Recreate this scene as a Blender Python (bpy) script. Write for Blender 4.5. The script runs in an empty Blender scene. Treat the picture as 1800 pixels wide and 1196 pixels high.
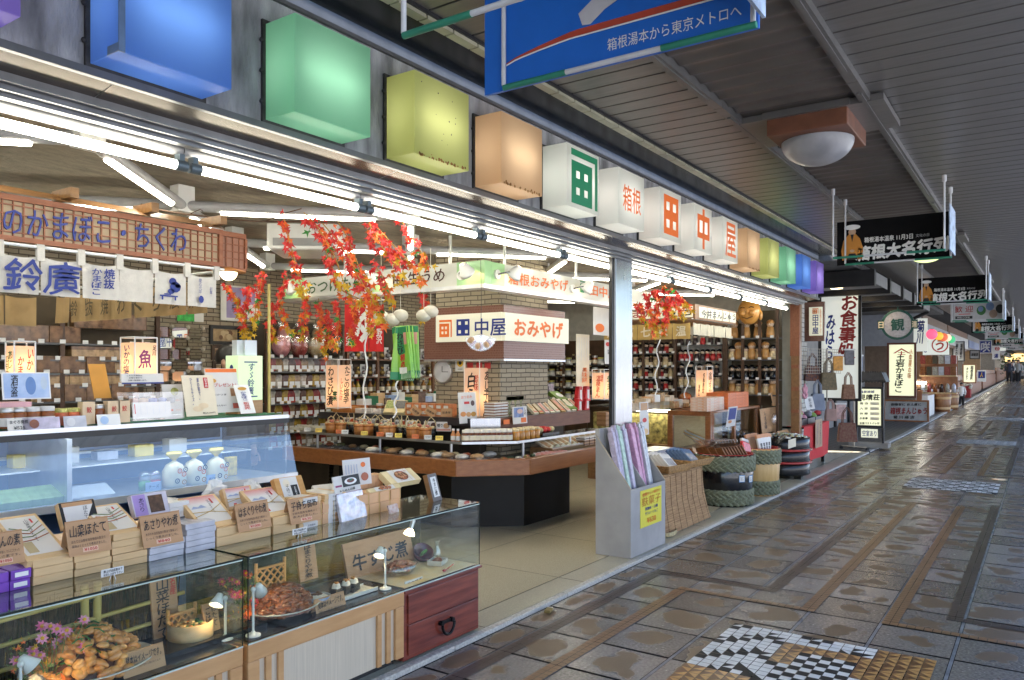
import bpy,bmesh,math,random
from mathutils import Vector,Matrix
R=math.radians
SC=bpy.context.scene
COL=SC.collection
rnd=random.Random(7)
# ---------------------------------------------------------------- camera, sky, sun, exposure
F,CX,HY,H,YAW=1363.0,900.0,650.0,1.55,R(34.5)
cam=bpy.data.cameras.new('camera');camo=bpy.data.objects.new('camera',cam);COL.objects.link(camo)
camo.location=(0,0,H);camo.rotation_euler=(R(90),0,YAW-R(90))
cam.sensor_width=36;cam.lens=36*F/1800;cam.shift_y=(HY-598)/1800
cam.clip_start=0.05;cam.clip_end=600
SC.camera=camo
SUN_EL,SUN_AZ=R(56),R(112)
w=bpy.data.worlds.new('World');SC.world=w;w.use_nodes=True
nt=w.node_tree;bg=nt.nodes['Background']
sky=nt.nodes.new('ShaderNodeTexSky');sky.sky_type='NISHITA';sky.sun_disc=False;sky.ozone_density=2.5
sky.sun_elevation=SUN_EL;sky.sun_rotation=R(90)-SUN_AZ
nt.links.new(sky.outputs[0],bg.inputs[0]);bg.inputs[1].default_value=0.15
sun=bpy.data.lights.new('sun','SUN');sun.energy=5.0;sun.angle=R(0.5);sun.color=(1,.95,.87)
suno=bpy.data.objects.new('sun',sun);COL.objects.link(suno)
sd=Vector((math.cos(SUN_AZ)*math.cos(SUN_EL),math.sin(SUN_AZ)*math.cos(SUN_EL),math.sin(SUN_EL)))
suno.rotation_euler=(-sd).to_track_quat('-Z','Y').to_euler();suno.location=(0,20,25)
SC.view_settings.view_transform='Standard';SC.view_settings.look='None'
SC.view_settings.exposure=2.0;SC.view_settings.gamma=1
SC.cycles.max_bounces=8;SC.cycles.transparent_max_bounces=24;SC.cycles.use_denoising=True
SC.cycles.caustics_reflective=False;SC.cycles.caustics_refractive=False
SC.cycles.sample_clamp_indirect=4
# ---------------------------------------------------------------- helpers
_c=(math.cos(YAW),math.sin(YAW));_r=(math.sin(YAW),-math.cos(YAW))
def ray(px,py):
 a=(px-CX)/F;return Vector((_c[0]+a*_r[0],_c[1]+a*_r[1],-(py-HY)/F))
def at(px,py,X=None,Y=None,Z=None,t=None):
 d=ray(px,py)
 if X is not None:t=X/d.x
 elif Y is not None:t=Y/d.y
 elif Z is not None:t=(Z-H)/d.z
 return Vector((d.x*t,d.y*t,H+d.z*t))
def depth(v):return v[0]*_c[0]+v[1]*_c[1]
def G(x):return max(0.0,x-20)*0.011
MWD={}
def link(o,par=None):
 COL.objects.link(o)
 if par is not None:o.parent=par
 return o
def tag(o,label=None,cat=None,group=None,kind=None):
 if label:o['label']=label
 if cat:o['category']=cat
 if group:o['group']=group
 if kind:o['kind']=kind
 return o
def thing(name,label,cat,loc=(0,0,0),rz=0.0,group=None,rot=None):
 o=bpy.data.objects.new(name,None);o.empty_display_size=.05;COL.objects.link(o)
 o.location=loc;o.rotation_euler=rot if rot is not None else (0,0,rz)
 MWD[o.name]=Matrix.LocRotScale(Vector(loc),o.rotation_euler,None)
 return tag(o,label,cat,group)
def copy_tree(o,loc=None,rz=None,label=None,par=None):
 c=o.copy();COL.objects.link(c)
 if par is not None:c.parent=par
 for ch in list(o.children):copy_tree(ch,par=c)
 if loc is not None:c.location=loc
 if rz is not None:c.rotation_euler=(0,0,rz)
 if label:c['label']=label
 return c
ORD=['first','second','third','fourth','fifth','sixth','seventh','eighth','ninth','tenth','eleventh','twelfth','thirteenth','fourteenth','fifteenth','sixteenth','seventeenth','eighteenth','nineteenth','twentieth']
def face(o,xd,up=(0,0,1)):
 x=Vector(xd).normalized();u=Vector(up);n=x.cross(u).normalized();u=n.cross(x)
 m=Matrix((x,u,n)).transposed().to_4x4();m.translation=Vector(o);return m
def fS(o):return face(o,(1,0,0))
def fW(o):return face(o,(0,-1,0))
def fC(o,a=0.0):
 return face(o,(math.sin(YAW+a),-math.cos(YAW+a),0))
class MB:
 def __init__(s):s.v=[];s.f=[];s.m=[];s.s=[]
 def add(s,vs,fs,m=0,sm=False,T=None):
  b=len(s.v)
  s.v+=[(T@Vector(v)) if T is not None else Vector(v) for v in vs]
  s.f+=[tuple(b+i for i in f) for f in fs];s.m+=[m]*len(fs);s.s+=[sm]*len(fs);return s
 def bx(s,x0,x1,y0,y1,z0,z1,m=0,T=None):
  v=[(x,y,z) for z in (z0,z1) for y in (y0,y1) for x in (x0,x1)]
  return s.add(v,[(0,2,3,1),(4,5,7,6),(0,1,5,4),(2,6,7,3),(0,4,6,2),(1,3,7,5)],m,False,T)
 def box(s,c,d,m=0,T=None):
  return s.bx(c[0]-d[0]/2,c[0]+d[0]/2,c[1]-d[1]/2,c[1]+d[1]/2,c[2]-d[2]/2,c[2]+d[2]/2,m,T)
 def cyl(s,p0,p1,r0,r1=None,n=12,m=0,cap=True,T=None):
  p0=Vector(p0);p1=Vector(p1);r1=r0 if r1 is None else r1
  z=(p1-p0).normalized();x=z.orthogonal().normalized();y=z.cross(x)
  v=[]
  for p,r in ((p0,r0),(p1,r1)):
   v+=[p+(x*math.cos(2*math.pi*i/n)+y*math.sin(2*math.pi*i/n))*r for i in range(n)]
  s.add(v,[(i,(i+1)%n,n+(i+1)%n,n+i) for i in range(n)],m,True,T)
  if cap:s.add(v,[tuple(range(n))[::-1],tuple(range(n,2*n))],m,False,T)
  return s
 def lathe(s,pr,o=(0,0,0),n=20,m=0,T=None,sx=1,sy=1,sm=True):
  v=[];f=[]
  for r,z in pr:v+=[(o[0]+r*sx*math.cos(2*math.pi*i/n),o[1]+r*sy*math.sin(2*math.pi*i/n),o[2]+z) for i in range(n)]
  for k in range(len(pr)-1):
   f+=[(k*n+i,k*n+(i+1)%n,(k+1)*n+(i+1)%n,(k+1)*n+i) for i in range(n)]
  return s.add(v,f,m,sm,T)
 def tube(s,pts,r,n=7,m=0,T=None,r1=None):
  pts=[Vector(p) for p in pts];v=[];f=[];px=None
  for k,p in enumerate(pts):
   d=(pts[min(k+1,len(pts)-1)]-pts[max(k-1,0)])
   d=d.normalized() if d.length>1e-9 else Vector((0,0,1))
   x=d.orthogonal().normalized() if px is None else (px-d*px.dot(d)).normalized()
   px=x;y=d.cross(x);rr=r if r1 is None else r+(r1-r)*k/max(1,len(pts)-1)
   v+=[p+(x*math.cos(2*math.pi*i/n)+y*math.sin(2*math.pi*i/n))*rr for i in range(n)]
  for k in range(len(pts)-1):
   f+=[(k*n+i,k*n+(i+1)%n,(k+1)*n+(i+1)%n,(k+1)*n+i) for i in range(n)]
  L=(len(pts)-1)*n
  s.add(v,f,m,True,T);s.add(v,[tuple(range(n))[::-1],tuple(range(L,L+n))],m,False,T);return s
 def prism(s,poly,z0,z1,m=0,T=None):
  n=len(poly);v=[(p[0],p[1],z0) for p in poly]+[(p[0],p[1],z1) for p in poly]
  return s.add(v,[tuple(range(n))[::-1],tuple(range(n,2*n))]+[(i,(i+1)%n,n+(i+1)%n,n+i) for i in range(n)],m,False,T)
 def ball(s,c,r,n=10,k=7,m=0,T=None,sc=(1,1,1),lo=0.0,hi=1.0):
  v=[];f=[]
  for j in range(k+1):
   th=math.pi*(lo+(hi-lo)*j/k)
   v+=[(c[0]+r*sc[0]*math.sin(th)*math.cos(2*math.pi*i/n),c[1]+r*sc[1]*math.sin(th)*math.sin(2*math.pi*i/n),c[2]+r*sc[2]*math.cos(th)) for i in range(n)]
  for j in range(k):f+=[(j*n+i,(j+1)*n+i,(j+1)*n+(i+1)%n,j*n+(i+1)%n) for i in range(n)]
  return s.add(v,f,m,True,T)
 def rect(s,x0,x1,y0,y1,z,m=0,T=None):
  return s.add([(x0,y0,z),(x1,y0,z),(x1,y1,z),(x0,y1,z)],[(0,1,2,3)],m,False,T)
 def disc(s,cx,cy,r,z,n=16,m=0,T=None,ri=0,ry=None):
  ry=ry or r
  o=[(cx+r*math.cos(2*math.pi*i/n),cy+ry*math.sin(2*math.pi*i/n),z) for i in range(n)]
  if not ri:return s.add(o,[tuple(range(n))],m,False,T)
  q=[(cx+ri*math.cos(2*math.pi*i/n),cy+ri*math.sin(2*math.pi*i/n),z) for i in range(n)]
  return s.add(o+q,[(i,(i+1)%n,n+(i+1)%n,n+i) for i in range(n)],m,False,T)
 def obj(s,name,mats,par=None,bev=0,W=False,seg=2):
  """W: the vertices are world coordinates and are brought into the parent's frame"""
  if not isinstance(mats,(list,tuple)):mats=[mats]
  me=bpy.data.meshes.new(name)
  vs=s.v
  if W and par is not None:
   q=MWD[par.name].inverted();vs=[q@v for v in vs]
  me.from_pydata([tuple(v) for v in vs],[],s.f)
  for m in mats:me.materials.append(m)
  me.polygons.foreach_set('material_index',s.m);me.polygons.foreach_set('use_smooth',s.s);me.update()
  if bev:
   b=bmesh.new();b.from_mesh(me)
   bmesh.ops.bevel(b,geom=list(b.edges),offset=bev,segments=seg,profile=.5,affect='EDGES',clamp_overlap=True)
   b.to_mesh(me);b.free()
  o=bpy.data.objects.new(name,me);link(o,par)
  if par is not None and par.name in MWD:MWD[o.name]=MWD[par.name]
  else:MWD[o.name]=Matrix.Identity(4)
  return o
 def solo(s,name,mats,label,cat,loc,group=None,rz=0,bev=0,rot=None,kind=None):
  o=s.obj(name,mats,None,bev);o.location=loc;o.rotation_euler=rot if rot is not None else (0,0,rz)
  MWD[o.name]=Matrix.LocRotScale(Vector(loc),o.rotation_euler,None)
  return tag(o,label,cat,group,kind)
TXT=[]
def text(body,T,cx,cy,w,h,mat,par=None,bold=0.0,brush=0.0,name='lettering',W=True,sp=None,lift=.0025,thick=0):
 """lettering that fills the rectangle w x h round (cx, cy) of plane T; newlines make columns of single letters"""
 me=bpy.data.meshes.new(name);me.materials.append(mat)
 o=bpy.data.objects.new(name,me);link(o,par)
 Q=MWD[par.name].inverted()@T if (W and par is not None) else T
 TXT.append((me,body,Q,cx,cy,w,h,bold,brush,sp,lift,thick));return o
def vert(s):return '\n'.join(s)
def flush_text():
 todo=[]
 for e in TXT:
  cu=bpy.data.curves.new('t','FONT');cu.body=e[1];cu.align_x='CENTER';cu.resolution_u=2
  cu.space_line=e[9] or .92;cu.fill_mode='FRONT'
  if e[11]:cu.fill_mode='BOTH';cu.extrude=.5
  o=bpy.data.objects.new('t',cu);COL.objects.link(o);todo.append(o)
 dg=bpy.context.evaluated_depsgraph_get();dg.update()
 for e,o in zip(TXT,todo):
  me,body,Q,cx,cy,w,h,bold,brush,sp,lift,thick=e
  m2=bpy.data.meshes.new_from_object(o.evaluated_get(dg))
  if not len(m2.vertices):continue
  xs=[v.co.x for v in m2.vertices];ys=[v.co.y for v in m2.vertices]
  x0,x1,y0,y1=min(xs),max(xs),min(ys),max(ys)
  sx=w/max(x1-x0,1e-6);sy=h/max(y1-y0,1e-6)
  for v in m2.vertices:
   x=(v.co.x-(x0+x1)/2)*sx;y=(v.co.y-(y0+y1)/2)*sy
   if brush:
    a=max(abs(sx),abs(sy));u,q=v.co.x,v.co.y
    x+=brush*a*(.10*y/a+.035*math.sin(9*q+3*u));y+=brush*a*(.04*math.sin(7*u+2*q)+.05*x/a)
   v.co=Q@Vector((cx+x,cy+y,lift+(v.co.z*thick if thick else 0)))
  mt=me.materials[0]
  b=bmesh.new()
  if bold and not thick:
   for k,(du,dv) in enumerate(((0,0),(1,.3),(-1,-.3),(-.3,1),(.3,-1))):
    m3=m2.copy();m3.transform(Matrix.Translation(Q.to_3x3()@Vector((du*bold*abs(sx),dv*bold*abs(sy),.00025*k))));b.from_mesh(m3);bpy.data.meshes.remove(m3)
  else:b.from_mesh(m2)
  b.to_mesh(me);b.free()
  me.materials.clear();me.materials.append(mt)
  me.polygons.foreach_set('material_index',[0]*len(me.polygons))
  bpy.data.meshes.remove(m2)
 for o in todo:
  cu=o.data;bpy.data.objects.remove(o);bpy.data.curves.remove(cu)
  # ---------------------------------------------------------------- materials
MATS={}
def M(name,col,r=.5,me=0.0,v=.12,sc=9.0,bump=0.0,es=0.0,ec=None,spec=.5,tr=0.0,coat=0.0,st=(1,1,1),c2=None,bsc=None):
 if name in MATS:return MATS[name]
 m=bpy.data.materials.new(name);m.use_nodes=True;MATS[name]=m
 n=m.node_tree.nodes;L=m.node_tree.links;b=n['Principled BSDF']
 b.inputs['Roughness'].default_value=r;b.inputs['Metallic'].default_value=me
 b.inputs['Specular IOR Level'].default_value=spec
 if tr:b.inputs['Transmission Weight'].default_value=tr
 if coat:b.inputs['Coat Weight'].default_value=coat;b.inputs['Coat Roughness'].default_value=.08
 tc=n.new('ShaderNodeTexCoord');mp=n.new('ShaderNodeMapping');L.new(tc.outputs['Object'],mp.inputs[0]);mp.inputs['Scale'].default_value=st
 no=n.new('ShaderNodeTexNoise');no.inputs['Scale'].default_value=sc;no.inputs['Detail'].default_value=6;L.new(mp.outputs[0],no.inputs[0])
 cr=n.new('ShaderNodeValToRGB');e=cr.color_ramp.elements
 a=[min(1,x*(1-v)) for x in col];z=[min(1,x*(1+v)) for x in col]
 if c2:a,z=list(col),list(c2)
 e[0].position=.3;e[1].position=.7;e[0].color=(*a,1);e[1].color=(*z,1)
 L.new(no.outputs[0],cr.inputs[0]);L.new(cr.outputs[0],b.inputs['Base Color'])
 if bump:
  n2=n.new('ShaderNodeTexNoise');n2.inputs['Scale'].default_value=bsc or sc*4;n2.inputs['Detail'].default_value=8;L.new(mp.outputs[0],n2.inputs[0])
  bu=n.new('ShaderNodeBump');bu.inputs['Strength'].default_value=bump;bu.inputs['Distance'].default_value=.01
  L.new(n2.outputs[0],bu.inputs['Height']);L.new(bu.outputs[0],b.inputs['Normal'])
 if es:
  b.inputs['Emission Color'].default_value=(*(ec or col),1);b.inputs['Emission Strength'].default_value=es
 return m
def wood(name,c1,c2,sc=6.0,st=(1,8,8),r=.45,bump=.15,coat=0.0):
 return M(name,c1,r,0,0,sc,bump,c2=c2,st=st,coat=coat)
def glass(name,tint=(.9,.97,.95),refl=.10,rough=.02):
 """thin pane: mostly clear, mirrors by the angle"""
 m=bpy.data.materials.new(name);m.use_nodes=True;n=m.node_tree.nodes;L=m.node_tree.links;n.remove(n['Principled BSDF'])
 t=n.new('ShaderNodeBsdfTransparent');t.inputs[0].default_value=(*tint,1)
 g=n.new('ShaderNodeBsdfGlossy');g.inputs['Roughness'].default_value=rough;g.inputs['Color'].default_value=(1,1,1,1)
 f=n.new('ShaderNodeFresnel');ge=n.new('ShaderNodeNewGeometry');io=n.new('ShaderNodeMath');io.operation='MULTIPLY_ADD';io.inputs[1].default_value=1/1.5-1.5;io.inputs[2].default_value=1.5
 L.new(ge.outputs['Backfacing'],io.inputs[0]);L.new(io.outputs[0],f.inputs[0])
 a=n.new('ShaderNodeMath');a.operation='MULTIPLY_ADD';a.inputs[1].default_value=1.25;a.inputs[2].default_value=refl-.05;a.use_clamp=True
 L.new(f.outputs[0],a.inputs[0]);x=n.new('ShaderNodeMixShader');L.new(a.outputs[0],x.inputs[0]);L.new(t.outputs[0],x.inputs[1]);L.new(g.outputs[0],x.inputs[2])
 L.new(x.outputs[0],n['Material Output'].inputs[0]);return m
def shade(name,col,tl=.5,r=.5,es=0.0,ec=None):
 """lamp shade or paper that lets its lamp glow through"""
 m=bpy.data.materials.new(name);m.use_nodes=True;n=m.node_tree.nodes;L=m.node_tree.links;b=n['Principled BSDF']
 b.inputs['Base Color'].default_value=(*col,1);b.inputs['Roughness'].default_value=r
 if es:b.inputs['Emission Color'].default_value=(*(ec or col),1);b.inputs['Emission Strength'].default_value=es
 t=n.new('ShaderNodeBsdfTranslucent');t.inputs[0].default_value=(*col,1)
 x=n.new('ShaderNodeMixShader');x.inputs[0].default_value=tl;L.new(b.outputs[0],x.inputs[1]);L.new(t.outputs[0],x.inputs[2])
 L.new(x.outputs[0],n['Material Output'].inputs[0]);return m
def emit(name,col,s):
 m=bpy.data.materials.new(name);m.use_nodes=True;n=m.node_tree.nodes;n.remove(n['Principled BSDF'])
 e=n.new('ShaderNodeEmission');e.inputs[0].default_value=(*col,1);e.inputs[1].default_value=s
 m.node_tree.links.new(e.outputs[0],n['Material Output'].inputs[0]);return m
mGlass=glass('case_glass',(.95,.98,.96),.025);mGlassTop=glass('glass_top',(.88,.95,.86),.12)
mFilm=glass('clear_film',(.96,.96,.97),.16,.12)
mCool=glass('cooler_glass',(.86,.93,.98),.17,.03)
mTube=emit('fluorescent_tube',(1,.95,.78),8.5);mTubeIn=emit('sign_tube',(1,.98,.92),3.2)
mBulb=emit('warm_bulb',(1,.72,.38),9)
mWhite=M('white_enamel',(.78,.78,.76),.35,v=.05);mPaper=M('paper',(.76,.75,.71),.7,v=.05)
mCream=M('cream_paper',(.74,.66,.5),.7,v=.06);mKraft=wood('kraft_board',(.44,.24,.11),(.55,.32,.16),5,(1,1,6),.6,.05)
mPale=wood('pale_box_wood',(.62,.40,.19),(.72,.50,.26),5,(1,8,8),.5,.08)
mHinoki=wood('light_cabinet_wood',(.50,.27,.11),(.60,.35,.16),4,(1,6,6),.4,.1)
mBlk=M('black_ink',(.012,.012,.014),.5,v=.05);mBlue=M('blue_ink',(.008,.025,.21),.5,v=.08)
mOrL=M('lit_orange_acrylic',(.80,.15,.015),.4,es=.06,v=.03);mGrL=M('lit_green_acrylic',(.01,.22,.09),.4,es=.02,v=.03)
mRed=M('red_ink',(.55,.03,.025),.5,v=.08);mOr=M('orange_ink',(.75,.16,.02),.5,v=.06);mGrn=M('green_ink',(.01,.17,.07),.5,v=.08)
mSteel=M('brushed_steel',(.36,.37,.39),.2,1,.12,3,.1,st=(40,40,1));mAlu=M('aluminium',(.62,.63,.65),.35,.9,.08)
mDark=M('dark_metal',(.025,.025,.027),.4,.3);mBlackLac=M('black_lacquer',(.007,.007,.008),.25,coat=.15)
mRedLac=M('red_lacquer',(.42,.03,.025),.25,coat=.5)
# ================================================================ ground, paving, shop floor
def S(o):return tag(o,kind='structure')
mGround=M('road_asphalt',(.05,.05,.05),.85,v=.3,sc=3,bump=.3)
g=MB();xs=[-60,20,40,60,90,130,400]
for i in range(len(xs)-1):
 a,b=xs[i],xs[i+1]
 g.add([(a,-200,G(a)-.06),(b,-200,G(b)-.06),(b,250,G(b)-.06),(a,250,G(a)-.06)],[(0,1,2,3)])
S(g.obj('ground',mGround))
rd=MB()
for a,b in ((-40,20),(20,60),(60,130)):rd.add([(a,-7.5,G(a)-.055),(b,-7.5,G(b)-.055),(b,-.73,G(b)-.055),(a,-.73,G(a)-.055)],[(0,1,2,3)])
S(rd.obj('road',M('pale_road',(.36,.36,.37),.7,v=.15,sc=2)))
ob=thing('opposite_building','sunlit white building across the street, seen only in mirrors and glass','building',(5,-7.5,0));MB().bx(-25,110,-8.5,-7.5,-.05,3.4).obj('wall',M('white_plaster',(.55,.57,.60),.8,v=.06),ob,W=True);[MB().bx(-22+4*k,-20.4+4*k,-7.52,-7.49,1.4,2.6).obj('window',M('dark_pane',(.05,.07,.1),.1),ob,W=True) for k in range(15)]
def paving_material():
 m=bpy.data.materials.new('paving_tile');m.use_nodes=True;n=m.node_tree.nodes;L=m.node_tree.links;b=n['Principled BSDF']
 tc=n.new('ShaderNodeTexCoord');at_=n.new('ShaderNodeVertexColor');at_.layer_name='tint'
 uv=n.new('ShaderNodeUVMap');uv.uv_map='UVMap'
 n1=n.new('ShaderNodeTexNoise');n1.inputs['Scale'].default_value=4.2;n1.inputs['Detail'].default_value=2.5;L.new(tc.outputs['Object'],n1.inputs[0])
 n2=n.new('ShaderNodeTexNoise');n2.inputs['Scale'].default_value=60;n2.inputs['Detail'].default_value=6;L.new(tc.outputs['Object'],n2.inputs[0])
 sp=n.new('ShaderNodeVectorMath');sp.operation='DISTANCE';L.new(uv.outputs[0],sp.inputs[0]);sp.inputs[1].default_value=(.5,.5,0)
 ad=n.new('ShaderNodeMath');ad.operation='MULTIPLY_ADD';L.new(sp.outputs['Value'],ad.inputs[0]);ad.inputs[1].default_value=-.62;L.new(n1.outputs[0],ad.inputs[2])
 sx=n.new('ShaderNodeSeparateColor');L.new(at_.outputs[0],sx.inputs[0])
 a2=n.new('ShaderNodeMath');a2.operation='MULTIPLY_ADD';L.new(sx.outputs[1],a2.inputs[0]);a2.inputs[1].default_value=.16;L.new(ad.outputs[0],a2.inputs[2])
 cr=n.new('ShaderNodeValToRGB');cr.color_ramp.elements[0].position=.40;cr.color_ramp.elements[1].position=.44;L.new(a2.outputs[0],cr.inputs[0])
 dry=n.new('ShaderNodeValToRGB');dry.color_ramp.elements[0].color=(.115,.104,.097,1);dry.color_ramp.elements[1].color=(.25,.233,.222,1)
 dry.color_ramp.elements[0].position=.25;dry.color_ramp.elements[1].position=.75
 dm=n.new('ShaderNodeMath');dm.operation='MULTIPLY_ADD';L.new(sx.outputs[0],dm.inputs[0]);dm.inputs[1].default_value=.5;dm.inputs[2].default_value=-.25
 da=n.new('ShaderNodeMath');L.new(dm.outputs[0],da.inputs[0]);L.new(n2.outputs[0],da.inputs[1]);L.new(da.outputs[0],dry.inputs[0])
 mx=n.new('ShaderNodeMix');mx.data_type='RGBA';L.new(cr.outputs[0],mx.inputs[0]);L.new(dry.outputs[0],mx.inputs[6]);mx.inputs[7].default_value=(.13,.085,.052,1)
 L.new(mx.outputs[2],b.inputs['Base Color'])
 rr=n.new('ShaderNodeMath');rr.operation='MULTIPLY_ADD';L.new(cr.outputs[0],rr.inputs[0]);rr.inputs[1].default_value=.13;rr.inputs[2].default_value=.19
 r2=n.new('ShaderNodeMath');r2.operation='MULTIPLY_ADD';L.new(n2.outputs[0],r2.inputs[0]);r2.inputs[1].default_value=.12;L.new(rr.outputs[0],r2.inputs[2])
 L.new(r2.outputs[0],b.inputs['Roughness']);b.inputs['Specular IOR Level'].default_value=.75
 bu=n.new('ShaderNodeBump');bu.inputs['Strength'].default_value=.07;bu.inputs['Distance'].default_value=.004;L.new(n2.outputs[0],bu.inputs['Height']);L.new(bu.outputs[0],b.inputs['Normal'])
 return m
mPave=paving_material()
mGrout=M('wet_grout',(.012,.012,.014),.9,v=.25,sc=8,spec=.05)
bb=MB()
for i in range(-2,80):
 a,b2=1.39+i*1.26,1.39+(i+1)*1.26
 bb.add([(a,-.72,G(a)-.004),(b2,-.72,G(b2)-.004),(b2,2.70,G(b2)-.004),(a,2.70,G(a)-.004)],[(0,1,2,3)])
S(bb.obj('paving_bed',mGrout))
jl=MB()
for k in range(8):
 for i in range(80):a,b2=1.39+i*1.26,1.39+(i+1)*1.26;y=2.49-.416*k;jl.add([(a,y-.0085,G(a)-.0012),(b2,y-.0085,G(b2)-.0012),(b2,y+.0085,G(b2)-.0012),(a,y+.0085,G(a)-.0012)],[(0,1,2,3)])
S(jl.obj('pale_joint_strip',M('pale_joint',(.17,.19,.23),.22,v=.35,sc=9,spec=.9)))
YL=[2.68]+[2.49-.416*k for k in range(0,8)]
pv,pf,tint,uvs=[],[],[],[]
for i in range(-4,190):
 x0=3.49+.42*i;x1=x0+.42
 for k in range(len(YL)-1):
  ya,yb=YL[k+1],YL[k]
  gx,gy0,gy1=.010,.012,.012
  z=G(x0);dz=[rnd.uniform(-.0013,.0013) for _ in range(4)]
  z1=G(x1);base=len(pv)
  pv+=[(x0+gx,ya+gy0,z+dz[0]),(x1-gx,ya+gy0,z1+dz[1]),(x1-gx,yb-gy1,z1+dz[2]),(x0+gx,yb-gy1,z+dz[3])]
  pf.append((base,base+1,base+2,base+3));tint.append((rnd.random(),rnd.random() if yb<2.6 else .8));uvs.append(((0,0),(1,0),(1,1),(0,1)))
me=bpy.data.meshes.new('paving');me.from_pydata(pv,[],pf);me.materials.append(mPave)
ca=me.color_attributes.new('tint','FLOAT_COLOR','CORNER');ul=me.uv_layers.new(name='UVMap')
for p in me.polygons:
 for q,li in enumerate(p.loop_indices):
  ca.data[li].color=(tint[p.index][0],tint[p.index][1],0,1);ul.data[li].uv=uvs[p.index][q]
S(link(bpy.data.objects.new('paving',me)))
# small-tile bands that run along the walk and step outwards round each mosaic
mBandD=M('dark_small_tile',(.05,.036,.038),.3,v=.25,sc=15,spec=.7);mBandO=M('ochre_small_tile',(.20,.105,.05),.33,v=.2,sc=15,spec=.7)
bd,bo=MB(),MB()
def band(mb,x0,x1,y0,y1,ts=.047,g_=.004):
 nx=max(1,round((x1-x0)/ts));ny=max(1,round((y1-y0)/ts));dx=(x1-x0)/nx;dy=(y1-y0)/ny
 for i in range(nx):
  for j in range(ny):
   x=x0+i*dx;y=y0+j*dy
   mb.rect(x+g_/2,x+dx-g_/2,y+g_/2,y+dy-g_/2,G(x)+.004)
for k in range(0,8):
 o=8.0*k
 lim=.047 if k<3 else .12
 for sgn in (1,-1):
  def yy(a,b):return (min(1.02+sgn*a,1.02+sgn*b),max(1.02+sgn*a,1.02+sgn*b))
  band(bd,5.57+o,10.38+o,*yy(.515,.605),ts=lim);band(bo,5.24+o,10.1+o,*yy(.195,.285),ts=lim)
  if k<4 and sgn>0:
   band(bd,2.4+o if k==0 else 10.38+o-8+.1,5.47+o,2.395,2.484,ts=lim);band(bo,2.4+o if k==0 else 10.8+o-8,5.16+o,2.064,2.15,ts=lim)
  if k<4:
   band(bd,5.48+o,5.565+o,*yy(.515,1.46),ts=lim);band(bo,5.17+o,5.235+o,*yy(.195,1.12),ts=lim)
S(bd.obj('dark_paving_band',mBandD));S(bo.obj('ochre_paving_band',mBandO))
# mosaics
mTW=M('white_mosaic_tile',(.74,.74,.72),.5,v=.08,sc=20,spec=.25);mTK=M('black_mosaic_tile',(.022,.022,.024),.5,v=.2,sc=20,spec=.2)
mTO=M('ochre_mosaic_tile',(.50,.27,.09),.28,v=.2,sc=20);mTB=M('brown_mosaic_tile',(.16,.07,.03),.28,v=.2,sc=20)
def mosaic(x0,x1,y0,y1,fn,ts=.056):
 mb=MB();nx=round((x1-x0)/ts);ny=round((y1-y0)/ts);dx=(x1-x0)/nx;dy=(y1-y0)/ny;g_=.0022
 for i in range(nx):
  for j in range(ny):
   c=fn(i,j,nx,ny)
   if c is None:continue
   xa,xb,ya,yb=x0+i*dx+g_,x0+(i+1)*dx-g_,y0+j*dy+g_,y0+(j+1)*dy-g_;z=G(xa)+.005
   q=[(xa,ya,z),(xb,ya,z),(xb,yb,z),(xa,yb,z)]
   if (i//2+j//2)%2==0:mb.add([q[0],q[1],q[2]],[(0,1,2)],c[0]);mb.add([q[0],q[2],q[3]],[(0,1,2)],c[1])
   else:mb.add([q[0],q[1],q[3]],[(0,1,2)],c[0]);mb.add([q[1],q[2],q[3]],[(0,1,2)],c[1])
 return S(mb.obj('paving_mosaic',[mTW,mTK,mTO,mTB]))
def f1(i,j,nx,ny):
 q=ny-1-j
 if q>=ny-5:return (2,3) if i<nx-3 or q<ny else None
 if 6<=q<=13 and nx-9<=i<=nx-4 and not (8<=q<=12 and i<=nx-6):return (2,3)
 if 7<=q<=13 and nx-18<=i<=nx-6:return ((0,0) if (i//1+q//1)%2 else (1,1)) if i%2==0 or q%2==0 else (1,1)
 if i<nx-14 and q<6:return (2,3)
 k=(i+abs(q%8-4))%5
 return (1,1) if k==0 else ((0,1) if k==1 else (0,0))
mosaic(2.55,4.67,.47,1.56,f1)
def f2(i,j,nx,ny):
 a,b=(i+j)%6,(i-j)%6
 return (1,1) if (a<2 and (i//3+j//3)%2) or (b<2 and not (i//3+j//3)%2) else (0,0)
for k in range(7):mosaic(11.35+8*k-(.6 if k else 0),12.42+8*k-(.6 if k else 0),.49,1.56,f2,.056 if k<2 else .1)
# sunlit strip where the arcade roof is interrupted is left to the sun itself
mTerr=M('terrazzo',(.62,.56,.42),.16,v=.0,sc=160,c2=(.40,.35,.25),bump=.02)
S(MB().bx(-4,15.62,2.955,7.6,-.05,.02).obj('shop_floor',mTerr))
fj=MB().bx(-4,15.6,2.948,2.957,.0,.0208)
for k in range(16):fj.bx(-3.5+1.2*k,-3.496+1.2*k,2.742,7.5,.0,.0206)
for k in range(4):fj.bx(-4,15.6,3.9+1.0*k,3.904+k,.0,.0207)
S(fj.obj('floor_joint',M('floor_joint_grey',(.12,.11,.08),.7)))
mKerb=M('rough_granite',(.55,.53,.49),.85,v=.25,sc=70,bump=.6)
S(MB().bx(-4,15.62,2.742,2.95,-.05,.0195).obj('threshold_strip',M('terrazzo_strip',(.43,.40,.31),.3,v=.18,sc=120)))
kb=MB()
for i in range(16):kb.bx(-4+i*1.226,-4+(i+1)*1.226-.004,2.685,2.738,-.05,.022+.002*(i%2))
S(kb.obj('kerb',mKerb,bev=.006))
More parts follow.
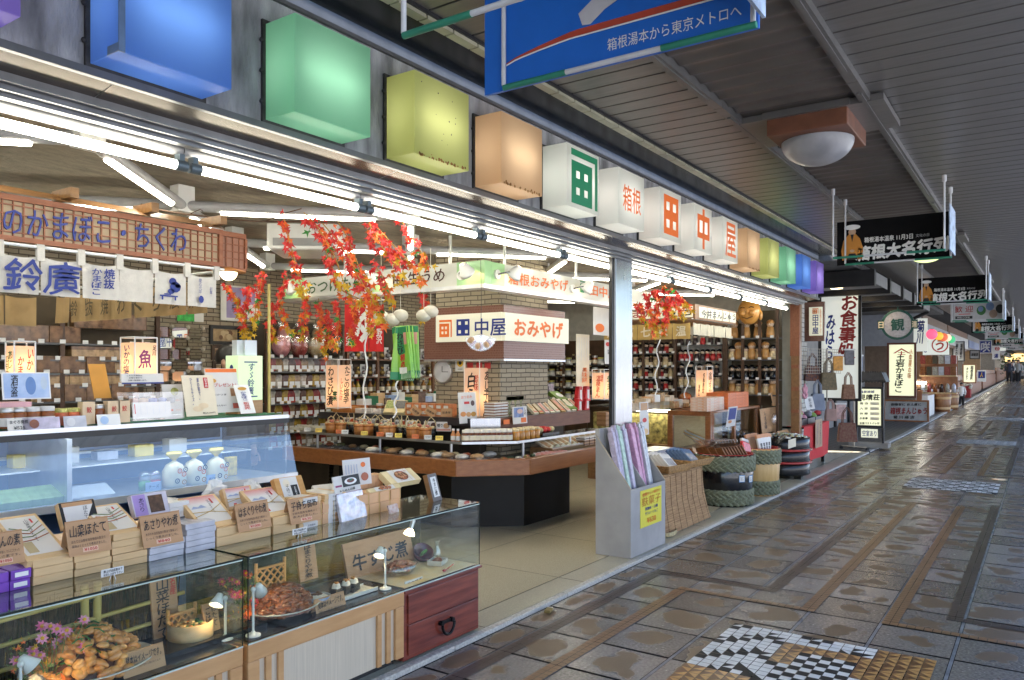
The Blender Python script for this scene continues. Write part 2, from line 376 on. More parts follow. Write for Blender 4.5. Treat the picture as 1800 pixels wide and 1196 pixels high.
mDeck=M('deck_boards',(.11,.105,.10),.55,v=.2,sc=4,st=(1,10,1),bump=.2)
dk=MB()
for i in range(24):
 for a,b2 in ((15.7,20),(20,30),(30,46)):
  y=2.8+i*.12;dk.add([(a,y,.02+G(a)),(b2,y,.02+G(b2)),(b2,y+.113,.02+G(b2)),(a,y+.113,.02+G(a))],[(0,1,2,3)])
S(dk.obj('deck_path',mDeck))
k2=MB()
for a,b2 in ((15.72,20),(20,30),(30,46),(46,95)):
 k2.add([(a,2.69,G(a)),(b2,2.69,G(b2)),(b2,2.69,G(b2)+.03),(a,2.69,G(a)+.03),(a,2.79,G(a)+.03),(b2,2.79,G(b2)+.03)],[(0,1,2,3),(3,2,5,4)])
S(k2.obj('far_kerb',M('pale_kerb',(.4,.41,.42),.6,v=.1)))
# ================================================================ the shop building
shop=thing('souvenir_shop','open fronted souvenir shop with grey stucco fascia and coloured light boxes','shop',(0,2.75,0))
def P(mb,name,mat,bev=0):return mb.obj(name,mat,shop,bev,W=True)
mStucco=M('dark_stucco',(.25,.25,.26),.9,v=.55,sc=5,bump=1.0,st=(2.2,2.2,.6),bsc=45)
P(MB().bx(-4,11.95,2.75,2.98,2.605,3.145),'fascia',mStucco)
P(MB().bx(-4,12.0,2.735,2.76,2.575,2.603).bx(-4,12.0,2.735,2.755,3.147,3.165),'fascia_trim',M('grey_trim',(.12,.12,.125),.4,.5))
mSoff=M('soffit_metal',(.20,.17,.15),.25,.85,.2,2,.03)
so=MB()
for i in range(10):so.add([(-3+i*1.5+.004,2.76,2.595),(-3+(i+1)*1.5,2.76,2.595),(-3+(i+1)*1.5,2.92,2.565),(-3+i*1.5+.004,2.92,2.565)],[(3,2,1,0)])
P(so,'soffit',mSoff)
P(MB().bx(-4,11.9,2.92,2.945,2.535,2.61).bx(-4,11.9,2.955,2.985,2.515,2.60).bx(-4,11.9,2.99,3.03,2.50,2.585),'shutter_rail',M('shutter_rail_metal',(.22,.22,.225),.4,.8,.15))
mCeil=M('textured_ceiling',(.22,.18,.135),.9,v=.22,sc=7,bump=.9,bsc=30,st=(1,2.5,1))
P(MB().bx(-4,12.1,3.03,7.9,2.74,2.80),'ceiling',mCeil)
P(MB().bx(-4.2,12.2,2.80,8.1,3.16,3.5),'roof',M('roof_slab',(.25,.25,.25),.9))
mStone=None
def brick(name,c1,c2,mort,bw,rh,msz,bump=.5,rough=.8):
 m=bpy.data.materials.new(name);m.use_nodes=True;n=m.node_tree.nodes;L=m.node_tree.links;b=n['Principled BSDF'];b.inputs['Roughness'].default_value=rough
 ge=n.new('ShaderNodeTexCoord');se=n.new('ShaderNodeSeparateXYZ');L.new(ge.outputs['Object'],se.inputs[0])
 ad=n.new('ShaderNodeMath');L.new(se.outputs[0],ad.inputs[0]);L.new(se.outputs[1],ad.inputs[1])
 co=n.new('ShaderNodeCombineXYZ');L.new(ad.outputs[0],co.inputs[0]);L.new(se.outputs[2],co.inputs[1])
 no=n.new('ShaderNodeTexNoise');no.inputs['Scale'].default_value=6;L.new(co.outputs[0],no.inputs[0])
 mx=n.new('ShaderNodeMix');mx.data_type='VECTOR';mx.inputs[0].default_value=.012;L.new(co.outputs[0],mx.inputs[4]);L.new(no.outputs['Color'],mx.inputs[5])
 t=n.new('ShaderNodeTexBrick');L.new(mx.outputs[1],t.inputs[0]);t.inputs['Color1'].default_value=(*c1,1);t.inputs['Color2'].default_value=(*c2,1);t.inputs['Mortar'].default_value=(*mort,1)
 t.inputs['Scale'].default_value=1;t.inputs['Brick Width'].default_value=bw;t.inputs['Row Height'].default_value=rh;t.inputs['Mortar Size'].default_value=msz
 L.new(t.outputs[0],b.inputs['Base Color']);bu=n.new('ShaderNodeBump');bu.inputs['Strength'].default_value=bump;bu.inputs['Distance'].default_value=.01;bu.invert=True
 L.new(t.outputs['Fac'],bu.inputs['Height']);L.new(bu.outputs[0],b.inputs['Normal']);return m
mStone=brick('split_stone_wall',(.37,.31,.22),(.28,.235,.165),(.09,.07,.05),.17,.045,.005)
P(MB().bx(-4,12.1,7.6,7.75,0,2.75),'back_wall',mStone)
P(MB().bx(-4.15,-4,3,7.75,0,2.75),'side_wall',mStone)
P(MB().bx(12.0,12.15,3.12,7.75,0,2.75),'end_wall',M('end_plaster',(.42,.41,.36),.8))
pl=thing('steel_pillar','brushed steel pillar dividing the shop front behind the sloped crate','pillar',(6.12,3.1,.02))
MB().bx(5.96,6.28,3.02,3.056,.02,2.56).obj('shaft',mSteel,pl,.004,W=True)
MB().bx(5.935,5.958,3.025,3.05,.02,2.56).obj('door_track',M('track_grey',(.16,.15,.14),.35,.8),pl,W=True)
MB().bx(5.91,5.934,3.03,3.06,.02,2.55).obj('track_groove',mDark,pl,W=True)
text('I\nSI',fS((6.12,3.019,0)),0,2.37,.02,.07,mWhite,pl)
# ================================================================ arcade roof
can=thing('arcade_roof','long dark slatted metal roof over the walkway with a ribbed centre strip','canopy',(0,0,3.2))
def PC(mb,name,mat):return mb.obj(name,mat,can,W=True)
mSlat=M('slat_metal',(.155,.145,.138),.34,.25,.12,3,.04,st=(12,1,1));mSlatL=M('slat_metal_warm',(.17,.155,.14),.36,.25,.12,3,.04,st=(12,1,1))
a_,b_=MB(),MB()
for i in range(-26,330):
 x=3.978+.168*i
 a_.bx(x+.008,x+.160,-.45,.885,3.25,3.262);b_.bx(x+.008,x+.160,1.745,2.40,3.25,3.262)
a_.bx(59.4,110,-.45,.885,3.25,3.26);b_.bx(59.4,110,1.745,2.4,3.25,3.26)
PC(a_,'wide_slat_panel',mSlat);PC(b_,'narrow_slat_panel',mSlatL)
PC(MB().bx(-6,25.9,-.48,2.45,3.275,3.45).bx(25.91,110,-.48,6,3.275,3.45),'roof_deck',M('roof_deck_dark',(.012,.012,.012),.9))
cg=MB();N=2200
vs=[];fs=[]
for i in range(N+1):
 x=-2+i*.02;z=3.235+.02*abs(math.sin(math.pi*x/.163));vs+=[(x,.945,z),(x,1.675,z)]
 if i:fs.append((2*i-2,2*i,2*i+1,2*i-1))
cg.add(vs,fs,0,True);cg.bx(42,110,.945,1.675,3.24,3.25)
PC(cg,'ribbed_panel',M('ribbed_metal',(.12,.105,.095),.4,.3,.15,4))
ra=MB()
for y in (.915,1.71):
 for i in range(30):
  x=-2.6+i*3.7;ra.bx(x,x+3.695,y-.03,y+.03,3.205,3.268);ra.bx(x+.2,x+3.5,y-.012,y+.012,3.197,3.206)
PC(ra,'roof_rail',M('rail_grey',(.17,.165,.16),.4,.5))
PC(MB().bx(-6,12,2.475,2.75,3.225,3.24),'black_soffit',M('gloss_black',(.012,.012,.011),.2,.2,.4,2))
st_=MB()
for i in range(82):st_.bx(-3+i*.2+.006,-3+(i+1)*.2-.006,2.412,2.468,3.214,3.232)
PC(st_,'pale_strip',M('aged_plastic',(.40,.38,.27),.4,v=.3,sc=3));PC(MB().bx(-6,12.5,2.40,2.475,3.232,3.25),'strip_backing',mDark)
# ================================================================ coloured light boxes on the fascia
cols={'purple':(.30,.22,.62),'blue':(.14,.30,.72),'green':(.30,.62,.42),'yellow':(.58,.60,.24),'orange':(.74,.52,.32),'white':(.80,.80,.74)}
shades={k:shade('shade_'+k,v,.82,.35,.09 if k!='white' else .13) for k,v in cols.items()}
mFr=M('rusty_frame',(.03,.028,.027),.7,v=.4,sc=25)
def ta_sign(mb,T,cx,cy,w_,h_,z=.003,m=0,hole=.2,t=.16):
 """the character of a field: a square with four window holes"""
 b=(1-2*t-2*hole)
 x=[cx-w_/2+w_*k for k in (0,t,t+hole,t+hole+b,1-t,1)]
 y=[cy-h_/2+h_*k for k in (0,t,t+hole,t+hole+b,1-t,1)]
 for i in (0,2,4):mb.rect(x[i],x[i+1],y[0],y[5],z,m,T)
 for i in (1,3):
  for j in (0,2,4):mb.rect(x[i],x[i+1],y[j],y[j+1],z,m,T)
def crest(mb,T,cx,cy,w_,h_,z=.003,m=0,hole=.17):
 """the shop's crest: a field under a bent roof line"""
 ta_sign(mb,T,cx-w_*.10,cy-h_*.10,w_*.78,h_*.78,z,m,hole,.22)
 x0,x1,y0,y1=cx-w_/2,cx+w_/2,cy-h_/2,cy+h_/2
 mb.rect(x0,x1,y1-h_*.12,y1,z,m,T);mb.rect(x1-w_*.10,x1,y0,y1-h_*.12,z,m,T)
BOX=[('purple','cut off by the left edge of the photo'),('blue','large and blue with taped corner, beside the green one'),('green','pale green, near the blue one'),('yellow','yellow with dark specks, near the shop crest'),('orange','peach orange with rusty edges, just before the crest box'),('white',0),('white',1),('white',2),('white',3),('white',4),('orange','peach orange, just after the lettered boxes'),('yellow','yellow, in the far row after the lettered boxes'),('green','green, in the far row before the blue one'),('blue','blue, second last before the far corner'),('purple','violet, last one at the far corner')]
WL=['white light box with the green field crest','white light box lettered with two small orange characters','white light box with an orange four window square','white light box with one orange character crossed by a bar','white light box with the last orange character of the name']
for i,(cn,lb) in enumerate(BOX):
 xc=1.365+.737*(i-1)+.245
 o=thing('light_box',(WL[lb] if cn=='white' else 'lit box on the fascia, '+lb),'light box',(xc,2.75,2.82),0,'light boxes along the fascia')
 hw,hh=.218,.205
 b=MB();b.bx(-hw,hw,-.2,-.012,-hh,hh);b.f=[f for k,f in enumerate(b.f) if k!=3];b.m=b.m[:5];b.s=b.s[:5]
 b.obj('shade',shades[cn],o,.004)
 fr=MB()
 for sx in (-1,1):
  fr.bx(sx*(hw+.008)-.008,sx*(hw+.008)+.008,-.014,-.001,-hh-.016,hh+.016)
  fr.bx(-hw,hw,-.014,-.001,sx*(hh+.008)-.008,sx*(hh+.008)+.008)
  for k in (-.13,0,.13):fr.ball((sx*(hw+.02),-.012,k),.011,6,4)
 fr.obj('back_frame',mFr,o)
 MB().cyl((-.16,-.09,.0),(.16,-.09,.0),.014,n=8).obj('tube',mTubeIn,o)
 T=fS((xc,2.55,2.82))
 if cn=='white':
  lm=MB()
  if lb==0:crest(lm,T,.01,0,.36,.36);lm.obj('lettering',mGrL,o,W=True)
  elif lb==1:text('箱根',T,0,0,.30,.19,mOrL,o,.01)
  elif lb==2:ta_sign(lm,T,0,0,.30,.32,hole=.21,t=.17);lm.obj('lettering',mOrL,o,W=True)
  elif lb==3:
   w_,h_,t=.30,.34,.052
   for r_ in ((-w_/2,w_/2,.07,.07+t),(-w_/2,w_/2,-.09,-.09+t),(-w_/2,-w_/2+t,-.09+t,.07),(w_/2-t,w_/2,-.09+t,.07),(-t/2,t/2,-.18,-.09),(-t/2,t/2,-.09+t,.07),(-t/2,t/2,.07+t,.18)):
    lm.rect(*r_,.003,0,T)
   lm.obj('lettering',mOrL,o,W=True)
  else:text('屋',T,0,0,.30,.33,mOrL,o,.012)
 if i==1:
  MB().bx(-hw-.002,-hw+.02,-.2025,-.198,-hh,hh).bx(-hw-.0025,-hw-.001,-.2,-.13,-hh,-hh+.03).obj('tape',M('grey_tape',(.10,.16,.28),.4,v=.4),o)
 if i==3:
  sm=MB()
  for _ in range(12):sm.disc(rnd.uniform(-.17,.15),rnd.uniform(-.17,.17),rnd.uniform(.002,.005),.0015,6,0,T)
  sm.obj('specks',mBlk,o,W=True)
 if i in (3,4,10):
  sm=MB()
  for _ in range(40):sm.disc(rnd.uniform(-.2,.21),-.205+abs(rnd.gauss(0,.008)),rnd.uniform(.002,.009),.0012,7,0,T)
  sm.obj('rust_stain',M('rust',(.35,.16,.04),.8,v=.4,sc=40),o,W=True)
  # ================================================================ fluorescent tubes
def tube_light(Lh,Lt,label,group):
 o=thing('tube_light',label,'fluorescent light',(0,0,0),0,group)
 MB().cyl((-Lh/2,0,0),(Lh/2,0,0),.036,n=14).obj('housing',M('lamp_housing',(.36,.36,.37),.4),o)
 MB().cyl((-Lt/2,0,-.030),(Lt/2,0,-.030),.021,n=12).obj('tube',mTube,o)
 return o
f0=thing('strip_light','','fluorescent light',(0,0,0),0,'strip lights along the shop front')
mHo=M('lamp_housing',(.36,.36,.37),.4);MB().cyl((-.53,.05,.06),(.53,.05,.06),.026,n=14).obj('housing',mHo,f0)
MB().cyl((-.475,0,-.02),(.475,0,-.02),.019,n=12).obj('tube',mTube,f0)
for s in (-1,1):MB().cyl((s*.525,0,-.02),(s*.472,0,-.02),.024,n=12).bx(s*.5-.012,s*.5+.012,-.01,.03,-.02,.03).obj('end_cap',M('socket_grey',(.11,.14,.16),.4,.4),f0)
lab=['strip light overhead at the left photo edge','strip light in front of the wooden lattice sign','strip light over the hanging maple sprays','strip light between the maple sprays and the corner sign','strip light just left of the steel pillar','strip light touching the steel pillar','strip light just right of the steel pillar','strip light above the steamed bun kiosk','strip light second nearest the far corner post','strip light ending at the far corner post']
for i in range(10):
 x=1.47+1.065*i-.01
 (f0 if i==0 else f0)
 o=f0 if i==0 else copy_tree(f0)
 o.location=(x,3.09,2.455);o['label']=lab[i]
z0=tube_light(1.42,1.0,'','ceiling tube lights in a zigzag');used=False;zi=0
nodes={}
for j in range(0,4):
 for i in range(-2,9):
  if (i+j)%2==0:nodes[(i,j)]=(1.84+1.1*i,3.64+.98*j)
legs=[]
for (i,j) in nodes:
 for d in (-1,1):
  if (i+d,j+1) in nodes:legs.append((nodes[(i,j)],nodes[(i+d,j+1)],d,j,i))
legs.sort(key=lambda q:(q[3],q[0][0]))
for (p,q,d,j,i) in legs:
 o=z0 if not used else copy_tree(z0);used=True
 mx_,my_=(p[0]+q[0])/2,(p[1]+q[1])/2
 o.location=(mx_,my_,2.615);o.rotation_euler=(0,0,math.atan2(q[1]-p[1],q[0]-p[0]))
 o['label']='white ceiling tube light, %s from the left in the %s zigzag row, slanting %s'%(ORD[(i+2)//2 if d>0 else (i+2)//2],('front','middle','rear')[j],'inward' if d>0 else 'across')
nb=MB()
jn=thing('tube_joint','white joint boxes','ceiling joint');first=True
MB().bx(-.06,.06,-.05,.05,-.045,.13).obj('box',mWhite,jn,.006)
for k,((i,j),p) in enumerate(sorted(nodes.items(),key=lambda t:(t[0][1],t[0][0]))):
 o=jn if first else copy_tree(jn);first=False
 o.location=(p[0],p[1],2.615);o['group']='joints of the ceiling tube lights';o['label']='small white joint box, %s along the %s row of ceiling tubes'%(ORD[(i+2)//2],('front','second','third','rear')[j])
 # ================================================================ hanging banners and dome lamps
mBlueB=M('banner_blue',(.015,.14,.58),.4,v=.06);mPipe=M('banner_pipe',(.60,.60,.62),.4);mPipeG=M('pipe_tape_green',(.03,.22,.14),.5)
mSky=M('banner_pale_print',(.16,.36,.62),.5,v=.05)
def banner(X,kind,label,z0_=2.585,z1_=3.0,two=True):
 Y0,Y1=.70,1.66
 o=thing('hanging_banner',label,'banner',(X,1.18,3.2),0,'banners hung across the arcade')
 mats={'blue':mBlueB,'black':M('banner_black',(.005,.005,.006),.6,spec=.1),'white':M('banner_white',(.50,.49,.50),.5,v=.1)}
 MB().bx(X,X+.012,Y0,Y1+(.05 if kind=='blue' else .03),z0_-.01,z1_).obj('board',mats[kind],o,W=True)
 for xx in ((X-.55,X-.02) if two else (X-.02,)):
  fr=MB()
  for y in (Y0+.01,Y1-.05):fr.cyl((xx,y,z0_),(xx,y,3.2),.0085,n=8);fr.cyl((xx,y,3.16),(xx,y,3.215),.018,n=8)
  a=Y1-.05
  fr.cyl((xx,a-.26,z0_-.008),(xx,Y0+.30,z0_-.008),.0095,n=8)
  fr.obj('pipe_frame',mPipe,o,W=True);[MB().cyl((xx,y,z0_-.008),(xx,y2,z0_-.008),.011,n=8).obj('green_sleeve',mPipeG,o,W=True) for y,y2 in ((a,a-.26),(Y0+.30,Y0))]
 T=fW((X-.001,1.18,(z0_+z1_)/2));Hh=(z1_-z0_)/2
 if kind!='blue' or True:
  MB().bx(X-.50,X-.03,Y0-.03,Y0-.02,z0_,z1_-.02).obj('side_panel',M('side_panel_print',(.35,.42,.55) if kind!='black' else (.45,.45,.46),.5,v=.5,sc=14),o,W=True)
 if kind=='blue':
  tr=MB();pts=[(-.43+.91*k/24,-.182+.034*min(1,(k/7))**.6-.002*k/24) for k in range(25)]
  for k in range(24):
   (x0,y0),(x1,y1)=pts[k],pts[k+1];th0=.004+.018*min(1,k/8);th1=.004+.018*min(1,(k+1)/8)
   tr.add([(x0,y0,.003),(x1,y1,.003),(x1,y1+th1,.003),(x0,y0+th0,.003)],[(0,1,2,3)],0,False,T);tr.add([(x0,y0-.006,.003),(x1,y1-.006,.003),(x1,y1-.0005,.003),(x0,y0-.0005,.003)],[(0,1,2,3)],1,False,T)
  tr.obj('curved_stripe',[M('banner_red',(.45,.06,.03),.5),mWhite],o,W=True)
  tn=MB();tn.prism([(-.115,-.118),(-.085,-.122),(-.03,-.085),(.06,-.05),(.2,-.03),(.46,.0),(.46,.12),(.2,.1),(.05,.03),(-.06,-.03),(-.13,-.075)],.002,.0035,0,T);tn.obj('train_picture',M('banner_silver',(.55,.53,.56),.4),o,W=True)
  text('MSE',T,-.19,.03,.09,.04,mSky,o);text('箱根湯本から東京メトロへ',T,.205,-.208,.45,.042,mWhite,o)
 elif kind=='black':
  text('箱根湯本温泉 11月3日',T,-.05,.01,.42,.05,mWhite,o,.02);text('文化の日',T,.24,.01,.11,.03,mPipe,o)
  text('箱根大名行列',T,.06,-Hh+.105,.78,.135,mWhite,o,.045,.8)
  pg=MB();Tf=T
  pg.prism([(-.46,-.17),(-.28,-.17),(-.27,-.07),(-.30,.03),(-.34,.08),(-.40,.08),(-.45,.02),(-.47,-.08)],.002,.0035,0,Tf)
  pg.disc(-.37,.10,.035,.004,12,2,Tf);pg.disc(-.37,.145,.075,.0045,16,3,Tf,0,.025)
  pg.prism([(-.42,-.17),(-.32,-.17),(-.34,-.11),(-.40,-.11)],.0036,.0045,1,Tf);pg.prism([(-.385,.075),(-.355,.075),(-.37,.0)],.0036,.0045,1,Tf);pg.disc(-.37,-.085,.022,.005,10,2,Tf,0,.014)
  pg.obj('robed_figure_print',[M('robe_orange',(.55,.22,.03),.6),mBlk,M('print_skin',(.5,.33,.22),.6),mWhite],o,W=True)
 else:
  text('歓 迎',T,-.26,.06,.34,.14,M('print_crimson',(.36,.04,.04),.5),o,.01,.4)
  pg=MB();pg.rect(-.44,-.1,-.15,-.09,.003,0,T);pg.rect(-.36,-.14,-.055,-.04,.003,3,T)
  for cx,cy,r_,m_ in ((.06,.02,.085,1),(.05,.05,.05,2),(.22,.10,.075,2),(.28,-.06,.075,4),(.40,.04,.08,0)):pg.disc(cx,cy,r_,.003+.0004*m_,14,m_,T,0,r_*1.2)
  pg.obj('food_picture',[mBlk,M('leaf_print',(.04,.16,.04),.5),M('print_blue',(.16,.24,.42),.5),mRed,M('print_tan',(.35,.24,.18),.5)],o,W=True)
  text('WELCOME',T,-.27,-.12,.24,.035,mWhite,o,lift=.004)
 return o
banner(2.31,'blue','large blue train banner with red curved stripe at the top of the photo',2.575,3.1)
banner(8.12,'black','black festival banner with a robed figure, the nearest and largest black one')
banner(13.85,'black','second black festival banner, with a blue panel at its right side')
banner(19.3,'white','nearest white welcome banner with food pictures and crimson characters')
banner(25.1,'black','third black festival banner, just behind the nearest white welcome banner')
banner(30.9,'white','second white welcome banner behind the third black banner')
banner(36.7,'black','fourth and farthest black festival banner down the arcade',two=False)
banner(42.5,'white','third white welcome banner, a pale sliver far down the arcade',two=False)
banner(48.3,'white','fourth and farthest white welcome banner',two=False)
def dome(X,lit,label):
 o=thing('dome_lamp',label,'ceiling lamp',(X,1.27,3.22),0,'dome lamps under the arcade roof')
 mO=M('lamp_orange_paint',(.15,.055,.028),.5,v=.25,sc=8)
 MB().bx(-.31,.31,-.25,.25,-.125,0).obj('box',mO,o,.006)
 MB().bx(-.33,.33,-.46,-.27,-.02,.02).bx(-.33,.33,.27,.46,-.02,.02).bx(-.34,.34,-.27,.27,-.02,.025).obj('bracket',mSlat,o)
 gl=MB().ball((0,0,-.128),.232,28,12,0,None,(1,1,.68),.5,1.0)
 if lit:gl.obj('dome',shade('lit_dome',(.75,.85,.45),.4,.3,.6,(.80,.95,.42)),o)
 else:gl.obj('dome',M('frosted_glass',(.62,.62,.66),.32,spec=.35,tr=.6,v=.18,sc=9),o)
 MB().ball((0,0,-.19),.055,12,8,0,None,(1,1,1.3)).obj('bulb',mWhite,o)
 return o
dome(5.5,False,'unlit glass dome lamp in a rust orange box overhead')
dome(11.3,True,'lit greenish dome lamp just behind the nearest black banner')
dome(17.1,True,'lit dome lamp glowing beyond the second black banner')
for k,lb in ((22.9,'third lit dome lamp, beyond the white welcome banner'),(28.7,'fourth lit dome lamp down the arcade'),(34.5,'fifth and farthest lit dome lamp')):dome(k,True,lb)
# ================================================================ kiosk with wooden lattice sign and curtain (left)
mCedar=wood('cedar',(.22,.07,.028),(.32,.12,.055),5,(1,9,9),.55,.15);mOak=wood('oak_brown',(.20,.095,.035),(.29,.15,.06),4,(1,7,7),.45,.12)
mShoji=M('sign_paper_panel',(.38,.29,.18),.7,v=.08)
ls=thing('lattice_sign','long wooden lattice sign board with blue brush lettering above the white curtain','sign',(1.7,4.0,2.1))
X0,X1=.55,at(386,440,Y=4.0).x;zt,zb=2.345,2.175
MB().bx(X0,X1,4.004,4.03,zb,zt).obj('backing',mShoji,ls,W=True)
lt=MB()
lt.bx(X0,X1,3.985,4.035,zt-.002,zt+.026).bx(X0,X1,3.985,4.035,zb-.022,zb+.002)
lt.bx(X1-.012,X1+.012,3.984,4.036,zb-.022,zt+.026)
for k in range(4):z=zb+(zt-zb)*(k+.5)/4;lt.bx(X0,X1,3.996,4.0035,z-.003,z+.003)
x=X1-.05
while x>X0:lt.bx(x-.003,x+.003,3.9945,4.003,zb,zt);x-=.046
lt.obj('lattice',mCedar,ls,W=True)
rf_=MB()
rf_.add([(X0,3.97,zt+.03),(X1+.02,3.97,zt+.03),(X1+.02,4.10,zt+.085),(X0,4.10,zt+.085)],[(0,1,2,3)])
rf_.obj('eave_board',mOak,ls,W=True)
for k in range(5):
 xx=X1-.02-.42*k
 MB().bx(xx-.02,xx+.02,3.93,4.12,zt+.05,zt+.10).obj('rafter_end',wood('rafter',(.16,.075,.022),(.25,.13,.045),5,(1,8,8)),ls,W=True)
text('のかまぼこ・ちくわ',fS((0,3.993,0)),(at(3,400,Y=4).x+at(326,430,Y=4).x)/2,(zt+zb)/2+.002,at(326,430,Y=4).x-at(3,400,Y=4).x,.135,mBlue,ls,.03,.5,thick=.006)
ec=MB();a,b=X1+.02,X1+.20
ec.bx(a,b,4.02,4.16,zb-.03,zb-.01).bx(a,b,4.02,4.16,zt,zt+.03)
for xx in (a,b):ec.bx(xx-.008,xx+.008,4.02,4.16,zb-.01,zt)
for k in range(1,4):ec.bx(a+(b-a)*k/4-.003,a+(b-a)*k/4+.003,4.025,4.03,zb-.01,zt)
for k in range(1,4):z=zb+(zt-zb)*k/4;ec.bx(a,b,4.026,4.031,z-.003,z+.003)
ec.obj('end_lantern',mCedar,ls,W=True);MB().bx(a,b,4.035,4.15,zb-.01,zt).obj('end_panel',M('end_panel_dark',(.33,.16,.10),.6),ls,W=True)
hl=thing('hanging_lamp','small glowing lamp with flat wooden hood under the end of the lattice sign','lamp',(X1+.06,4.0,2.14))
MB().lathe([(.012,.02),(.10,-.005),(.10,-.012),(.0,-.012)],n=14).obj('hood',M('hood_wood',(.5,.2,.06),.5),hl);MB().ball((0,0,-.012),.05,12,8,lo=.5).obj('bulb',emit('globe',(1,.78,.45),3),hl)
mLinen=M('linen',(.60,.56,.49),.9,v=.06,sc=30,bump=.15);mTanCloth=M('tan_backlit_cloth',(.36,.24,.11),.9,v=.1,sc=12)
def cloth(x0,x1,z0,z1,amp=.012,ph=0.0,n=10,taper=.0):
 mb=MB();k=5;vs=[]
 for j in range(k+1):
  for i in range(n+1):
   u=i/n;v=j/k
   y=amp*(1-v*.6)*math.sin(u*6.5+ph)+amp*.4*math.sin(u*13+ph*2+v*2)
   vs.append((x0+(x1-x0)*u+taper*(1-v)*(u-.5),y,z0+(z1-z0)*v-.012*math.sin(math.pi*u)*(v>.99)))
 f=[(j*(n+1)+i,j*(n+1)+i+1,(j+1)*(n+1)+i+1,(j+1)*(n+1)+i) for j in range(k) for i in range(n)]
 return mb.add(vs,f,0,True)
def noren(name,label,T,xs,z0,z1,mat,rod=True,tabs=True,group=None,tabw=.05):
 """curtain of separate hanging panels; T maps local x along the rod, z up"""
 o=thing(name,label,'curtain',T.translation,0,group)
 q=T.copy()
 if rod:
  MB().cyl(q@Vector((xs[0]-.05,0,z1+.045)),q@Vector((xs[-1]+.05,0,z1+.045)),.008,n=8).obj('rod',mWhite,o,W=True)
 for i in range(len(xs)-1):
  c=cloth(xs[i]+.004,xs[i+1]-.004,z0,z1,.008,i*1.7)
  c.v=[q@v for v in c.v];c.obj('curtain_panel',mat,o,W=True)
 if tabs:
  tb=MB()
  for x in xs:tb.bx(x-tabw/2,x+tabw/2,-.010,-.006,z1-.02,z1+.055).bx(x-tabw/2,x+tabw/2,.006,.010,z1-.02,z1+.055).bx(x-tabw/2,x+tabw/2,-.010,.010,z1+.054,z1+.058)
  tb.v=[q@v for v in tb.v];tb.obj('hanging_loop',mat,o,W=True)
 return o
nx=[.80]+[at(p,500,Y=3.93).x for p in (-2,70.5,142,209.5,271.5,328.5,380)]
zn0,zn1=1.905,2.085
no1=noren('noren_curtain','white linen shop curtain with blue brush characters on a white rod',Matrix.Translation((0,3.93,0)),nx,zn0,zn1,mLinen,tabw=.035)
Tn=fS((0,3.915,0));zc=(zn0+zn1)/2
text('鈴',Tn,(nx[1]+nx[2])/2+.01,zc-.005,(nx[2]-nx[1])*.92,.15,mBlue,no1,.014,.7);text('廣',Tn,(nx[2]+nx[3])/2,zc-.005,(nx[3]-nx[2])*.86,.15,mBlue,no1,.008,.7)
text(vert('かまぼこ'),Tn,nx[3]+.07,zc-.005,.05,.13,mBlue,no1,.02,.4);text(vert('焼抜'),Tn,nx[4]-.06,zc+.015,.055,.10,mBlue,no1,.02,.4)
pm=MB();cx=(nx[5]+nx[6])/2
for (dx,dz,rx,rz) in ((.0,.035,.022,.02),(.015,.005,.032,.03),(-.01,-.02,.02,.015),(.03,.012,.018,.012)):pm.disc(cx+dx,zc+dz,rx,.003,10,0,Tn,0,rz)
pm.rect(cx-.075,cx+.03,zc-.05,zc-.042,.003,0,Tn);pm.rect(cx-.065,cx-.055,zc-.068,zc-.05,.003,0,Tn);pm.rect(cx+.01,cx+.02,zc-.068,zc-.05,.003,0,Tn);pm.rect(cx-.05,cx-.01,zc-.04,zc-.033,.003,0,Tn)
pm.obj('cook_print',mBlue,no1,W=True)
text(vert('慶応元年'),Tn,(nx[6]+nx[7])/2-.02,zc+.025,.02,.085,mBlue,no1);text(vert('創業'),Tn,nx[7]-.045,zc+.005,.018,.04,mBlue,no1)
bl=MB();bl.disc((nx[6]+nx[7])/2-.015,zc-.05,.016,.003,12,0,Tn,0,.021);bl.obj('seal',mBlue,no1,W=True)
Ts=Matrix.Translation((2.72,0,0))@Matrix.Rotation(R(90),4,'Z')
no2=noren('noren_curtain','tan curtain seen from behind along the side of the kiosk',Ts,[4.02+.2*k for k in range(10)],1.88,2.07,mTanCloth,tabs=False)
mInkF=M('faded_ink',(.10,.075,.04),.9)
for k in range(8):text('魚広ちくわ焼抜鈴'[k],face((2.70,0,0),(0,-1,0)),-(4.12+.2*k),1.97,.09,.11,mInkF,no2,.01,.6)
no3=noren('noren_curtain','tan curtain seen from behind at the rear of the left kiosk',Matrix.Translation((0,6.0,0)),[1.2+.21*k for k in range(8)],1.86,2.07,mTanCloth,tabs=False)
for k in range(6):text('焼ぬ広かま魚'[k],fS((0,5.985,0)),1.31+.21*k,1.96,.07,.12,mInkF,no3,.01,.5)
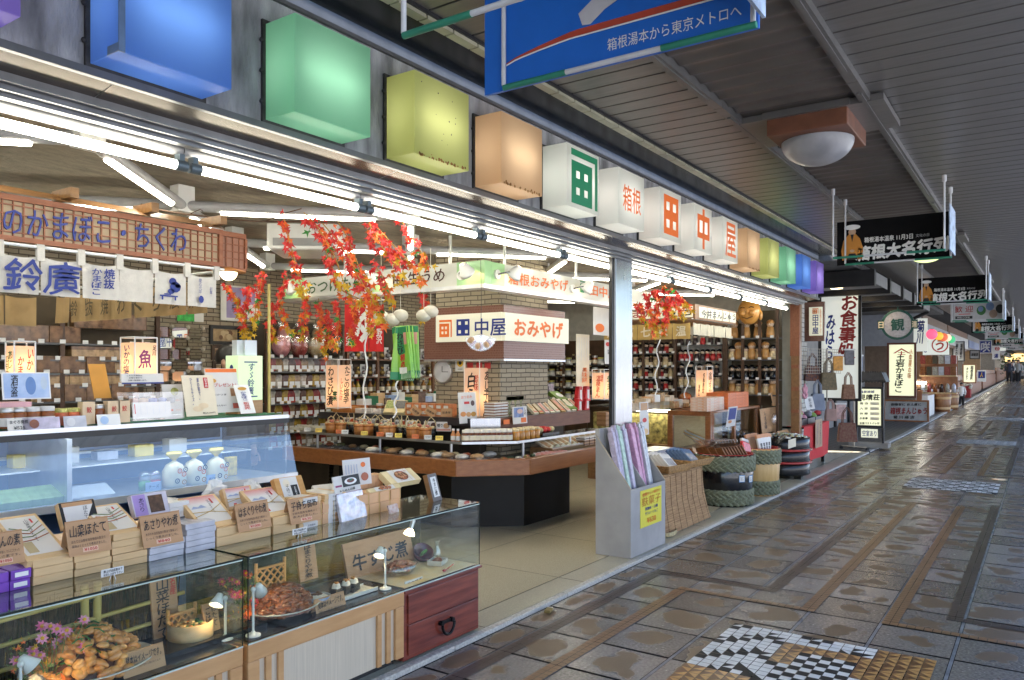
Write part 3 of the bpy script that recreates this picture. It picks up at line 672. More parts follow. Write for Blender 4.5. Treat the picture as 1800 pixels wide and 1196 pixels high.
# ================================================================ kiosk sign over the island counter
mLime=shade('lime_acrylic',(.38,.62,.32),.2,.25,.06);mMilk=shade('milk_acrylic',(.62,.62,.56),.2,.25,.05)
ks=thing('corner_sign','pale green and white lettered sign box hung over the island counter','sign',(5.32,3.95,2.28))
ZB,ZT=2.285,2.485;SX,SY=5.32,3.95
def yx(px):d=ray(px,500);return SX*d.y/d.x
def xx_(px):d=ray(px,500);return SY*d.x/d.y
segL=[(852,803,1),(803,668,0),(668,655,1),(655,535,0),(535,500,1)]
segR=[(852,887,1),(887,1160,0)]
for a,b,gmat in segL:MB().bx(SX,SX+.10,yx(a)+.001,yx(b),ZB,ZT).obj('sign_panel',mLime if gmat else mMilk,ks,W=True)
for a,b,gmat in segR:MB().bx(xx_(a)+(.101 if a==852 else 0),xx_(b),SY,SY+.10,ZB,ZT-.001).obj('sign_panel',mLime if gmat else mMilk,ks,W=True)
tr=MB();tr.bx(SX-.006,SX+.12,SY-.006,yx(500),ZB-.035,ZB-.001).bx(SX+.12,xx_(1160),SY-.006,SY+.12,ZB-.036,ZB-.002)
tr.obj('bottom_trim',mAlu,ks,W=True)
po=MB()
for v in ((SX+.05,yx(785),0),(xx_(895),SY+.05,0),(xx_(1020),SY+.05,0),(SX+.05,yx(600),0)):
 MB().cyl((v[0],v[1],ZT),(v[0],v[1],2.74),.014,n=8).obj('hanger_post',mWhite,ks,W=True)
TL=fW((SX-.003,0,0));TR=fS((0,SY-.003,0))
mDkG=M('dark_green_brush',(.03,.09,.02),.5);mDkB=M('dark_brown_brush',(.06,.015,.01),.5)
def tl(s,p0,p1,m,h=.12):a,b=-yx(p0),-yx(p1);text(s,TL,(a+b)/2,(ZB+ZT)/2,b-a,h,m,ks,.015,.4)
tl('おつけもの',540,640,mDkG);tl('梅 生うめ',690,782,mDkB)
a,b=xx_(893),xx_(998);text('箱根おみやげ',TR,(a+b)/2,(ZB+ZT)/2-.005,b-a,.11,mOr,ks,.015,.4)
cm=MB();crest(cm,TR,(xx_(1018)+xx_(1029))/2,(ZB+ZT)/2+.02,.11,.12);cm.obj('crest',mGrn,ks,W=True)
a,b=xx_(1036),xx_(1083);text('田中屋',TR,(a+b)/2,(ZB+ZT)/2+.005,b-a,.11,mOr,ks,.02)
def spot(loc,rz,label,aim=-.9,lit=True):
 o=thing('spot_lamp',label,'spotlight',loc,rz,'round white spotlights on the hanging signs')
 MB().cyl((0,0,0),(0,-.02,0),.042,n=16).obj('mount',mWhite,o)
 MB().tube([(0,-.02,0),(.02,-.06,.01),(.06,-.09,.02),(.11,-.10,.03)],.008).obj('arm',mSteel,o)
 q=Matrix.Translation((.13,-.11,.02))@Matrix.Rotation(aim,4,'X')
 MB().lathe([(.022,.07),(.032,.065),(.062,-.01),(.068,-.015),(.068,-.04),(.060,-.04),(.055,-.01),(.028,.05),(0,.052)],n=18,T=q).obj('housing',mWhite,o)
 MB().ball((0,0,.02),.034,12,8,0,q,(1,1,1.1)).obj('bulb',mBulb if lit else mWhite,o)
 return o
spot((SX-.002,yx(812),2.37),R(-90),'spotlight on the sign left of its pale green corner',.75)
spot((xx_(872),SY-.002,2.38),0,'spotlight on the sign just right of its pale green corner',.75)
spot((xx_(1005),SY-.002,2.37),0,'spotlight over the crest near the steel pillar',.75)
spot((SX-.002,yx(655),2.37),R(-90),'spotlight on the sign half hidden by maple leaves',.75)
spot((SX-.002,yx(512),2.36),R(-90),'spotlight at the far left end of the pale green sign',.75)
# ================================================================ stone column with patterned panels
col=thing('stone_column','stone faced column in the middle of the shop behind the corner sign','column',(6.6,4.8,.02))
CX0,CY0=6.2,4.4
MB().bx(CX0,7.08,CY0,5.22,.02,2.74).obj('shaft',mStone,col,W=True)
def pattern_mat():
 m=bpy.data.materials.new('small_script_pattern');m.use_nodes=True;n=m.node_tree.nodes;L=m.node_tree.links;b=n['Principled BSDF'];b.inputs['Roughness'].default_value=.25
 tc=n.new('ShaderNodeTexCoord');se=n.new('ShaderNodeSeparateXYZ');L.new(tc.outputs['Object'],se.inputs[0])
 ad=n.new('ShaderNodeMath');L.new(se.outputs[0],ad.inputs[0]);L.new(se.outputs[1],ad.inputs[1]);co=n.new('ShaderNodeCombineXYZ');L.new(ad.outputs[0],co.inputs[0]);L.new(se.outputs[2],co.inputs[1])
 t=n.new('ShaderNodeTexBrick');L.new(co.outputs[0],t.inputs[0]);t.inputs['Scale'].default_value=1;t.inputs['Brick Width'].default_value=.02;t.inputs['Row Height'].default_value=.024;t.inputs['Mortar Size'].default_value=.0045;t.offset=.3
 t.inputs['Color1'].default_value=(.09,.022,.016,1);t.inputs['Color2'].default_value=(.13,.035,.022,1);t.inputs['Mortar'].default_value=(.22,.11,.08,1)
 v=n.new('ShaderNodeTexVoronoi');v.inputs['Scale'].default_value=110;L.new(co.outputs[0],v.inputs[0])
 mx=n.new('ShaderNodeMix');mx.data_type='RGBA';L.new(v.outputs['Distance'],mx.inputs[0]);L.new(t.outputs[0],mx.inputs[6]);mx.inputs[7].default_value=(.20,.10,.075,1)
 L.new(mx.outputs[2],b.inputs['Base Color']);return m
mScript=pattern_mat()
px0,py0=6.13,4.31;pz0,pz1=1.655,2.18
MB().bx(px0,px0+.03,py0,5.32,pz0,pz1).bx(px0+.031,7.29,py0,py0+.03,pz0+.001,pz1-.001).obj('patterned_panel',mScript,col,W=True)
MB().bx(px0-.008,px0+.04,py0-.006,5.32,pz0-.02,pz0-.001).bx(px0+.041,7.29,py0-.008,py0+.03,pz0-.02,pz0-.001).obj('panel_trim',mAlu,col,W=True)
mLitW=shade('lit_sign_white',(.70,.68,.56),.3,.3,.15)
sg=thing('lit_sign','lit white sign with orange crest and blue name on the left face of the column','sign',(px0,4.8,1.97))
ya=px0*ray(770,570).y/ray(770,570).x
MB().bx(px0-.035,px0-.001,py0+.004,ya,1.83,2.105).obj('panel',mLitW,sg,W=True)
T=fW((px0-.036,0,0));lm=MB();crest(lm,T,-(ya-.13),1.965,.165,.175,hole=.2);lm.obj('crest',mOr,sg,W=True)
lm=MB();ta_sign(lm,T,-(ya-.355),1.97,.165,.165,hole=.2,t=.14);lm.obj('lettering',mBlue,sg,W=True)
text('中屋',T,-(ya-.69),1.965,.37,.17,mBlue,sg,.014)
sg=thing('lit_sign','lit white sign reading orange rounded letters on the right face of the column','sign',(6.7,py0,1.97))
MB().bx(px0-.03,7.31,py0-.035,py0-.001,1.83,2.10).obj('panel',mLitW,sg,W=True)
text('おみやげ',fS((0,py0-.036,0)),6.72,1.965,.92,.165,mOr,sg,.035)
ck=MB();ck.lathe([(0,.0),(.10,0),(.115,.012),(.12,0),(.12,-.02)],n=28);q=fW((CX0-.02,CX0*ray(780,654).y/ray(780,654).x,at(780,654,X=CX0).z))
ckt=thing('wall_clock','round silver wall clock on the stone column','clock',q.translation)
m_=MB();m_.v=[q@v for v in ck.v];m_.f=ck.f;m_.m=ck.m;m_.s=ck.s;m_.obj('case',mAlu,ckt,W=True)
h_=MB();h_.disc(0,0,.1,.004,24,0,q);h_.obj('dial',M('clock_dial',(.55,.56,.58),.3),ckt,W=True)
MB().rect(-.004,.004,0,.06,.007,0,q).rect(0,.08,-.003,.003,.008,0,q).obj('hands',mBlk,ckt,W=True)
def poster(name,label,cat,T,w_,h_,mat,th=.006,group=None):
 """a flat card: a thin board on plane T, its centre at T's origin"""
 o=thing(name,label,cat,T.translation,0,group);m=MB();m.bx(-w_/2,w_/2,-h_/2,h_/2,-th,0,0,T);m.obj('board',mat,o,W=True);return o
p=at(809,610+31,X=CX0-.01);o=poster('poster','small white poster with a yellow disc on the stone column beside the clock','poster',fW(p),.13,.14,mPaper)
m_=MB();m_.disc(0,.015,.04,.003,18,0,fW(p));m_.rect(-.03,.03,-.05,-.045,.003,1,fW(p));m_.disc(.0,.015,.02,.004,10,1,fW(p));m_.obj('print',[M('print_yellow',(.8,.5,.02),.5),mBlk],o,W=True)
for k,pxx in enumerate((826,842,857)):
 p=at(pxx,643,X=CX0-.012);poster('card_sticker','%s of three small red card stickers above the tall lit paper lantern'%('left','middle','right')[k],'sticker',fW(p),.07,.06,M('sticker_red',(.5,.04,.04),.5),group='red card stickers on the column')
 # ================================================================ back wall: frames, posters, mirror
def frame(px0_,py0_,px1_,py1_,label,art,fcol=(.06,.035,.02),mat_=True,Y=7.58):
 a=at(px0_,py0_,Y=Y);b=at(px1_,py1_,Y=Y);w_,h_=b.x-a.x,a.z-at(px0_,py1_,Y=Y).z
 T=fS(((a.x+b.x)/2,Y,a.z-h_/2));o=thing('framed_picture',label,'picture',T.translation)
 m=MB();t=.035
 for r_ in ((-w_/2,w_/2,-h_/2,-h_/2+t),(-w_/2,w_/2,h_/2-t,h_/2),(-w_/2,-w_/2+t,-h_/2+t,h_/2-t),(w_/2-t,w_/2,-h_/2+t,h_/2-t)):m.bx(*r_,-.005,.02,0,T)
 m.obj('frame',M('frame_'+label[:12].replace(' ','_'),fcol,.4),o,W=True)
 MB().rect(-w_/2+.01,w_/2-.01,-h_/2+.01,h_/2-.01,.002,0,T).obj('mount_board',mCream if mat_ else M('art_dark',(.10,.10,.12),.3,v=.5,sc=8),o,W=True)
 m=MB();q=.5 if mat_ else .8
 m.rect(-w_/2*q,w_/2*q,-h_/2*q,h_/2*q,.004,0,T)
 for _ in range(9):m.disc(rnd.uniform(-w_,w_)*.25*q,rnd.uniform(-h_,h_)*.25*q,rnd.uniform(.02,.05)*w_*2,.006+.0005*_,9,rnd.choice((1,2)),T)
 m.obj('picture',art,o,W=True);return o
mArt1=[M('art_tan',(.35,.24,.12),.6,v=.3,sc=20),M('art_brown',(.14,.07,.03),.6),M('art_sand',(.5,.38,.22),.6)]
frame(368,572,422,605,'wide black framed picture on the stone back wall',mArt1,(.012,.012,.013),False)
frame(371,607,392,633,'upper left of four small framed prints on the back wall',mArt1);frame(397,606,416,632,'upper right of four small framed prints on the back wall',mArt1)
frame(373,635,393,662,'lower left of four small framed prints on the back wall',mArt1);frame(397,636,416,660,'lower right of four small framed prints on the back wall',mArt1)
frame(450,570,472,603,'dark carved picture by the bamboo pole beside the maple leaves',mArt1,(.10,.05,.02),False)
def wposter(px0_,py0_,px1_,py1_,label,mat,Y=7.57,name='poster'):
 a=at(px0_,py0_,Y=Y);b=at(px1_,py1_,Y=Y);c=at(px0_,py1_,Y=Y);T=fS(((a.x+b.x)/2,Y,(a.z+c.z)/2));return poster(name,label,'poster',T,b.x-a.x,a.z-c.z,mat),T,b.x-a.x,a.z-c.z
o,T,w_,h_=wposter(388,500,456,563,'pale lilac poster behind the left maple leaves',mPaper)
m=MB();m.rect(-w_*.36,w_*.38,-h_*.42,h_*.45,.002,0,T);m.disc(w_*.25,-h_*.2,h_*.2,.004,16,1,T);m.obj('print',[M('lilac_print',(.33,.27,.48),.5),mPaper],o,W=True)
text('桜',T,-w_*.15,-h_*.12,h_*.22,h_*.25,mBlk,o,lift=.005)
o,T,w_,h_=wposter(311,548,358,564,'bright green and white poster under the kiosk curtain',mPaper)
MB().rect(-w_/2,w_*.14,-h_/2,h_/2,.002,0,T).obj('print',M('print_green',(.04,.42,.07),.5,v=.5,sc=20),o,W=True)
mir=thing('tile_mirror','wall mirror of square glass tiles with round studs behind the lit squid lantern','mirror',at(320,618,Y=7.55))
mMir=M('mirror_glass',(.75,.77,.8),.015,1,.0)
a=at(279,574,Y=7.5);b=at(361,663,Y=7.5);zt_=at(300,574,Y=7.5).z;zb_=at(300,672,Y=7.5).z;nxm,nzm=3,5;mt,stud=MB(),MB()
for i in range(nxm):
 for j in range(nzm):
  xa=a.x+(b.x-a.x)*i/nxm;xb=a.x+(b.x-a.x)*(i+1)/nxm;za=zb_+(zt_-zb_)*j/nzm;zb2=zb_+(zt_-zb_)*(j+1)/nzm;e=rnd.uniform(-.006,.006)
  mt.add([(xa+.006,7.55+e,za+.006),(xb-.006,7.55-e,za+.006),(xb-.006,7.55-e,zb2-.006),(xa+.006,7.55+e,zb2-.006)],[(0,1,2,3)])
for i in range(nxm+1):
 for j in range(nzm+1):stud.ball((a.x+(b.x-a.x)*i/nxm,7.54,zb_+(zt_-zb_)*j/nzm),.022,8,5)
mt.obj('mirror_tile',mMir,mir,W=True);stud.obj('stud',M('stud_cream',(.5,.45,.36),.4),mir,W=True)
# air conditioner under the ceiling behind the maple sprays
ac=thing('air_conditioner','white ceiling air conditioner behind the hanging maple sprays','air conditioner',at(540,420,t=6.5))
p=at(545,425,t=6.6);T=Matrix.Translation(p)@Matrix.Rotation(R(-52),4,'Z')
MB().bx(-.30,.28,-.28,.28,-.11,.13,0,T).obj('body',mWhite,ac,.03,W=True);MB().bx(-.24,.24,-.30,-.284,-.08,-.02,0,T).obj('vent',M('vent_grey',(.3,.3,.3),.5),ac,W=True)
# ================================================================ glass display cases at the kerb
mPanel=M('pale_ribbed_panel',(.60,.52,.40),.6,v=.10,sc=5,st=(30,1,.6),bump=.25)
mOlive=glass('olive_back_glass',(.62,.60,.34),.06);mEdge=M('glass_edge_dark',(.012,.02,.016),.15);mEdgeL=M('glass_edge_light',(.55,.66,.60),.2)
YF,YB,ZG=2.735,3.20,.772
def case(name,label,x0,x1,zb,xs_end,base_hi=.40):
 o=thing(name,label,'display case',((x0+x1)/2,(YF+YB)/2,.02))
 # wooden base: top rail, corner posts, recessed pale panel, slats at both ends
 if base_hi:
  m=MB();m.bx(x0,xs_end,YF,YB,base_hi-.075,base_hi)
  for a in (x0,xs_end-.06):m.bx(a,a+.06,YF+.002,YB-.002,.06,base_hi-.076)
  m.obj('base_frame',mHinoki,o,.004,W=True)
  MB().bx(x0+.01,xs_end-.01,YF+.02,YB-.02,.06,base_hi-.076).obj('panel',mPanel,o,W=True)
  sl=MB()
  for k in range(2):
   for s in (0,1):
    xa=x0+.095+k*.065 if s==0 else xs_end-.095-k*.065-.028
    sl.bx(xa,xa+.028,YF+.006,YF+.019,.062,base_hi-.077)
  sl.obj('slat',mHinoki,o,W=True)
  MB().bx(x0+.02,xs_end-.02,YF+.06,YB-.02,.0,.06).obj('plinth',mDark,o,W=True)
 gl=MB()
 gl.bx(x0+.004,x1-.004,YF+.004,YF+.009,base_hi+.001,ZG-.008)
 gl.obj('front_pane',mGlass,o,W=True)
 MB().bx(x0,x0+.005,YF+.01,YB,base_hi+.001,ZG-.008).obj('left_pane',mGlass,o,W=True)
 MB().bx(x1-.005,x1,YF+.01,YB,base_hi+.001,ZG-.008).obj('right_pane',mGlass,o,W=True)
 MB().bx(x0-.001,x1+.001,YF,YB,ZG-.0075,ZG).obj('top_pane',mGlassTop,o,W=True)
 e=MB();e.bx(x0-.002,x1+.002,YF-.0025,YF-.0005,ZG-.007,ZG+.0005);e.bx(x0-.0025,x0-.0015,YF,YB,ZG-.007,ZG)
 for xx in (x0+.001,x1-.001):e.cyl((xx,YF+.003,base_hi),(xx,YF+.003,ZG-.008),.0028,n=6)
 e.obj('edge',mEdge,o,W=True)
 e2=MB();e2.bx(x0,x1,YF-.0015,YF+.002,base_hi+.0005,base_hi+.006).bx(x0+.006,x1-.006,YF-.0025,YF-.001,ZG-.012,ZG-.0078);e2.obj('edge_highlight',mEdgeL,o,W=True)
 # black floor of the showcase and greenish rear glass
 MB().bx(x0+.02,x1-.02,YF+.02,YB-.01,base_hi+.001,base_hi+.006).obj('tray_floor',mBlackLac if name=='glass_case' else mBlackLac,o,W=True)
 MB().bx(x0+.01,x1-.01,YB-.012,YB-.006,base_hi+.002,ZG-.009).obj('back_pane',mOlive,o,W=True)
 return o
case('glass_case','glass display case with the big platter of scallops, at the left photo edge',.60,2.015,0,2.015)
case('glass_case','glass display case with rice balls and clam platter beside the red drawer chest',2.04,3.645,0,2.995,.40)
dc=thing('drawer_chest','dark red lacquered drawer chest with black ring handle under the glass case','chest',(3.33,2.95,.02))
mRedWood=wood('red_stained_wood',(.11,.016,.010),(.26,.055,.03),3.2,(1.0,7,12),.28,.1,.35)
x0,x1=3.0,3.65
MB().bx(x0,x1,YF+.012,YB,.03,.385).obj('carcass',mRedWood,dc,.004,W=True);MB().bx(x0-.004,x1+.012,YF-.006,YB+.005,.386,.399).obj('top_board',mRedWood,dc,.003,W=True)
for z0_,z1_ in ((.055,.212),(.218,.372)):MB().bx(x0+.03,x1-.02,YF+.002,YF+.0119,z0_,z1_).obj('drawer_front',mRedWood,dc,.003,W=True)
h=MB();cx=x0+.33;h.bx(cx-.06,cx+.06,YF-.012,YF+.0015,.150,.166)
for s in (-1,1):h.cyl((cx+s*.045,YF-.02,.158),(cx+s*.045,YF,.158),.014,n=10)
h.tube([(cx+.052*math.cos(t_),YF-.022,.152-.062*abs(math.sin(t_))) for t_ in [math.pi*k/12 for k in range(13)]],.0085)
h.obj('handle',M('black_iron',(.012,.012,.013),.4,.6),dc,W=True)
# tray floor of the small case over the drawers: bright printed cloth
m=MB();m.bx(3.02,3.63,YF+.02,YB-.02,.4065,.410);m.obj('printed_cloth',M('printed_cloth',(.72,.68,.58),.6,v=0,sc=4.5,c2=(.70,.42,.10)),dc,W=True)
# ---- food under glass
def dish(name,label,cat,loc,r,mat,ry=None,h=.03,rim=None,sy=1):
 o=MB().lathe([(0,0),(r*.55,0),(r*.62,.004),(r,h),(r*1.0,h+.004),(r*.95,h+.002),(r*.6,.010),(0,.008)],n=36,sy=sy).solo(name,mat,label,cat,loc);return o
mPlate=M('glazed_plate',(.62,.60,.55),.15,coat=.4,v=.05);mScal=M('simmered_scallop',(.46,.15,.025),.28,v=0,sc=14,c2=(.74,.38,.11),coat=.5)
ZT_=.4075
def heap(n_,rx,ry,hh,fn):
 for k in range(n_):
  while True:
   u,v=rnd.uniform(-1,1),rnd.uniform(-1,1)
   if u*u+v*v<1:break
  z=hh*(1-(u*u+v*v))**.8;fn(Vector((u*rx,v*ry,z*rnd.uniform(.82,1.0))))
pc=(1.50,2.955)
dish('platter','large pale oval platter holding the heap of scallops','platter',(pc[0],pc[1],ZT_+.012),.235,mPlate,sy=.83)
sc_=MB();sc_.lathe([(.165,.0),(.15,.03),(.105,.08),(.05,.115),(0,.125)],n=24,m=1,sy=.8)
def one_scallop(p):
 a=rnd.uniform(0,6.28);q=Matrix.Translation(p)@Matrix.Rotation(a,4,'Z')@Matrix.Rotation(rnd.uniform(-.9,.9),4,'X')@Matrix.Rotation(rnd.uniform(-.5,.5),4,'Y')
 s=rnd.uniform(.016,.026);sc_.ball((0,0,0),s,9,6,0,q,(1.25,.95,.62));sc_.ball((s*.9,0,0),s*.65,7,5,0,q,(.8,1.0,.55))
heap(250,.185,.15,.155,one_scallop)
o=sc_.solo('scallop_heap',[mScal,M('scallop_gap_shade',(.16,.045,.008),.4)],'glossy golden heap of simmered scallops on the large oval platter','food',(pc[0],pc[1],ZT_+.02))  # dark base mound paints the shade in the gaps between scallops
gr=MB()
def sprig(p):
 a=rnd.uniform(0,6.28);d=Vector((math.cos(a),math.sin(a),rnd.uniform(-.2,.4)))*.02;gr.tube([p+Vector((0,0,.014))-d,p+Vector((0,0,.02)),p+Vector((0,0,.014))+d],.0026,5,rnd.choice((0,0,1)))
heap(46,.17,.14,.165,sprig)
gr.solo('greens',[M('chopped_greens',(.03,.16,.03),.4),M('dark_mushroom',(.03,.018,.01),.4)],'dark green sprigs scattered over the scallop heap','garnish',(pc[0],pc[1],ZT_+.02),kind='stuff')
# rice in a round wooden box
def at2(px,py,Y,):return at(px,py,Y=Y)
bx0=at(335,1105,Y=2.98);bl_=(bx0.x,2.98,ZT_+.005)
rb=thing('rice_box','round thin wood box filled with scallop rice','food box',bl_)
MB().lathe([(.088,0),(.09,.004),(.092,.075),(.086,.075),(.084,.05),(0,.05)],n=30).obj('box',mPale,rb)
ri=MB();heap(70,.078,.078,.028,lambda p:ri.ball(p+Vector((0,0,.045)),rnd.uniform(.008,.014),7,5,rnd.choice((0,0,0,1,2)),None,(1.2,.8,.6)))
ri.obj('rice',[M('seasoned_rice',(.72,.48,.2),.4),M('carrot_bits',(.6,.18,.03),.4),M('rice_greens',(.05,.15,.03),.5)],rb)
# wooden plaques in the cases
def plaque(px0,py0,px1,py1,Y,label,lines,mat=None,tilt=R(12),cols_=None,th=.012,bold=.01):
 a=at(px0,py1,Y=Y);b=at(px1,py1,Y=Y);tp=at((px0+px1)/2,py0,Y=Y);w_,hgt=b.x-a.x,tp.z-(a.z+b.z)/2
 z0_=(a.z+b.z)/2
 o=thing('sign_board',label,'sign board',((a.x+b.x)/2,Y,z0_),0,None,(-tilt,0,0))
 MB().bx(-w_/2,w_/2,0,th,0,hgt/math.cos(tilt)).obj('board',mat or mKraft,o,.002)
 T=fS((0,-.0005,0))
 for (s,cx,cy,ww,hh,m_) in lines:text(s,T,cx*w_,cy*hgt,ww*w_,hh*hgt,m_,o,bold,.5,W=False)
 return o,w_,hgt
plaque(272,1012,318,1130,3.06,'tall wooden board reading a scallop dish name, behind the rice box',[(vert('山菜ほたて'),-.1,.52,.5,.86,mBlk),(vert('名産'),.33,.82,.22,.28,mRed)],tilt=R(8))
plaque(362,1062,388,1110,2.93,'small leaning wooden card between the rice box and a lamp',[(vert('ほたて'),.2,.55,.36,.75,mBlk),(vert('ごはん'),-.22,.5,.36,.8,mBlk)],tilt=R(14))
def tent(px0,py0,px1,py1,Y,label,big,small,price=None,mat=None,rz=0,bh=.34):
 """folded price card: a front board leaning back on a rear leg"""
 a=at(px0,py1,Y=Y);b=at(px1,py1,Y=Y);z0_=(a.z+b.z)/2;w_=b.x-a.x;hgt=at((px0+px1)/2,py0,Y=Y).z-z0_
 tilt=R(16)
 o=thing('price_card',label,'price card',((a.x+b.x)/2,Y,z0_),rz);q=Matrix.Rotation(-tilt,4,'X')
 MB().bx(-w_/2,w_/2,0,.003,0,hgt,0,q).obj('front',mat or mKraft,o,W=False)
 q2=Matrix.Translation((0,hgt*math.sin(tilt)*2,0))@Matrix.Rotation(tilt,4,'X');MB().bx(-w_/2,w_/2,-.003,0,0,hgt,0,q2).obj('rear_leg',mat or mKraft,o)
 T=q@fS((0,-.0005,0))
 text(big,T,0,hgt*.70,w_*.84,hgt*bh,mBlk,o,.005,.8,W=False)
 for k,s in enumerate(small):text(s,T,-w_*.02,hgt*(.40-.13*k),w_*.80,hgt*.085,mBlk,o,W=False)
 if price:
  MB().rect(-w_*.18,w_*.18,hgt*.07,hgt*.20,.001,0,T).obj('price_label',M('price_pink',(.75,.50,.34),.6),o);text(price,T,0,hgt*.135,w_*.30,hgt*.09,mRed,o,.01,W=False,lift=.002)
 return o
tent(219,1140,293,1187,2.80,'brown sample notice card in front of the scallop platter','見本はイメージです。',['季節によって色が変わる事があります'],bh=.3)
tent(559,1047,611,1085,2.80,'brown sample notice card in front of the rice balls','見本はイメージです。',['季節によって色が変わる事があります'],bh=.3)
def desk_lamp(px,py,hgt,Y,label,rz=0,flip=1):
 p=at(px,py,Y=Y);p.z=ZT_
 o=thing('desk_lamp',label,'desk lamp',p,rz,'small white lamps inside the glass cases')
 MB().lathe([(0,0),(.032,0),(.032,.006),(.012,.010),(.008,.02),(0,.02)],n=18).obj('base',mWhite,o);MB().cyl((0,0,.01),(0,0,hgt),.0055,n=8).obj('stem',mWhite,o)
 q=Matrix.Translation((-.028*flip,.012,hgt-.006))@Matrix.Rotation(R(38)*flip,4,'Y')@Matrix.Rotation(R(-16),4,'X')
 MB().lathe([(0,.034),(.013,.030),(.018,.012),(.032,-.022),(.028,-.022),(.014,.010),(0,.014)],n=16,T=q).ball((0,0,hgt),.011,8,6).obj('head',mWhite,o);MB().ball((0,0,-.006),.011,8,6,0,q).obj('bulb',emit('halogen',(1,.72,.36),80),o)
 return o
desk_lamp(396,1135,.175,2.86,'white desk lamp beside the round rice box',0,1)
desk_lamp(36,1215,.165,2.80,'white desk lamp among the flowers at the left photo edge',0,-1)
desk_lamp(445,1112,.20,2.80,'white desk lamp before the dark clam platter',R(200),1)
desk_lamp(677,1043,.20,2.83,'white desk lamp before the large wooden beef sign',0,1)
# clam platter
p=at(497,1070,Y=2.94);dish('platter','round white platter holding the dark heap of clams','platter',(p.x,2.94,ZT_+.012),.185,mPlate,sy=.85)
cl=MB();cl.lathe([(.15,0),(.13,.04),(.08,.08),(0,.105)],n=20,sy=.85)
def clam(pp):
 q=Matrix.Translation(pp)@Matrix.Rotation(rnd.uniform(0,6.28),4,'Z')@Matrix.Rotation(rnd.uniform(-1,1),4,'X');cl.ball((0,0,0),rnd.uniform(.012,.020),7,5,0,q,(1.4,.8,.5))
heap(380,.15,.125,.12,clam)
cl.solo('clam_heap',M('soy_clam',(.09,.022,.006),.3,v=0,sc=24,c2=(.32,.10,.028),coat=.5),'dark brown heap of soy simmered clams on the round white platter','food',(p.x,2.94,ZT_+.02))
# rice bowl, rice balls on a long dish
p=at(557,1060,Y=2.88);bw=thing('rice_bowl','blue and white porcelain rice bowl beside the rice balls','bowl',(p.x,2.88,ZT_))
MB().lathe([(0,.0),(.028,0),(.03,.012),(.05,.03),(.066,.058),(.063,.058),(.045,.034),(0,.028)],n=26).obj('bowl',M('blue_white_porcelain',(.58,.60,.62),.12,v=0,sc=26,c2=(.12,.2,.42),coat=.4),bw)
MB().ball((0,0,.046),.056,18,8,0,None,(1,1,.35),0,.55).obj('rice',M('white_rice',(.75,.72,.66),.5,bump=.5,sc=80),bw);m=MB()
for k in range(9):m.ball((rnd.uniform(-.02,.03),rnd.uniform(-.02,.02),.067),.009,6,4,0,None,(1.4,.8,.5))
m.obj('topping',M('dark_topping',(.10,.04,.015),.3),bw)
p=at(610,1043,Y=2.90);MB().bx(-.15,.16,-.05,.05,0,.012).bx(-.155,.165,-.055,-.05,0,.02).bx(-.155,.165,.05,.055,0,.02).solo('long_dish',mPlate,'long narrow dish carrying the rice balls','dish',(p.x,2.90,ZT_+.001),bev=.004)
mNori=M('nori',(.008,.010,.008),.55,bump=.5,sc=60)
for k,px in enumerate((591,608,622)):
 q=at(px,1030,Y=2.91);o=thing('rice_ball','triangular rice ball wrapped in dark seaweed, %s of the three'%('left','middle','right')[k],'rice ball',(q.x,2.91,ZT_+.013),R(18),'rice balls on the long dish')
 T=Matrix.Rotation(R(90),4,'X');MB().prism([(-.04,0),(.04,0),(.012,.066),(-.012,.066)],-.018,.018,0,T).obj('rice',M('white_rice',(.75,.72,.66),.5),o,.010)
 MB().prism([(-.0415,-.001),(.0415,-.001),(.030,.042),(-.030,.042)],-.0195,.0195,0,T).obj('seaweed',mNori,o,.006);m=MB()
 for i in range(7):m.ball((rnd.uniform(-.012,.012),rnd.uniform(-.01,.01),.066),.007,6,4)
 m.obj('topping',M('amber_topping',(.45,.19,.04),.35),o)
 # beef dish, wine coloured bowl, glass bottle in the far end case
plaque(616,945,733,1022,3.09,'large wooden board reading a beef tendon dish name',[('牛すじ煮',.0,.58,.82,.36,mBlk)],tilt=R(14),th=.016,bold=.02)
plaque(528,955,560,1020,3.0,'narrow tall wooden board reading a soft simmered clam name',[(vert('はまぐりやわ煮'),0,.5,.42,.86,mBlk)],tilt=R(9))
p=at(703,1002,Y=2.98);o=thing('serving_dish','clear glass oval dish full of braised beef','dish',(p.x,2.98,.411))
MB().lathe([(0,0),(.08,0),(.11,.05),(.115,.05),(.086,-.001)],n=26,sy=.75).obj('dish',mFilm,o);m=MB();heap(90,.098,.07,.04,lambda q:m.ball(q+Vector((0,0,.025)),rnd.uniform(.011,.018),7,5,0,None,(1.2,.9,.7)))
m.obj('beef',M('braised_beef',(.17,.04,.015),.3,v=0,c2=(.42,.16,.07),sc=14,coat=.5),o)
p=at(738,1000,Y=3.08);o=thing('lacquer_bowl','wine red lacquer bowl tipped behind the glass dish','bowl',(p.x+.02,3.08,.44),0,None,(R(38),R(-15),0));MB().lathe([(.0,-.03),(.025,-.03),(.05,-.012),(.066,.03),(.062,.03),(.045,-.006),(0,-.018)],n=22).obj('bowl',M('wine_lacquer',(.10,.01,.012),.15,coat=.6),o);MB().bx(-.02,.03,-.008,.006,.0,.03).obj('greens',M('leek_green',(.10,.26,.04),.5),o,.004)
p=at(768,985,Y=3.0);MB().lathe([(0,0),(.022,0),(.026,.02),(.022,.055),(.010,.075),(.010,.10),(.016,.112),(.012,.112),(.007,.10),(.007,.075),(.018,.05),(.02,.02),(0,.006)],n=16).solo('glass_bottle',glass('bottle_glass',(.93,.95,.93),.14),'slim clear glass bottle in the right end of the glass case','bottle',(p.x,3.0,.412))
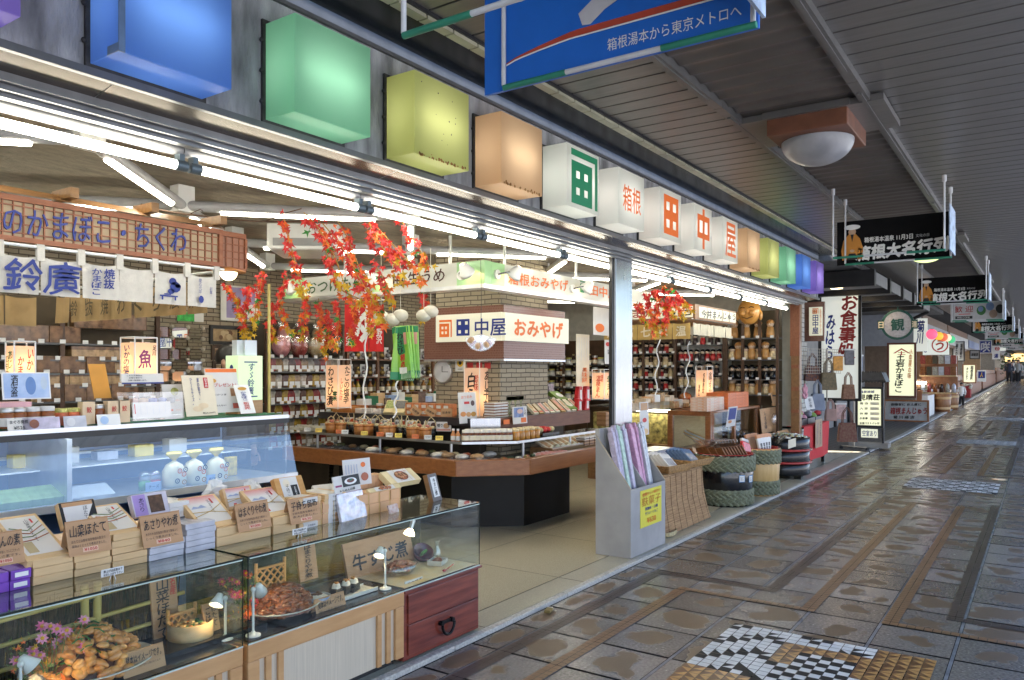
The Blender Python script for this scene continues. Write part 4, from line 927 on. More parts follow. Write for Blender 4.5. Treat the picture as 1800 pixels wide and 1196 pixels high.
p=at(769,1000,Y=2.93);o=thing('small_dish','square white dish holding a little braised beef','dish',(p.x,2.93,.411),R(20));MB().bx(-.05,.05,-.04,.04,0,.006).prism([(-.055,-.045),(.055,-.045),(.055,-.04),(-.055,-.04)],.006,.03).prism([(-.055,.04),(.055,.04),(.055,.045),(-.055,.045)],.006,.03).prism([(-.055,-.04),(-.05,-.04),(-.05,.04),(-.055,.04)],.006,.03).prism([(.05,-.04),(.055,-.04),(.055,.04),(.05,.04)],.006,.03).obj('dish',mPlate,o,.002)
m=MB();heap(18,.035,.025,.022,lambda q:m.ball(q+Vector((0,0,.012)),.010,6,4));m.obj('beef',MATS['braised_beef'],o)
MB().tube([(-.05,0,.006),(0,.003,.01),(.07,.01,.012)],.004).ball((-.06,0,.008),.014,8,5,0,None,(1.3,.8,.5)).solo('red_spoon',mRedLac,'red lacquer spoon on the printed cloth','spoon',(at(790,1003,Y=2.80).x,2.80,.411),rz=R(12))
tent(715,1018,746,1035,2.79,'small white card on the printed cloth','見本です',[],mat=mPaper,bh=.3)
o=thing('clip_light','small clip light glowing under the glass top in the right end case','lamp',at(722,930,Y=2.86));q=Matrix.Rotation(R(25),4,'Y');MB().cyl((0,0,.0),(0,0,.05),.012,.014,n=12,T=q).cyl((0,0,.05),(0,0,.062),.018,n=10).obj('socket',mAlu,o);MB().lathe([(.012,0),(.028,-.02),(.030,-.034),(.0,-.040)],n=16,T=q).obj('reflector_bulb',emit('clip_bulb',(1,.78,.5),5),o)
# bamboo fence props and flowers in the scallop case
mBam=M('bamboo',(.50,.40,.12),.4,v=.2,sc=6);mBamO=wood('bamboo_honey',(.55,.27,.07),(.68,.38,.13),6,(1,1,4),.4);mTwig=M('brush_twig',(.07,.05,.02),.8,v=.5,sc=40)
bf=thing('bamboo_fence','miniature bamboo and brushwood fence behind the scallop platter','fence',(1.45,3.12,ZT_))
m=MB();m2=MB()
for xa in (1.17,1.56,1.60):m.cyl((xa,3.10,ZT_),(xa+rnd.uniform(-.01,.01),3.10,ZT_+.30),.015,n=10)
for z in (.06,.15,.24):m.cyl((1.0,3.095,ZT_+z-.01),(1.98,3.10,ZT_+z+.02),.009,n=8)
for _ in range(240):xa=rnd.uniform(1.02,1.96);m2.cyl((xa,3.125+rnd.uniform(-.01,.01),ZT_),(xa+rnd.uniform(-.03,.03),3.125+rnd.uniform(-.01,.01),ZT_+rnd.uniform(.2,.29)),.0028,n=4)
m.obj('bamboo_pole',mBam,bf,W=True);m2.obj('brushwood_slat',mTwig,bf,W=True)
def lattice_panel(px0,py0,px1,py1,Y,label):
 a=at(px0,py1,Y=Y);b=at(px1,py0,Y=Y);z1=at((px0+px1)/2,py0,Y=Y).z;z0_=ZT_;o=thing('bamboo_lattice',label,'lattice',(a.x,Y,z0_));m=MB();w_=b.x-a.x;h_=z1-z0_
 for xx in (0,w_):m.cyl((xx,0,0),(xx,0,h_),.008,n=8)
 for z in (.06,h_-.03):m.cyl((0,0,z),(w_,0,z),.007,n=8)
 for k in range(-3,8):
  for s in (-1,1):
   xs=k*w_/4;xe=xs+s*(h_-.09)
   q0=Vector((xs,0,.06));q1=Vector((xe,0,h_-.03));d=q1-q0
   t0=max(0,min((0-xs)/d.x,(w_-xs)/d.x));t1=min(1,max((0-xs)/d.x,(w_-xs)/d.x))
   if t1>t0:m.cyl(q0+d*t0,q0+d*t1,.0045,n=6)
 m.obj('bamboo_lattice_frame',mBamO,o);return o
lattice_panel(450,985,500,1035,3.02,'small golden bamboo lattice screen behind the clam platter');lattice_panel(295,1065,343,1120,3.03,'small golden bamboo lattice behind the rice box')
def leaf_shape(s,n=5,curl=.15):
 """flat maple leaf: lobes round the tip of a stalk"""
 pts=[]
 for k in range(n):
  a=R(-120+240*k/(n-1));L_=s*(1 if k==n//2 else .86 if k in (n//2-1,n//2+1) else .6)
  pts.append((math.sin(a)*L_,math.cos(a)*L_))
  if k<n-1:a2=R(-120+240*(k+.5)/(n-1));pts.append((math.sin(a2)*s*.36,math.cos(a2)*s*.36))
 return [(0,-s*.12)]+pts
def add_leaf(mb,p,s,m,q):
 pts=leaf_shape(s);v=[Vector((x,y,.12*s*math.cos(x/s*5)-abs(x)*.25)) for x,y in pts];c=Vector((0,s*.12,.05*s))
 T=Matrix.Translation(p)@q;n=len(v);mb.add(v+[c],[(i,(i+1)%n,n) for i in range(n)],m,False,T)
mLeaf=[M('leaf_red',(.62,.035,.03),.45,v=.2),M('leaf_orange',(.75,.15,.02),.45,v=.2),M('leaf_gold',(.58,.36,.015),.5,v=.2),M('leaf_green',(.04,.26,.04),.5,v=.2)]
mPetal=M('cosmos_petal',(.72,.10,.30),.5,v=0,c2=(.85,.48,.60),sc=18);mStem=M('stem_green',(.12,.2,.04),.6)
def flowers(px,py,Y,label,n_,cm,spread=.11,hgt=.2):
 b0=at(px,py,Y=Y);o=thing('flower_spray',label,'flowers',(b0.x,Y,ZT_));pe,ye,sm,lv=MB(),MB(),MB(),MB()
 for k in range(n_):
  top=Vector((rnd.uniform(-spread,spread),rnd.uniform(-.05,.04),rnd.uniform(.4,1)*hgt));sm.tube([(0,0,0),top*.6+Vector((.01,0,0)),top],.0016,5)
  q=Matrix.Translation(top)@Matrix.Rotation(rnd.uniform(.5,1.2),4,'X')@Matrix.Rotation(rnd.uniform(0,6),4,'Z')
  for i in range(8):
   a=i*math.pi/4;pe.add([(0,0,0),(.014*math.cos(a-.38),.014*math.sin(a-.38),.004),(.023*math.cos(a),.023*math.sin(a),.0),(.014*math.cos(a+.38),.014*math.sin(a+.38),.004)],[(0,1,2,3)],0,False,q)
  ye.ball((0,0,.004),.007,7,5,0,q)
  for i in range(16):add_leaf(lv,Vector((rnd.uniform(-spread,spread),rnd.uniform(-.04,.05),rnd.uniform(0,hgt*.9))),rnd.uniform(.008,.018),rnd.choice((0,0,1,2)),Matrix.Rotation(rnd.uniform(0,6),4,'Z')@Matrix.Rotation(rnd.uniform(0,2),4,'X'))
 pe.obj('petal',cm,o);ye.obj('flower_centre',M('pollen',(.7,.4,.02),.7),o);sm.obj('stem',mStem,o);lv.obj('leaves',[MATS['stem_green'],mLeaf[1],M('berry_gold',(.7,.4,.02),.5)],o);return o
flowers(85,1165,2.93,'pink cosmos spray at the left end of the scallop case',14,mPetal,.12,.23)
flowers(428,1085,3.0,'crimson and green flower spray between the two glass cases',8,M('crimson_petal',(.55,.03,.10),.5),.09,.22)
def leaves_on_floor(px,py,Y,label):
 b0=at(px,py,Y=Y);m=MB()
 for k in range(7):add_leaf(m,Vector((rnd.uniform(-.06,.06),rnd.uniform(-.03,.03),rnd.uniform(.005,.07))),rnd.uniform(.03,.05),rnd.choice((1,1,0)),Matrix.Rotation(rnd.uniform(0,6),4,'Z')@Matrix.Rotation(rnd.uniform(.2,1.4),4,'X'))
 m.solo('maple_leaves',mLeaf,label,'maple leaves',(b0.x,Y,ZT_))
leaves_on_floor(35,1150,2.84,'orange maple leaves beside the lamp at the left photo edge');leaves_on_floor(95,1165,2.82,'orange maple leaves before the scallop platter');leaves_on_floor(445,995,2.95,'red maple leaves at the left end of the clam case')
MB().ball((0,0,.05),.055,12,8,0,None,(1.1,.9,1)).solo('stone',M('grey_stone',(.22,.2,.19),.8,v=.4,sc=12,bump=.6),'rounded grey stone between flowers and desk lamp','stone',(at(408,1080,Y=3.05).x,3.05,ZT_));MB().ball((0,0,.04),.055,10,6,0,None,(.8,.9,1.4)).solo('stone',MATS['grey_stone'],'tall reddish grey stone under the pink flowers','stone',(at(62,1165,Y=2.86).x,2.86,ZT_-.02))
MB().bx(-.24,.24,-.11,.11,0,.014).bx(-.25,.25,-.12,-.11,0,.022).bx(-.25,.25,.11,.12,0,.022).solo('black_tray',mBlackLac,'black lacquer tray under the rice box','tray',(at(350,1120,Y=2.93).x+.03,2.965,ZT_+.0005));
# ================================================================ gift boxes stacked on the glass cases
mBoxW=M('white_box_paper',(.66,.64,.61),.6,v=.05);mWrap=M('plastic_wrapped_box',(.52,.52,.57),.22,v=.18,sc=14,bump=.5,bsc=22);mPurp=M('purple_box',(.18,.05,.42),.5,v=.12)
mPinkSky=M('pink_landscape_print',(.62,.35,.33),.6,v=0,sc=5,c2=(.66,.62,.62),st=(1,1,1))
def gbox(x0,x1,y0,y1,z0_,hgt,mat,label,group=None,band=None,lid=None,tilt=0,rz=0,sub=None):
 """a gift box in its own frame: base centre at the origin, front towards the walk"""
 w_,d_=x1-x0,y1-y0
 o=thing('gift_box',label,'gift box',((x0+x1)/2,(y0+y1)/2,z0_),rz,group,(tilt,0,rz))
 MB().bx(-w_/2,w_/2,-d_/2,d_/2,0,hgt).obj('body',mat,o,.0015)
 if band:MB().bx(-w_*.32,w_*.32,-d_/2-.0012,d_/2+.0012,-.0005,hgt+.0012).obj('paper_band',band,o)
 if lid:MB().bx(-w_/2+.012,w_/2-.012,-d_/2+.012,d_/2-.012,hgt,hgt+.0025).obj('label_paper',lid,o)
 o['w']=w_;o['d']=d_;o['h']=hgt
 return o
def stack(px0,px1,pyb,n_,hgt,mat,where,Y=2.96,z0_=None,d_=.22,band=None,jit=.004,grp=None,txt=None):
 z0_=ZG+.0006 if z0_ is None else z0_
 a=at(px0,pyb,Y=Y).x;b=at(px1,pyb,Y=Y).x;out=[]
 for k in range(n_):
  j=rnd.uniform(-jit,jit)
  nm=('bottom','second lowest','third','fourth','fifth','sixth','seventh')[k] if k<n_-1 else 'top'
  if n_==1:nm='single'
  o=gbox(a+j+.002,b+j-.002,Y+rnd.uniform(0,jit),Y+d_,z0_+k*(hgt+.0008),hgt,mat,'%s box of %s'%(nm,where),grp or 'stacked gift boxes on the glass cases',band)
  if txt:text(txt[0],fS((0,-(Y+d_-Y)/2-.004,0)),0,hgt/2,(b-a)*.34,hgt*.42,txt[1],o,W=False)
  out.append(o)
 return out,a,b,z0_+n_*(hgt+.0008)
def cover(o,T,w_,h_,kind):
 """printed cover lying on a tilted box: T is the top face, x right, y up the slope"""
 if kind=='beef':
  m=MB();m.rect(-w_*.30,w_*.30,-h_/2,h_/2,.0015,0,T);m.obj('label_paper',mBoxW,o)
  m=MB();m.disc(0,0,w_*.20,.0025,18,0,T,0,h_*.36);
  for _ in range(26):a=rnd.uniform(0,6.28);r_=rnd.uniform(0,.85);m.disc(w_*.19*r_*math.cos(a),h_*.33*r_*math.sin(a),w_*.045,.003+.0001*_,7,rnd.choice((1,2)),T)
  m.obj('beef_picture',[M('print_sauce',(.16,.025,.012),.4),M('print_meat',(.36,.09,.035),.4),M('print_meat_pale',(.55,.24,.12),.4)],o)
  text('牛すじ',T,w_*.02,h_*.02,w_*.26,h_*.26,mBlk,o,.02,.8,W=False,lift=.008);text('足柄箱根',T,w_*.16,h_*.3,w_*.2,h_*.06,mRed,o,W=False)
  m=MB();m.rect(-w_*.17,-w_*.16,-h_/2,h_/2,.009,0,T);m.rect(w_*.16,w_*.17,-h_/2,h_/2,.009,0,T);m.obj('gold_cord',M('gold_cord',(.5,.33,.08),.4),o)
 elif kind=='pink':
  m=MB();m.rect(-w_*.42,w_*.42,-h_*.36,h_*.46,.0015,0,T);m.obj('label_paper',mBoxW,o)
  m=MB()
  for k in range(6):m.rect(-w_*.42,w_*.42,h_*(.46-.04*(k+1)),h_*(.46-.04*k),.002,k,T)
  m.obj('sunset_print',[M('dusk_%d'%k,tuple(a+(b-a)*k/5 for a,b in zip((.60,.24,.22),(.66,.60,.59))),.6,v=.03) for k in range(6)],o)
  m=MB();m.prism([(-w_*.40,h_*.1),(-w_*.3,h_*.18),(-w_*.2,h_*.14),(-w_*.08,h_*.2),(w_*.02,h_*.1)],.002,.0022,0,T);m.obj('hill_print',M('hill_print',(.30,.36,.52),.6),o)
  text(vert('はまぐり'),T,w_*.14,h_*.12,w_*.06,h_*.42,mBlk,o,.0,.8,W=False);m=MB();m.rect(w_*.22,w_*.27,h_*.2,h_*.36,.0025,0,T);m.rect(-w_*.25,-w_*.15,-h_*.33,-h_*.24,.0025,0,T);m.obj('red_seal',mRed,o)
  m=MB();m.tube([T@Vector((-w_*.44,-h_*.02,.004)),T@Vector((0,-h_*.06,.006)),T@Vector((w_*.44,h_*.16,.004))],.0016,5).tube([T@Vector((-w_*.44,-h_*.16,.004)),T@Vector((0,-h_*.05,.006)),T@Vector((w_*.44,-h_*.14,.004))],.0016,5);m.obj('gold_cord',M('gold_cord',(.5,.33,.08),.4),o)
 elif kind=='field':
  m=MB();m.rect(-w_*.42,w_*.42,-h_*.4,h_*.44,.0015,0,T);m.obj('label_paper',mBoxW,o);m=MB()
  for k in range(4):x=-w_*.36;m.tube([T@Vector((x,h_*(.22-.11*k),.003)),T@Vector((0,h_*(.12-.07*k),.003)),T@Vector((w_*.4,h_*(.30-.10*k),.003))],.0018,4,k%2)
  m.rect(-w_*.33,-w_*.1,-h_*.36,-h_*.12,.002,2,T);m.obj('grass_print',[M('print_leafy',(.18,.24,.08),.6),M('print_rusty',(.45,.14,.06),.6),M('print_straw',(.45,.36,.2),.6)],o)
  text(vert('山菜ほたて'),T,w_*.08,h_*.12,w_*.1,h_*.5,mBlk,o,.0,.8,W=False);m=MB();m.rect(w_*.22,w_*.27,h_*.28,h_*.38,.0025,0,T);m.obj('red_seal',mRed,o)
def tilted(px0,px1,pyb,pyt,Y,label,mat,kind,th=.035,rz=0,Lf=None,tl=None,zb_=None,grp='tilted display boxes on the glass cases'):
 """box leaning back so that its cover shows; front lower edge on the given pixel row"""
 a=at(px0,pyb,Y=Y);b=at(px1,pyb,Y=Y);z0_=zb_ if zb_ is not None else (a.z+b.z)/2;w_=b.x-a.x
 hgt=at((px0+px1)/2,pyt,Y=Y+.04).z-z0_;tilt=tl or R(50);Lf=hgt/math.sin(tilt)
 o=thing('gift_box',label,'gift box',((a.x+b.x)/2,Y,z0_),rz,grp,(tilt,0,rz))
 MB().bx(-w_/2,w_/2,0,Lf,-th,0).obj('body',mat,o,.0015);T=Matrix.Translation((0,Lf/2,0))
 cover(o,T,w_,Lf,kind);return o,T,w_,Lf
grpS='stacked gift boxes on the glass cases'
stack(-40,17,1040,2,.034,mPurp,'the purple pair of stacks, left one, at the photo edge',2.99);r_=stack(18,56,1034,2,.034,mPurp,'the purple stack beside the first wooden price card',2.99)
for o in r_[0]:MB().rect(-.022,.022,.01,.026,.0012,0,fS((0,-.1112,0))).obj('sticker',mWhite,o)
_,a,b,zt1=stack(58,130,1022,3,.030,mPale,'the wide wooden stack right of the purple boxes',2.99,d_=.2)
tilted(48,124,972,918,2.99,'tilted wooden box with grassy white cover, over the wide wooden stack',mPale,'field',.03,0,tl=R(24),zb_=zt1)
_,a,b,zt2=stack(131,196,1010,4,.026,mPale,'the wooden stack under the scallop price card',2.99);_,a,b,zt3=stack(198,260,998,5,.026,mPale,'the wooden stack right of the scallop price card',2.99)
tilted(186,252,945,894,3.0,'tilted wooden box with grassy white cover, right of the scallop price card',mPale,'field',.03,0,tl=R(24),zb_=zt3)
o,T,w_,L_=tilted(112,176,925,880,3.12,'open black edged sample box standing behind the scallop price card',mPale,'none',.03,tl=R(62))
m=MB();m.rect(-w_/2+.002,w_/2-.002,0-L_/2+.002,L_/2-.002,.001,1,T);m.add([(-w_*.40,-L_*.46,.002),(w_*.1,-L_*.46,.002),(w_*.42,L_*.3,.002),(-w_*.40,L_*.3,.002)],[(0,1,2,3)],0,False,T);m.rect(-w_*.42,w_*.42,L_*.3,L_*.45,.0022,2,T);m.obj('sample_paper',[mBoxW,mBlk,mKraft],o)
text(vert('ほたて'),T,w_*.18,0,w_*.12,L_*.5,mBlk,o,0,.8,W=False,lift=.004)
stack(263,325,1012,3,.024,mWrap,'the plastic wrapped white stack under the clam price card',2.985,band=None);stack(327,380,996,5,.024,mWrap,'the taller plastic wrapped white stack right of the clam price card',2.985)
o,T,w_,L_=tilted(238,300,905,866,3.14,'lilac and white box with a dark window, behind the clam price card',M('lilac_white_box',(.55,.52,.60),.5),'none',.03,tl=R(66))
m=MB();m.rect(-w_*.47,-w_*.12,-L_*.47,L_*.47,.001,0,T);m.rect(-w_*.05,w_*.36,-L_*.4,L_*.38,.0012,1,T);m.obj('window_print',[M('lilac_paper',(.36,.25,.55),.5),M('dark_food_window',(.10,.055,.03),.3,v=.6,sc=40)],o);text(vert('あさり'),T,-w_*.26,0,w_*.14,L_*.6,mBlk,o,0,.8,W=False)
stack(298,334,925,3,.022,mBoxW,'the low white stack behind the clam price card',3.14,z0_=.90)
_,a,b,zt4=stack(382,478,978,2,.040,mPale,'the wide wooden stack beside the wrapped boxes',2.985,d_=.2)
tilted(356,420,918,876,3.0,'tilted box with pink sunset cover, left of the open one',mPale,'pink',.034,tl=R(32),zb_=zt4+.005);tilted(462,522,905,862,3.0,'tilted box with pink sunset cover, right of the open one',mPale,'pink',.034,tl=R(32),zb_=zt4+.004)
tilted(304,338,915,885,3.16,'small box with pink sunset cover turned aside behind the wrapped stack',mPale,'pink',.03,tl=R(40))
o,T,w_,L_=tilted(400,450,893,855,3.15,'open box with pink sunset cover standing between two closed ones',mPale,'pink',.03,tl=R(66))
_,a,b,zt5=stack(480,521,958,2,.040,mPale,'the narrow wooden stack left of the striped boxes',2.985,d_=.2)
mStr=mPale
_,a,b,zt6=stack(526,566,964,6,.0235,mPale,'the left stack with white paper bands',2.985,d_=.2,band=mBoxW,txt=('子持昆布',MATS['black_ink']));_,a,b,zt7=stack(570,608,952,6,.0235,mPale,'the right stack with white paper bands',2.985,d_=.2,band=mBoxW,txt=('子持昆布',MATS['black_ink']))
o,T,w_,L_=tilted(497,546,892,838,3.08,'honey wood box with white and black label leaning behind the kelp price card',wood('honey_box',(.50,.25,.07),(.62,.35,.12),5,(1,8,8)),'none',.03,tl=R(64))
m=MB();m.rect(-w_*.32,w_*.28,-L_*.4,L_*.48,.001,0,T);m.rect(-w_*.0,w_*.24,-L_*.36,L_*.22,.0016,1,T);m.disc(-w_*.12,L_*.3,w_*.12,.0013,14,2,T);m.obj('label_paper',[mBoxW,mBlk,mCream],o);text(vert('子持こんぶ'),T,-w_*.14,-L_*.05,w_*.12,L_*.6,mBlk,o,0,.8,W=False);text(vert('足柄名産'),T,w_*.12,-L_*.06,w_*.06,L_*.42,mWhite,o,W=False,lift=.004)
stack(550,580,890,4,.022,mPale,'the short stack behind the kelp price card',3.12,d_=.14,band=mBoxW)
tilted(566,604,875,852,3.14,'white folded box with a red heart mark, lying behind the striped stacks',mBoxW,'none',.02,rz=R(-14),tl=R(35))
# orange block of small boxes at the far end
mPeach=M('peach_card_box',(.66,.38,.20),.5,v=.08)
for r in range(2):
 for k in range(8):
  x0=2.585+k*.082;z0_=ZG+.0006+r*.056
  o=gbox(x0+.001,x0+.080,2.985+rnd.uniform(0,.003),3.16,z0_,.055,mPeach,'%s peach box of the %s row under the beef boxes'%(ORD[k],('lower','upper')[r]),'rows of peach boxes under the beef boxes');MB().rect(.030,.034,0,.055,.0006,0,fS((0,-.0885,0))).obj('gold_cord',MATS['gold_cord'],o)
zt8=ZG+.1136
tilted(650,706,888,853,3.0,'tilted cream box with a beef picture, left one',M('cream_box',(.66,.54,.30),.5),'beef',.034,tl=R(38),zb_=zt8);tilted(688,741,868,826,3.02,'tilted cream box with a beef picture, right one, raised higher',M('cream_box',(.66,.54,.30),.5),'beef',.036,tl=R(34),zb_=zt8+.022)
for k in range(3):gbox(3.06+k*.06,3.118+k*.06,3.12,3.19,zt8,.07,mPeach,'%s peach box standing behind the beef boxes'%('left','middle','right')[k],'rows of peach boxes under the beef boxes')
# hanging-header package, cards, plaque
a=at(598,903,Y=2.955);b=at(650,896,Y=2.955);w_=b.x-a.x;o=thing('foil_package','clear foil package with a food photo header, propped before the stacks','food package',((a.x+b.x)/2,2.955,ZG),R(8),None,(R(-14),0,R(8)));hh=.235
MB().bx(-w_/2,w_/2,0,.022,0,hh*.62).obj('pouch',M('silver_pouch',(.55,.53,.58),.12,.35,.35,22,1.2,bsc=14),o,.004);MB().bx(-w_/2,w_/2,.008,.014,hh*.60,hh).obj('header',mBoxW,o);T=fS((0,.007,0))
m=MB();m.rect(-w_*.18,w_*.5,hh*.74,hh*.98,.001,0,T);m.disc(w_*.14,hh*.85,w_*.24,.0016,18,1,T,0,hh*.075);m.disc(w_*.14,hh*.86,w_*.15,.0022,14,2,T,0,hh*.045);m.disc(w_*.15,hh*.875,w_*.06,.0028,10,3,T,0,hh*.02);m.rect(-w_*.5,w_*.5,hh*.605,hh*.625,.001,4,T);m.rect(-w_*.46,-w_*.22,hh*.76,hh*.80,.001,4,T)
m.obj('header_print',[mBlk,mWhite,M('print_sauce',(.16,.025,.012),.4),mGrn,M('plum',(.30,.03,.12),.5)],o);text('ちりめん山椒',T,-w_*.05,hh*.67,w_*.6,hh*.06,mBlk,o,.01,.8,W=False)
o=thing('menu_card','white menu card with small food pictures standing behind the foil package','card',at(628,830,Y=3.12),0,None,(R(-8),0,R(-6)));a=at(604,830,Y=3.12);b=at(648,830,Y=3.12);w_=b.x-a.x;hh=.145;MB().bx(-w_/2,w_/2,0,.003,-hh*.5,hh*.5).obj('card',mBoxW,o);T=fS((0,-.0005,0))
m=MB();m.disc(w_*.25,-hh*.2,w_*.14,.002,12,0,T,0,hh*.16);m.disc(w_*.22,hh*.26,w_*.09,.002,10,1,T,0,hh*.1)
for k in range(5):m.rect(-w_*.42+k*.1*w_,-w_*.40+k*.1*w_,-hh*.3,hh*.3,.002,2,T)
m.obj('print',[MATS['print_meat'],mOr,MATS['hill_print']],o)
o=thing('name_plaque','grey framed upright plaque with white paper at the right end of the glass top','plaque',(at(770,892,Y=2.965).x,2.965,ZG),0,None,(R(-16),0,R(10)));MB().bx(-.052,.052,0,.03,0,.165).obj('frame',M('grey_wood',(.16,.14,.135),.6),o,.003);MB().bx(-.0521,-.046,.001,.0302,0,.1652).obj('side',mOak,o);T=fS((0,-.001,0));MB().rect(-.032,.032,.025,.145,.001,0,T).obj('paper',mWhite,o);text(vert('牛すじ煮'),T,0,.085,.028,.1,mBlk,o,.01,.8,W=False)
MB().bx(-.04,.045,0,.012,0,.05).solo('sample_pack',M('mixed_food_pack',(.45,.22,.16),.3,v=0,sc=45,c2=(.62,.55,.5)),'small clear sample pack before the peach boxes','sample pack',(at(694,899,Y=2.90).x,2.90,ZG+.001),bev=.004,rot=(R(-18),0,R(8)))
for px,py,nm in ((198,993,'left'),(527,935,'right')):
 p=at(px,py,Y=2.84);o=thing('notice_clip','small white notice held by a wire clip on the %s glass top'%nm,'notice',(p.x,2.84,ZG));MB().bx(-.042,.042,0,.002,.018,.045).obj('notice_board',mWhite,o);MB().tube([(-.012,0,0),(-.005,0,.02),(.005,0,.02),(.012,0,0)],.0016,5).obj('wire',mAlu,o);text('買上げは店員まで',fS((0,-.0005,0)),0,.037,.07,.010,mBlk,o,.01,W=False);text('お召し上がり下さい',fS((0,-.0005,0)),0,.025,.07,.009,mBlk,o,.01,W=False)
 # wooden price cards over the stacks
tent(-25,935,45,994,2.965,'brown price card for cooked rice mix, cut by the left photo edge','ごはんの素',['ほたて貝と山菜を使い、だしにこだわった','ごはんの素です。'],'¥1050');tent(122,912,197,973,2.97,'brown price card for scallops priced 1050 yen','山菜ほたて',['ほたてと山菜を当店独自の製法で','風味よくじっくり煮あげました。'],'¥1050')
tent(253,902,323,958,2.965,'brown price card for asari clams priced 840 yen','あさりやわ煮',['あさりを当店独自の製法で風味よく','じっくり煮あげました。'],'¥840');tent(420,882,478,931,2.965,'brown price card for hamaguri clams priced 1000 yen','はまぐりやわ煮',['はまぐりを当店独自の製法で風味よく','じっくり煮あげました。'],'¥1000')
tent(512,873,566,918,2.96,'brown price card for kelp with roe, before the banded stacks','子持ち昆布',['子持ち昆布を風味よく','煮あげました。'],'¥630')
for px,py,Y,lb in ((440,880,3.3,'crumpled white paper bag, left of two behind the open sunset box'),(378,880,3.32,'crumpled white paper bag behind the pink sunset boxes')):
 m=MB();m.ball((0,0,.05),.055,11,8,0,None,(1.2,.8,1.1));m.v=[v+Vector((rnd.uniform(-.016,.016),rnd.uniform(-.012,.012),rnd.uniform(-.02,.02))) for v in m.v];m.s=[False]*len(m.s);m.solo('paper_bag',mWhite,lb,'paper bag',at(px,py+8,Y=Y))
 # a low shelf behind the glass cases carries the rear boxes
sb=thing('rear_shelf','low wooden shelf behind the glass cases carrying the rear rows of boxes','shelf',(2.2,3.32,.02));MB().bx(.6,3.3,3.215,3.42,.84,.86).bx(.6,3.3,3.215,3.42,.4,.42).obj('board',mPale,sb,W=True);MB().bx(.6,.62,3.215,3.42,.02,.84).bx(3.28,3.3,3.215,3.42,.02,.84).obj('side_board',mPale,sb,W=True)
mTopY=M('yellow_tied_top',(.82,.62,.12),.5,v=.15)
# ================================================================ refrigerated showcase
rf=thing('cooler_case','refrigerated glass showcase with blue lit interior behind the stacked boxes','cooler',(2.0,4.3,.02))
mCoolB=M('cooler_blue_panel',(.11,.22,.45),.35,v=.08);RX0,RX1,RY0,RY1=.2,3.28,4.0,4.75;zT=1.262
MB().bx(RX0,RX1,RY0+.02,RY1,.03,.72).bx(RX0,RX1,RY1-.06,RY1-.001,.7201,zT-.05).obj('cabinet',mCoolB,rf,.004,W=True)
MB().bx(RX0+.01,RX1-.01,RY1-.08,RY1-.061,.74,zT-.06).obj('mirror_back',M('pale_back',(.22,.33,.55),.3,v=.06),rf,W=True)
MB().bx(RX0,RX1+.01,RY0-.004,RY0+.05,zT-.03,zT).bx(RX0,RX1+.01,RY0+.051,RY1+.01,zT-.028,zT-.002).obj('top_frame',mAlu,rf,W=True);MB().bx(RX0,RX1+.008,RY0-.007,RY0-.0045,zT-.052,zT-.022).obj('dark_seal',mDark,rf,W=True);MB().bx(RX0+.01,RX1,RY0+.06,RY1,zT,zT+.006).obj('green_mat',M('green_mat',(.03,.16,.08),.8),rf,W=True)
MB().add([(RX0,RY0-.002,zT-.05),(RX1,RY0-.002,zT-.05),(RX1,RY0-.09,.90),(RX0,RY0-.09,.90)],[(3,2,1,0)]).obj('front_glass',mCool,rf,W=True)
MB().bx(RX0,RX1,RY0-.10,RY0-.07,.865,.90).bx(RX0,RX1,RY0-.07,RY1-.08,.872,.882).obj('shelf_rail',mAlu,rf,W=True);MB().bx(RX0,RX1-.01,RY0-.08,RY0+.019,.60,.72).obj('lower_sill',M('cooler_sill',(.22,.26,.28),.5),rf,W=True)
MB().bx(RX1-.006,RX1,RY0+.01,RY1-.061,.7201,zT-.05).obj('end_glass',mCool,rf,W=True);MB().cyl((RX0+.1,RY0+.03,zT-.042),(RX1-.1,RY0+.03,zT-.042),.010,n=8).obj('tube',emit('cool_tube',(.82,.92,1),8),rf,W=True)
zS=.884
MB().bx(RX0+.05,RX1-.05,RY1-.14,RY1-.10,1.06,1.075).bx(RX0+.05,RX1-.05,RY0+.30,RY1-.082,1.02,1.028).obj('shelf_and_reflection_strip',mWhite,rf,W=True);MB().bx(1.93,1.955,RY0+.02,RY1-.09,.8821,zT-.06).obj('reflection_stripe',mAlu,rf,W=True);MB().bx(1.97,RX1-.03,RY1-.088,RY1-.0815,1.09,1.19).obj('vent_grille',M('vent_dark',(.03,.045,.07),.5),rf,W=True)  # pale rail and upright imitate bright reflections in the glass; flat board is a shelf
for k in range(9):MB().bx(-.06,.06,-.04,.04,0,.05+.02*(k%3)).solo('cheese_pack',(mWrap,mTopY,mBoxW)[k%3],'small pack, %s on the inner shelf of the cooler'%ORD[k],'food pack',(1.05+.22*k,4.5,1.029),'packs on the inner cooler shelf',bev=.004)
def on(px,py,Y,z):v=at(px,py,Y=Y);return (v.x,Y,z)
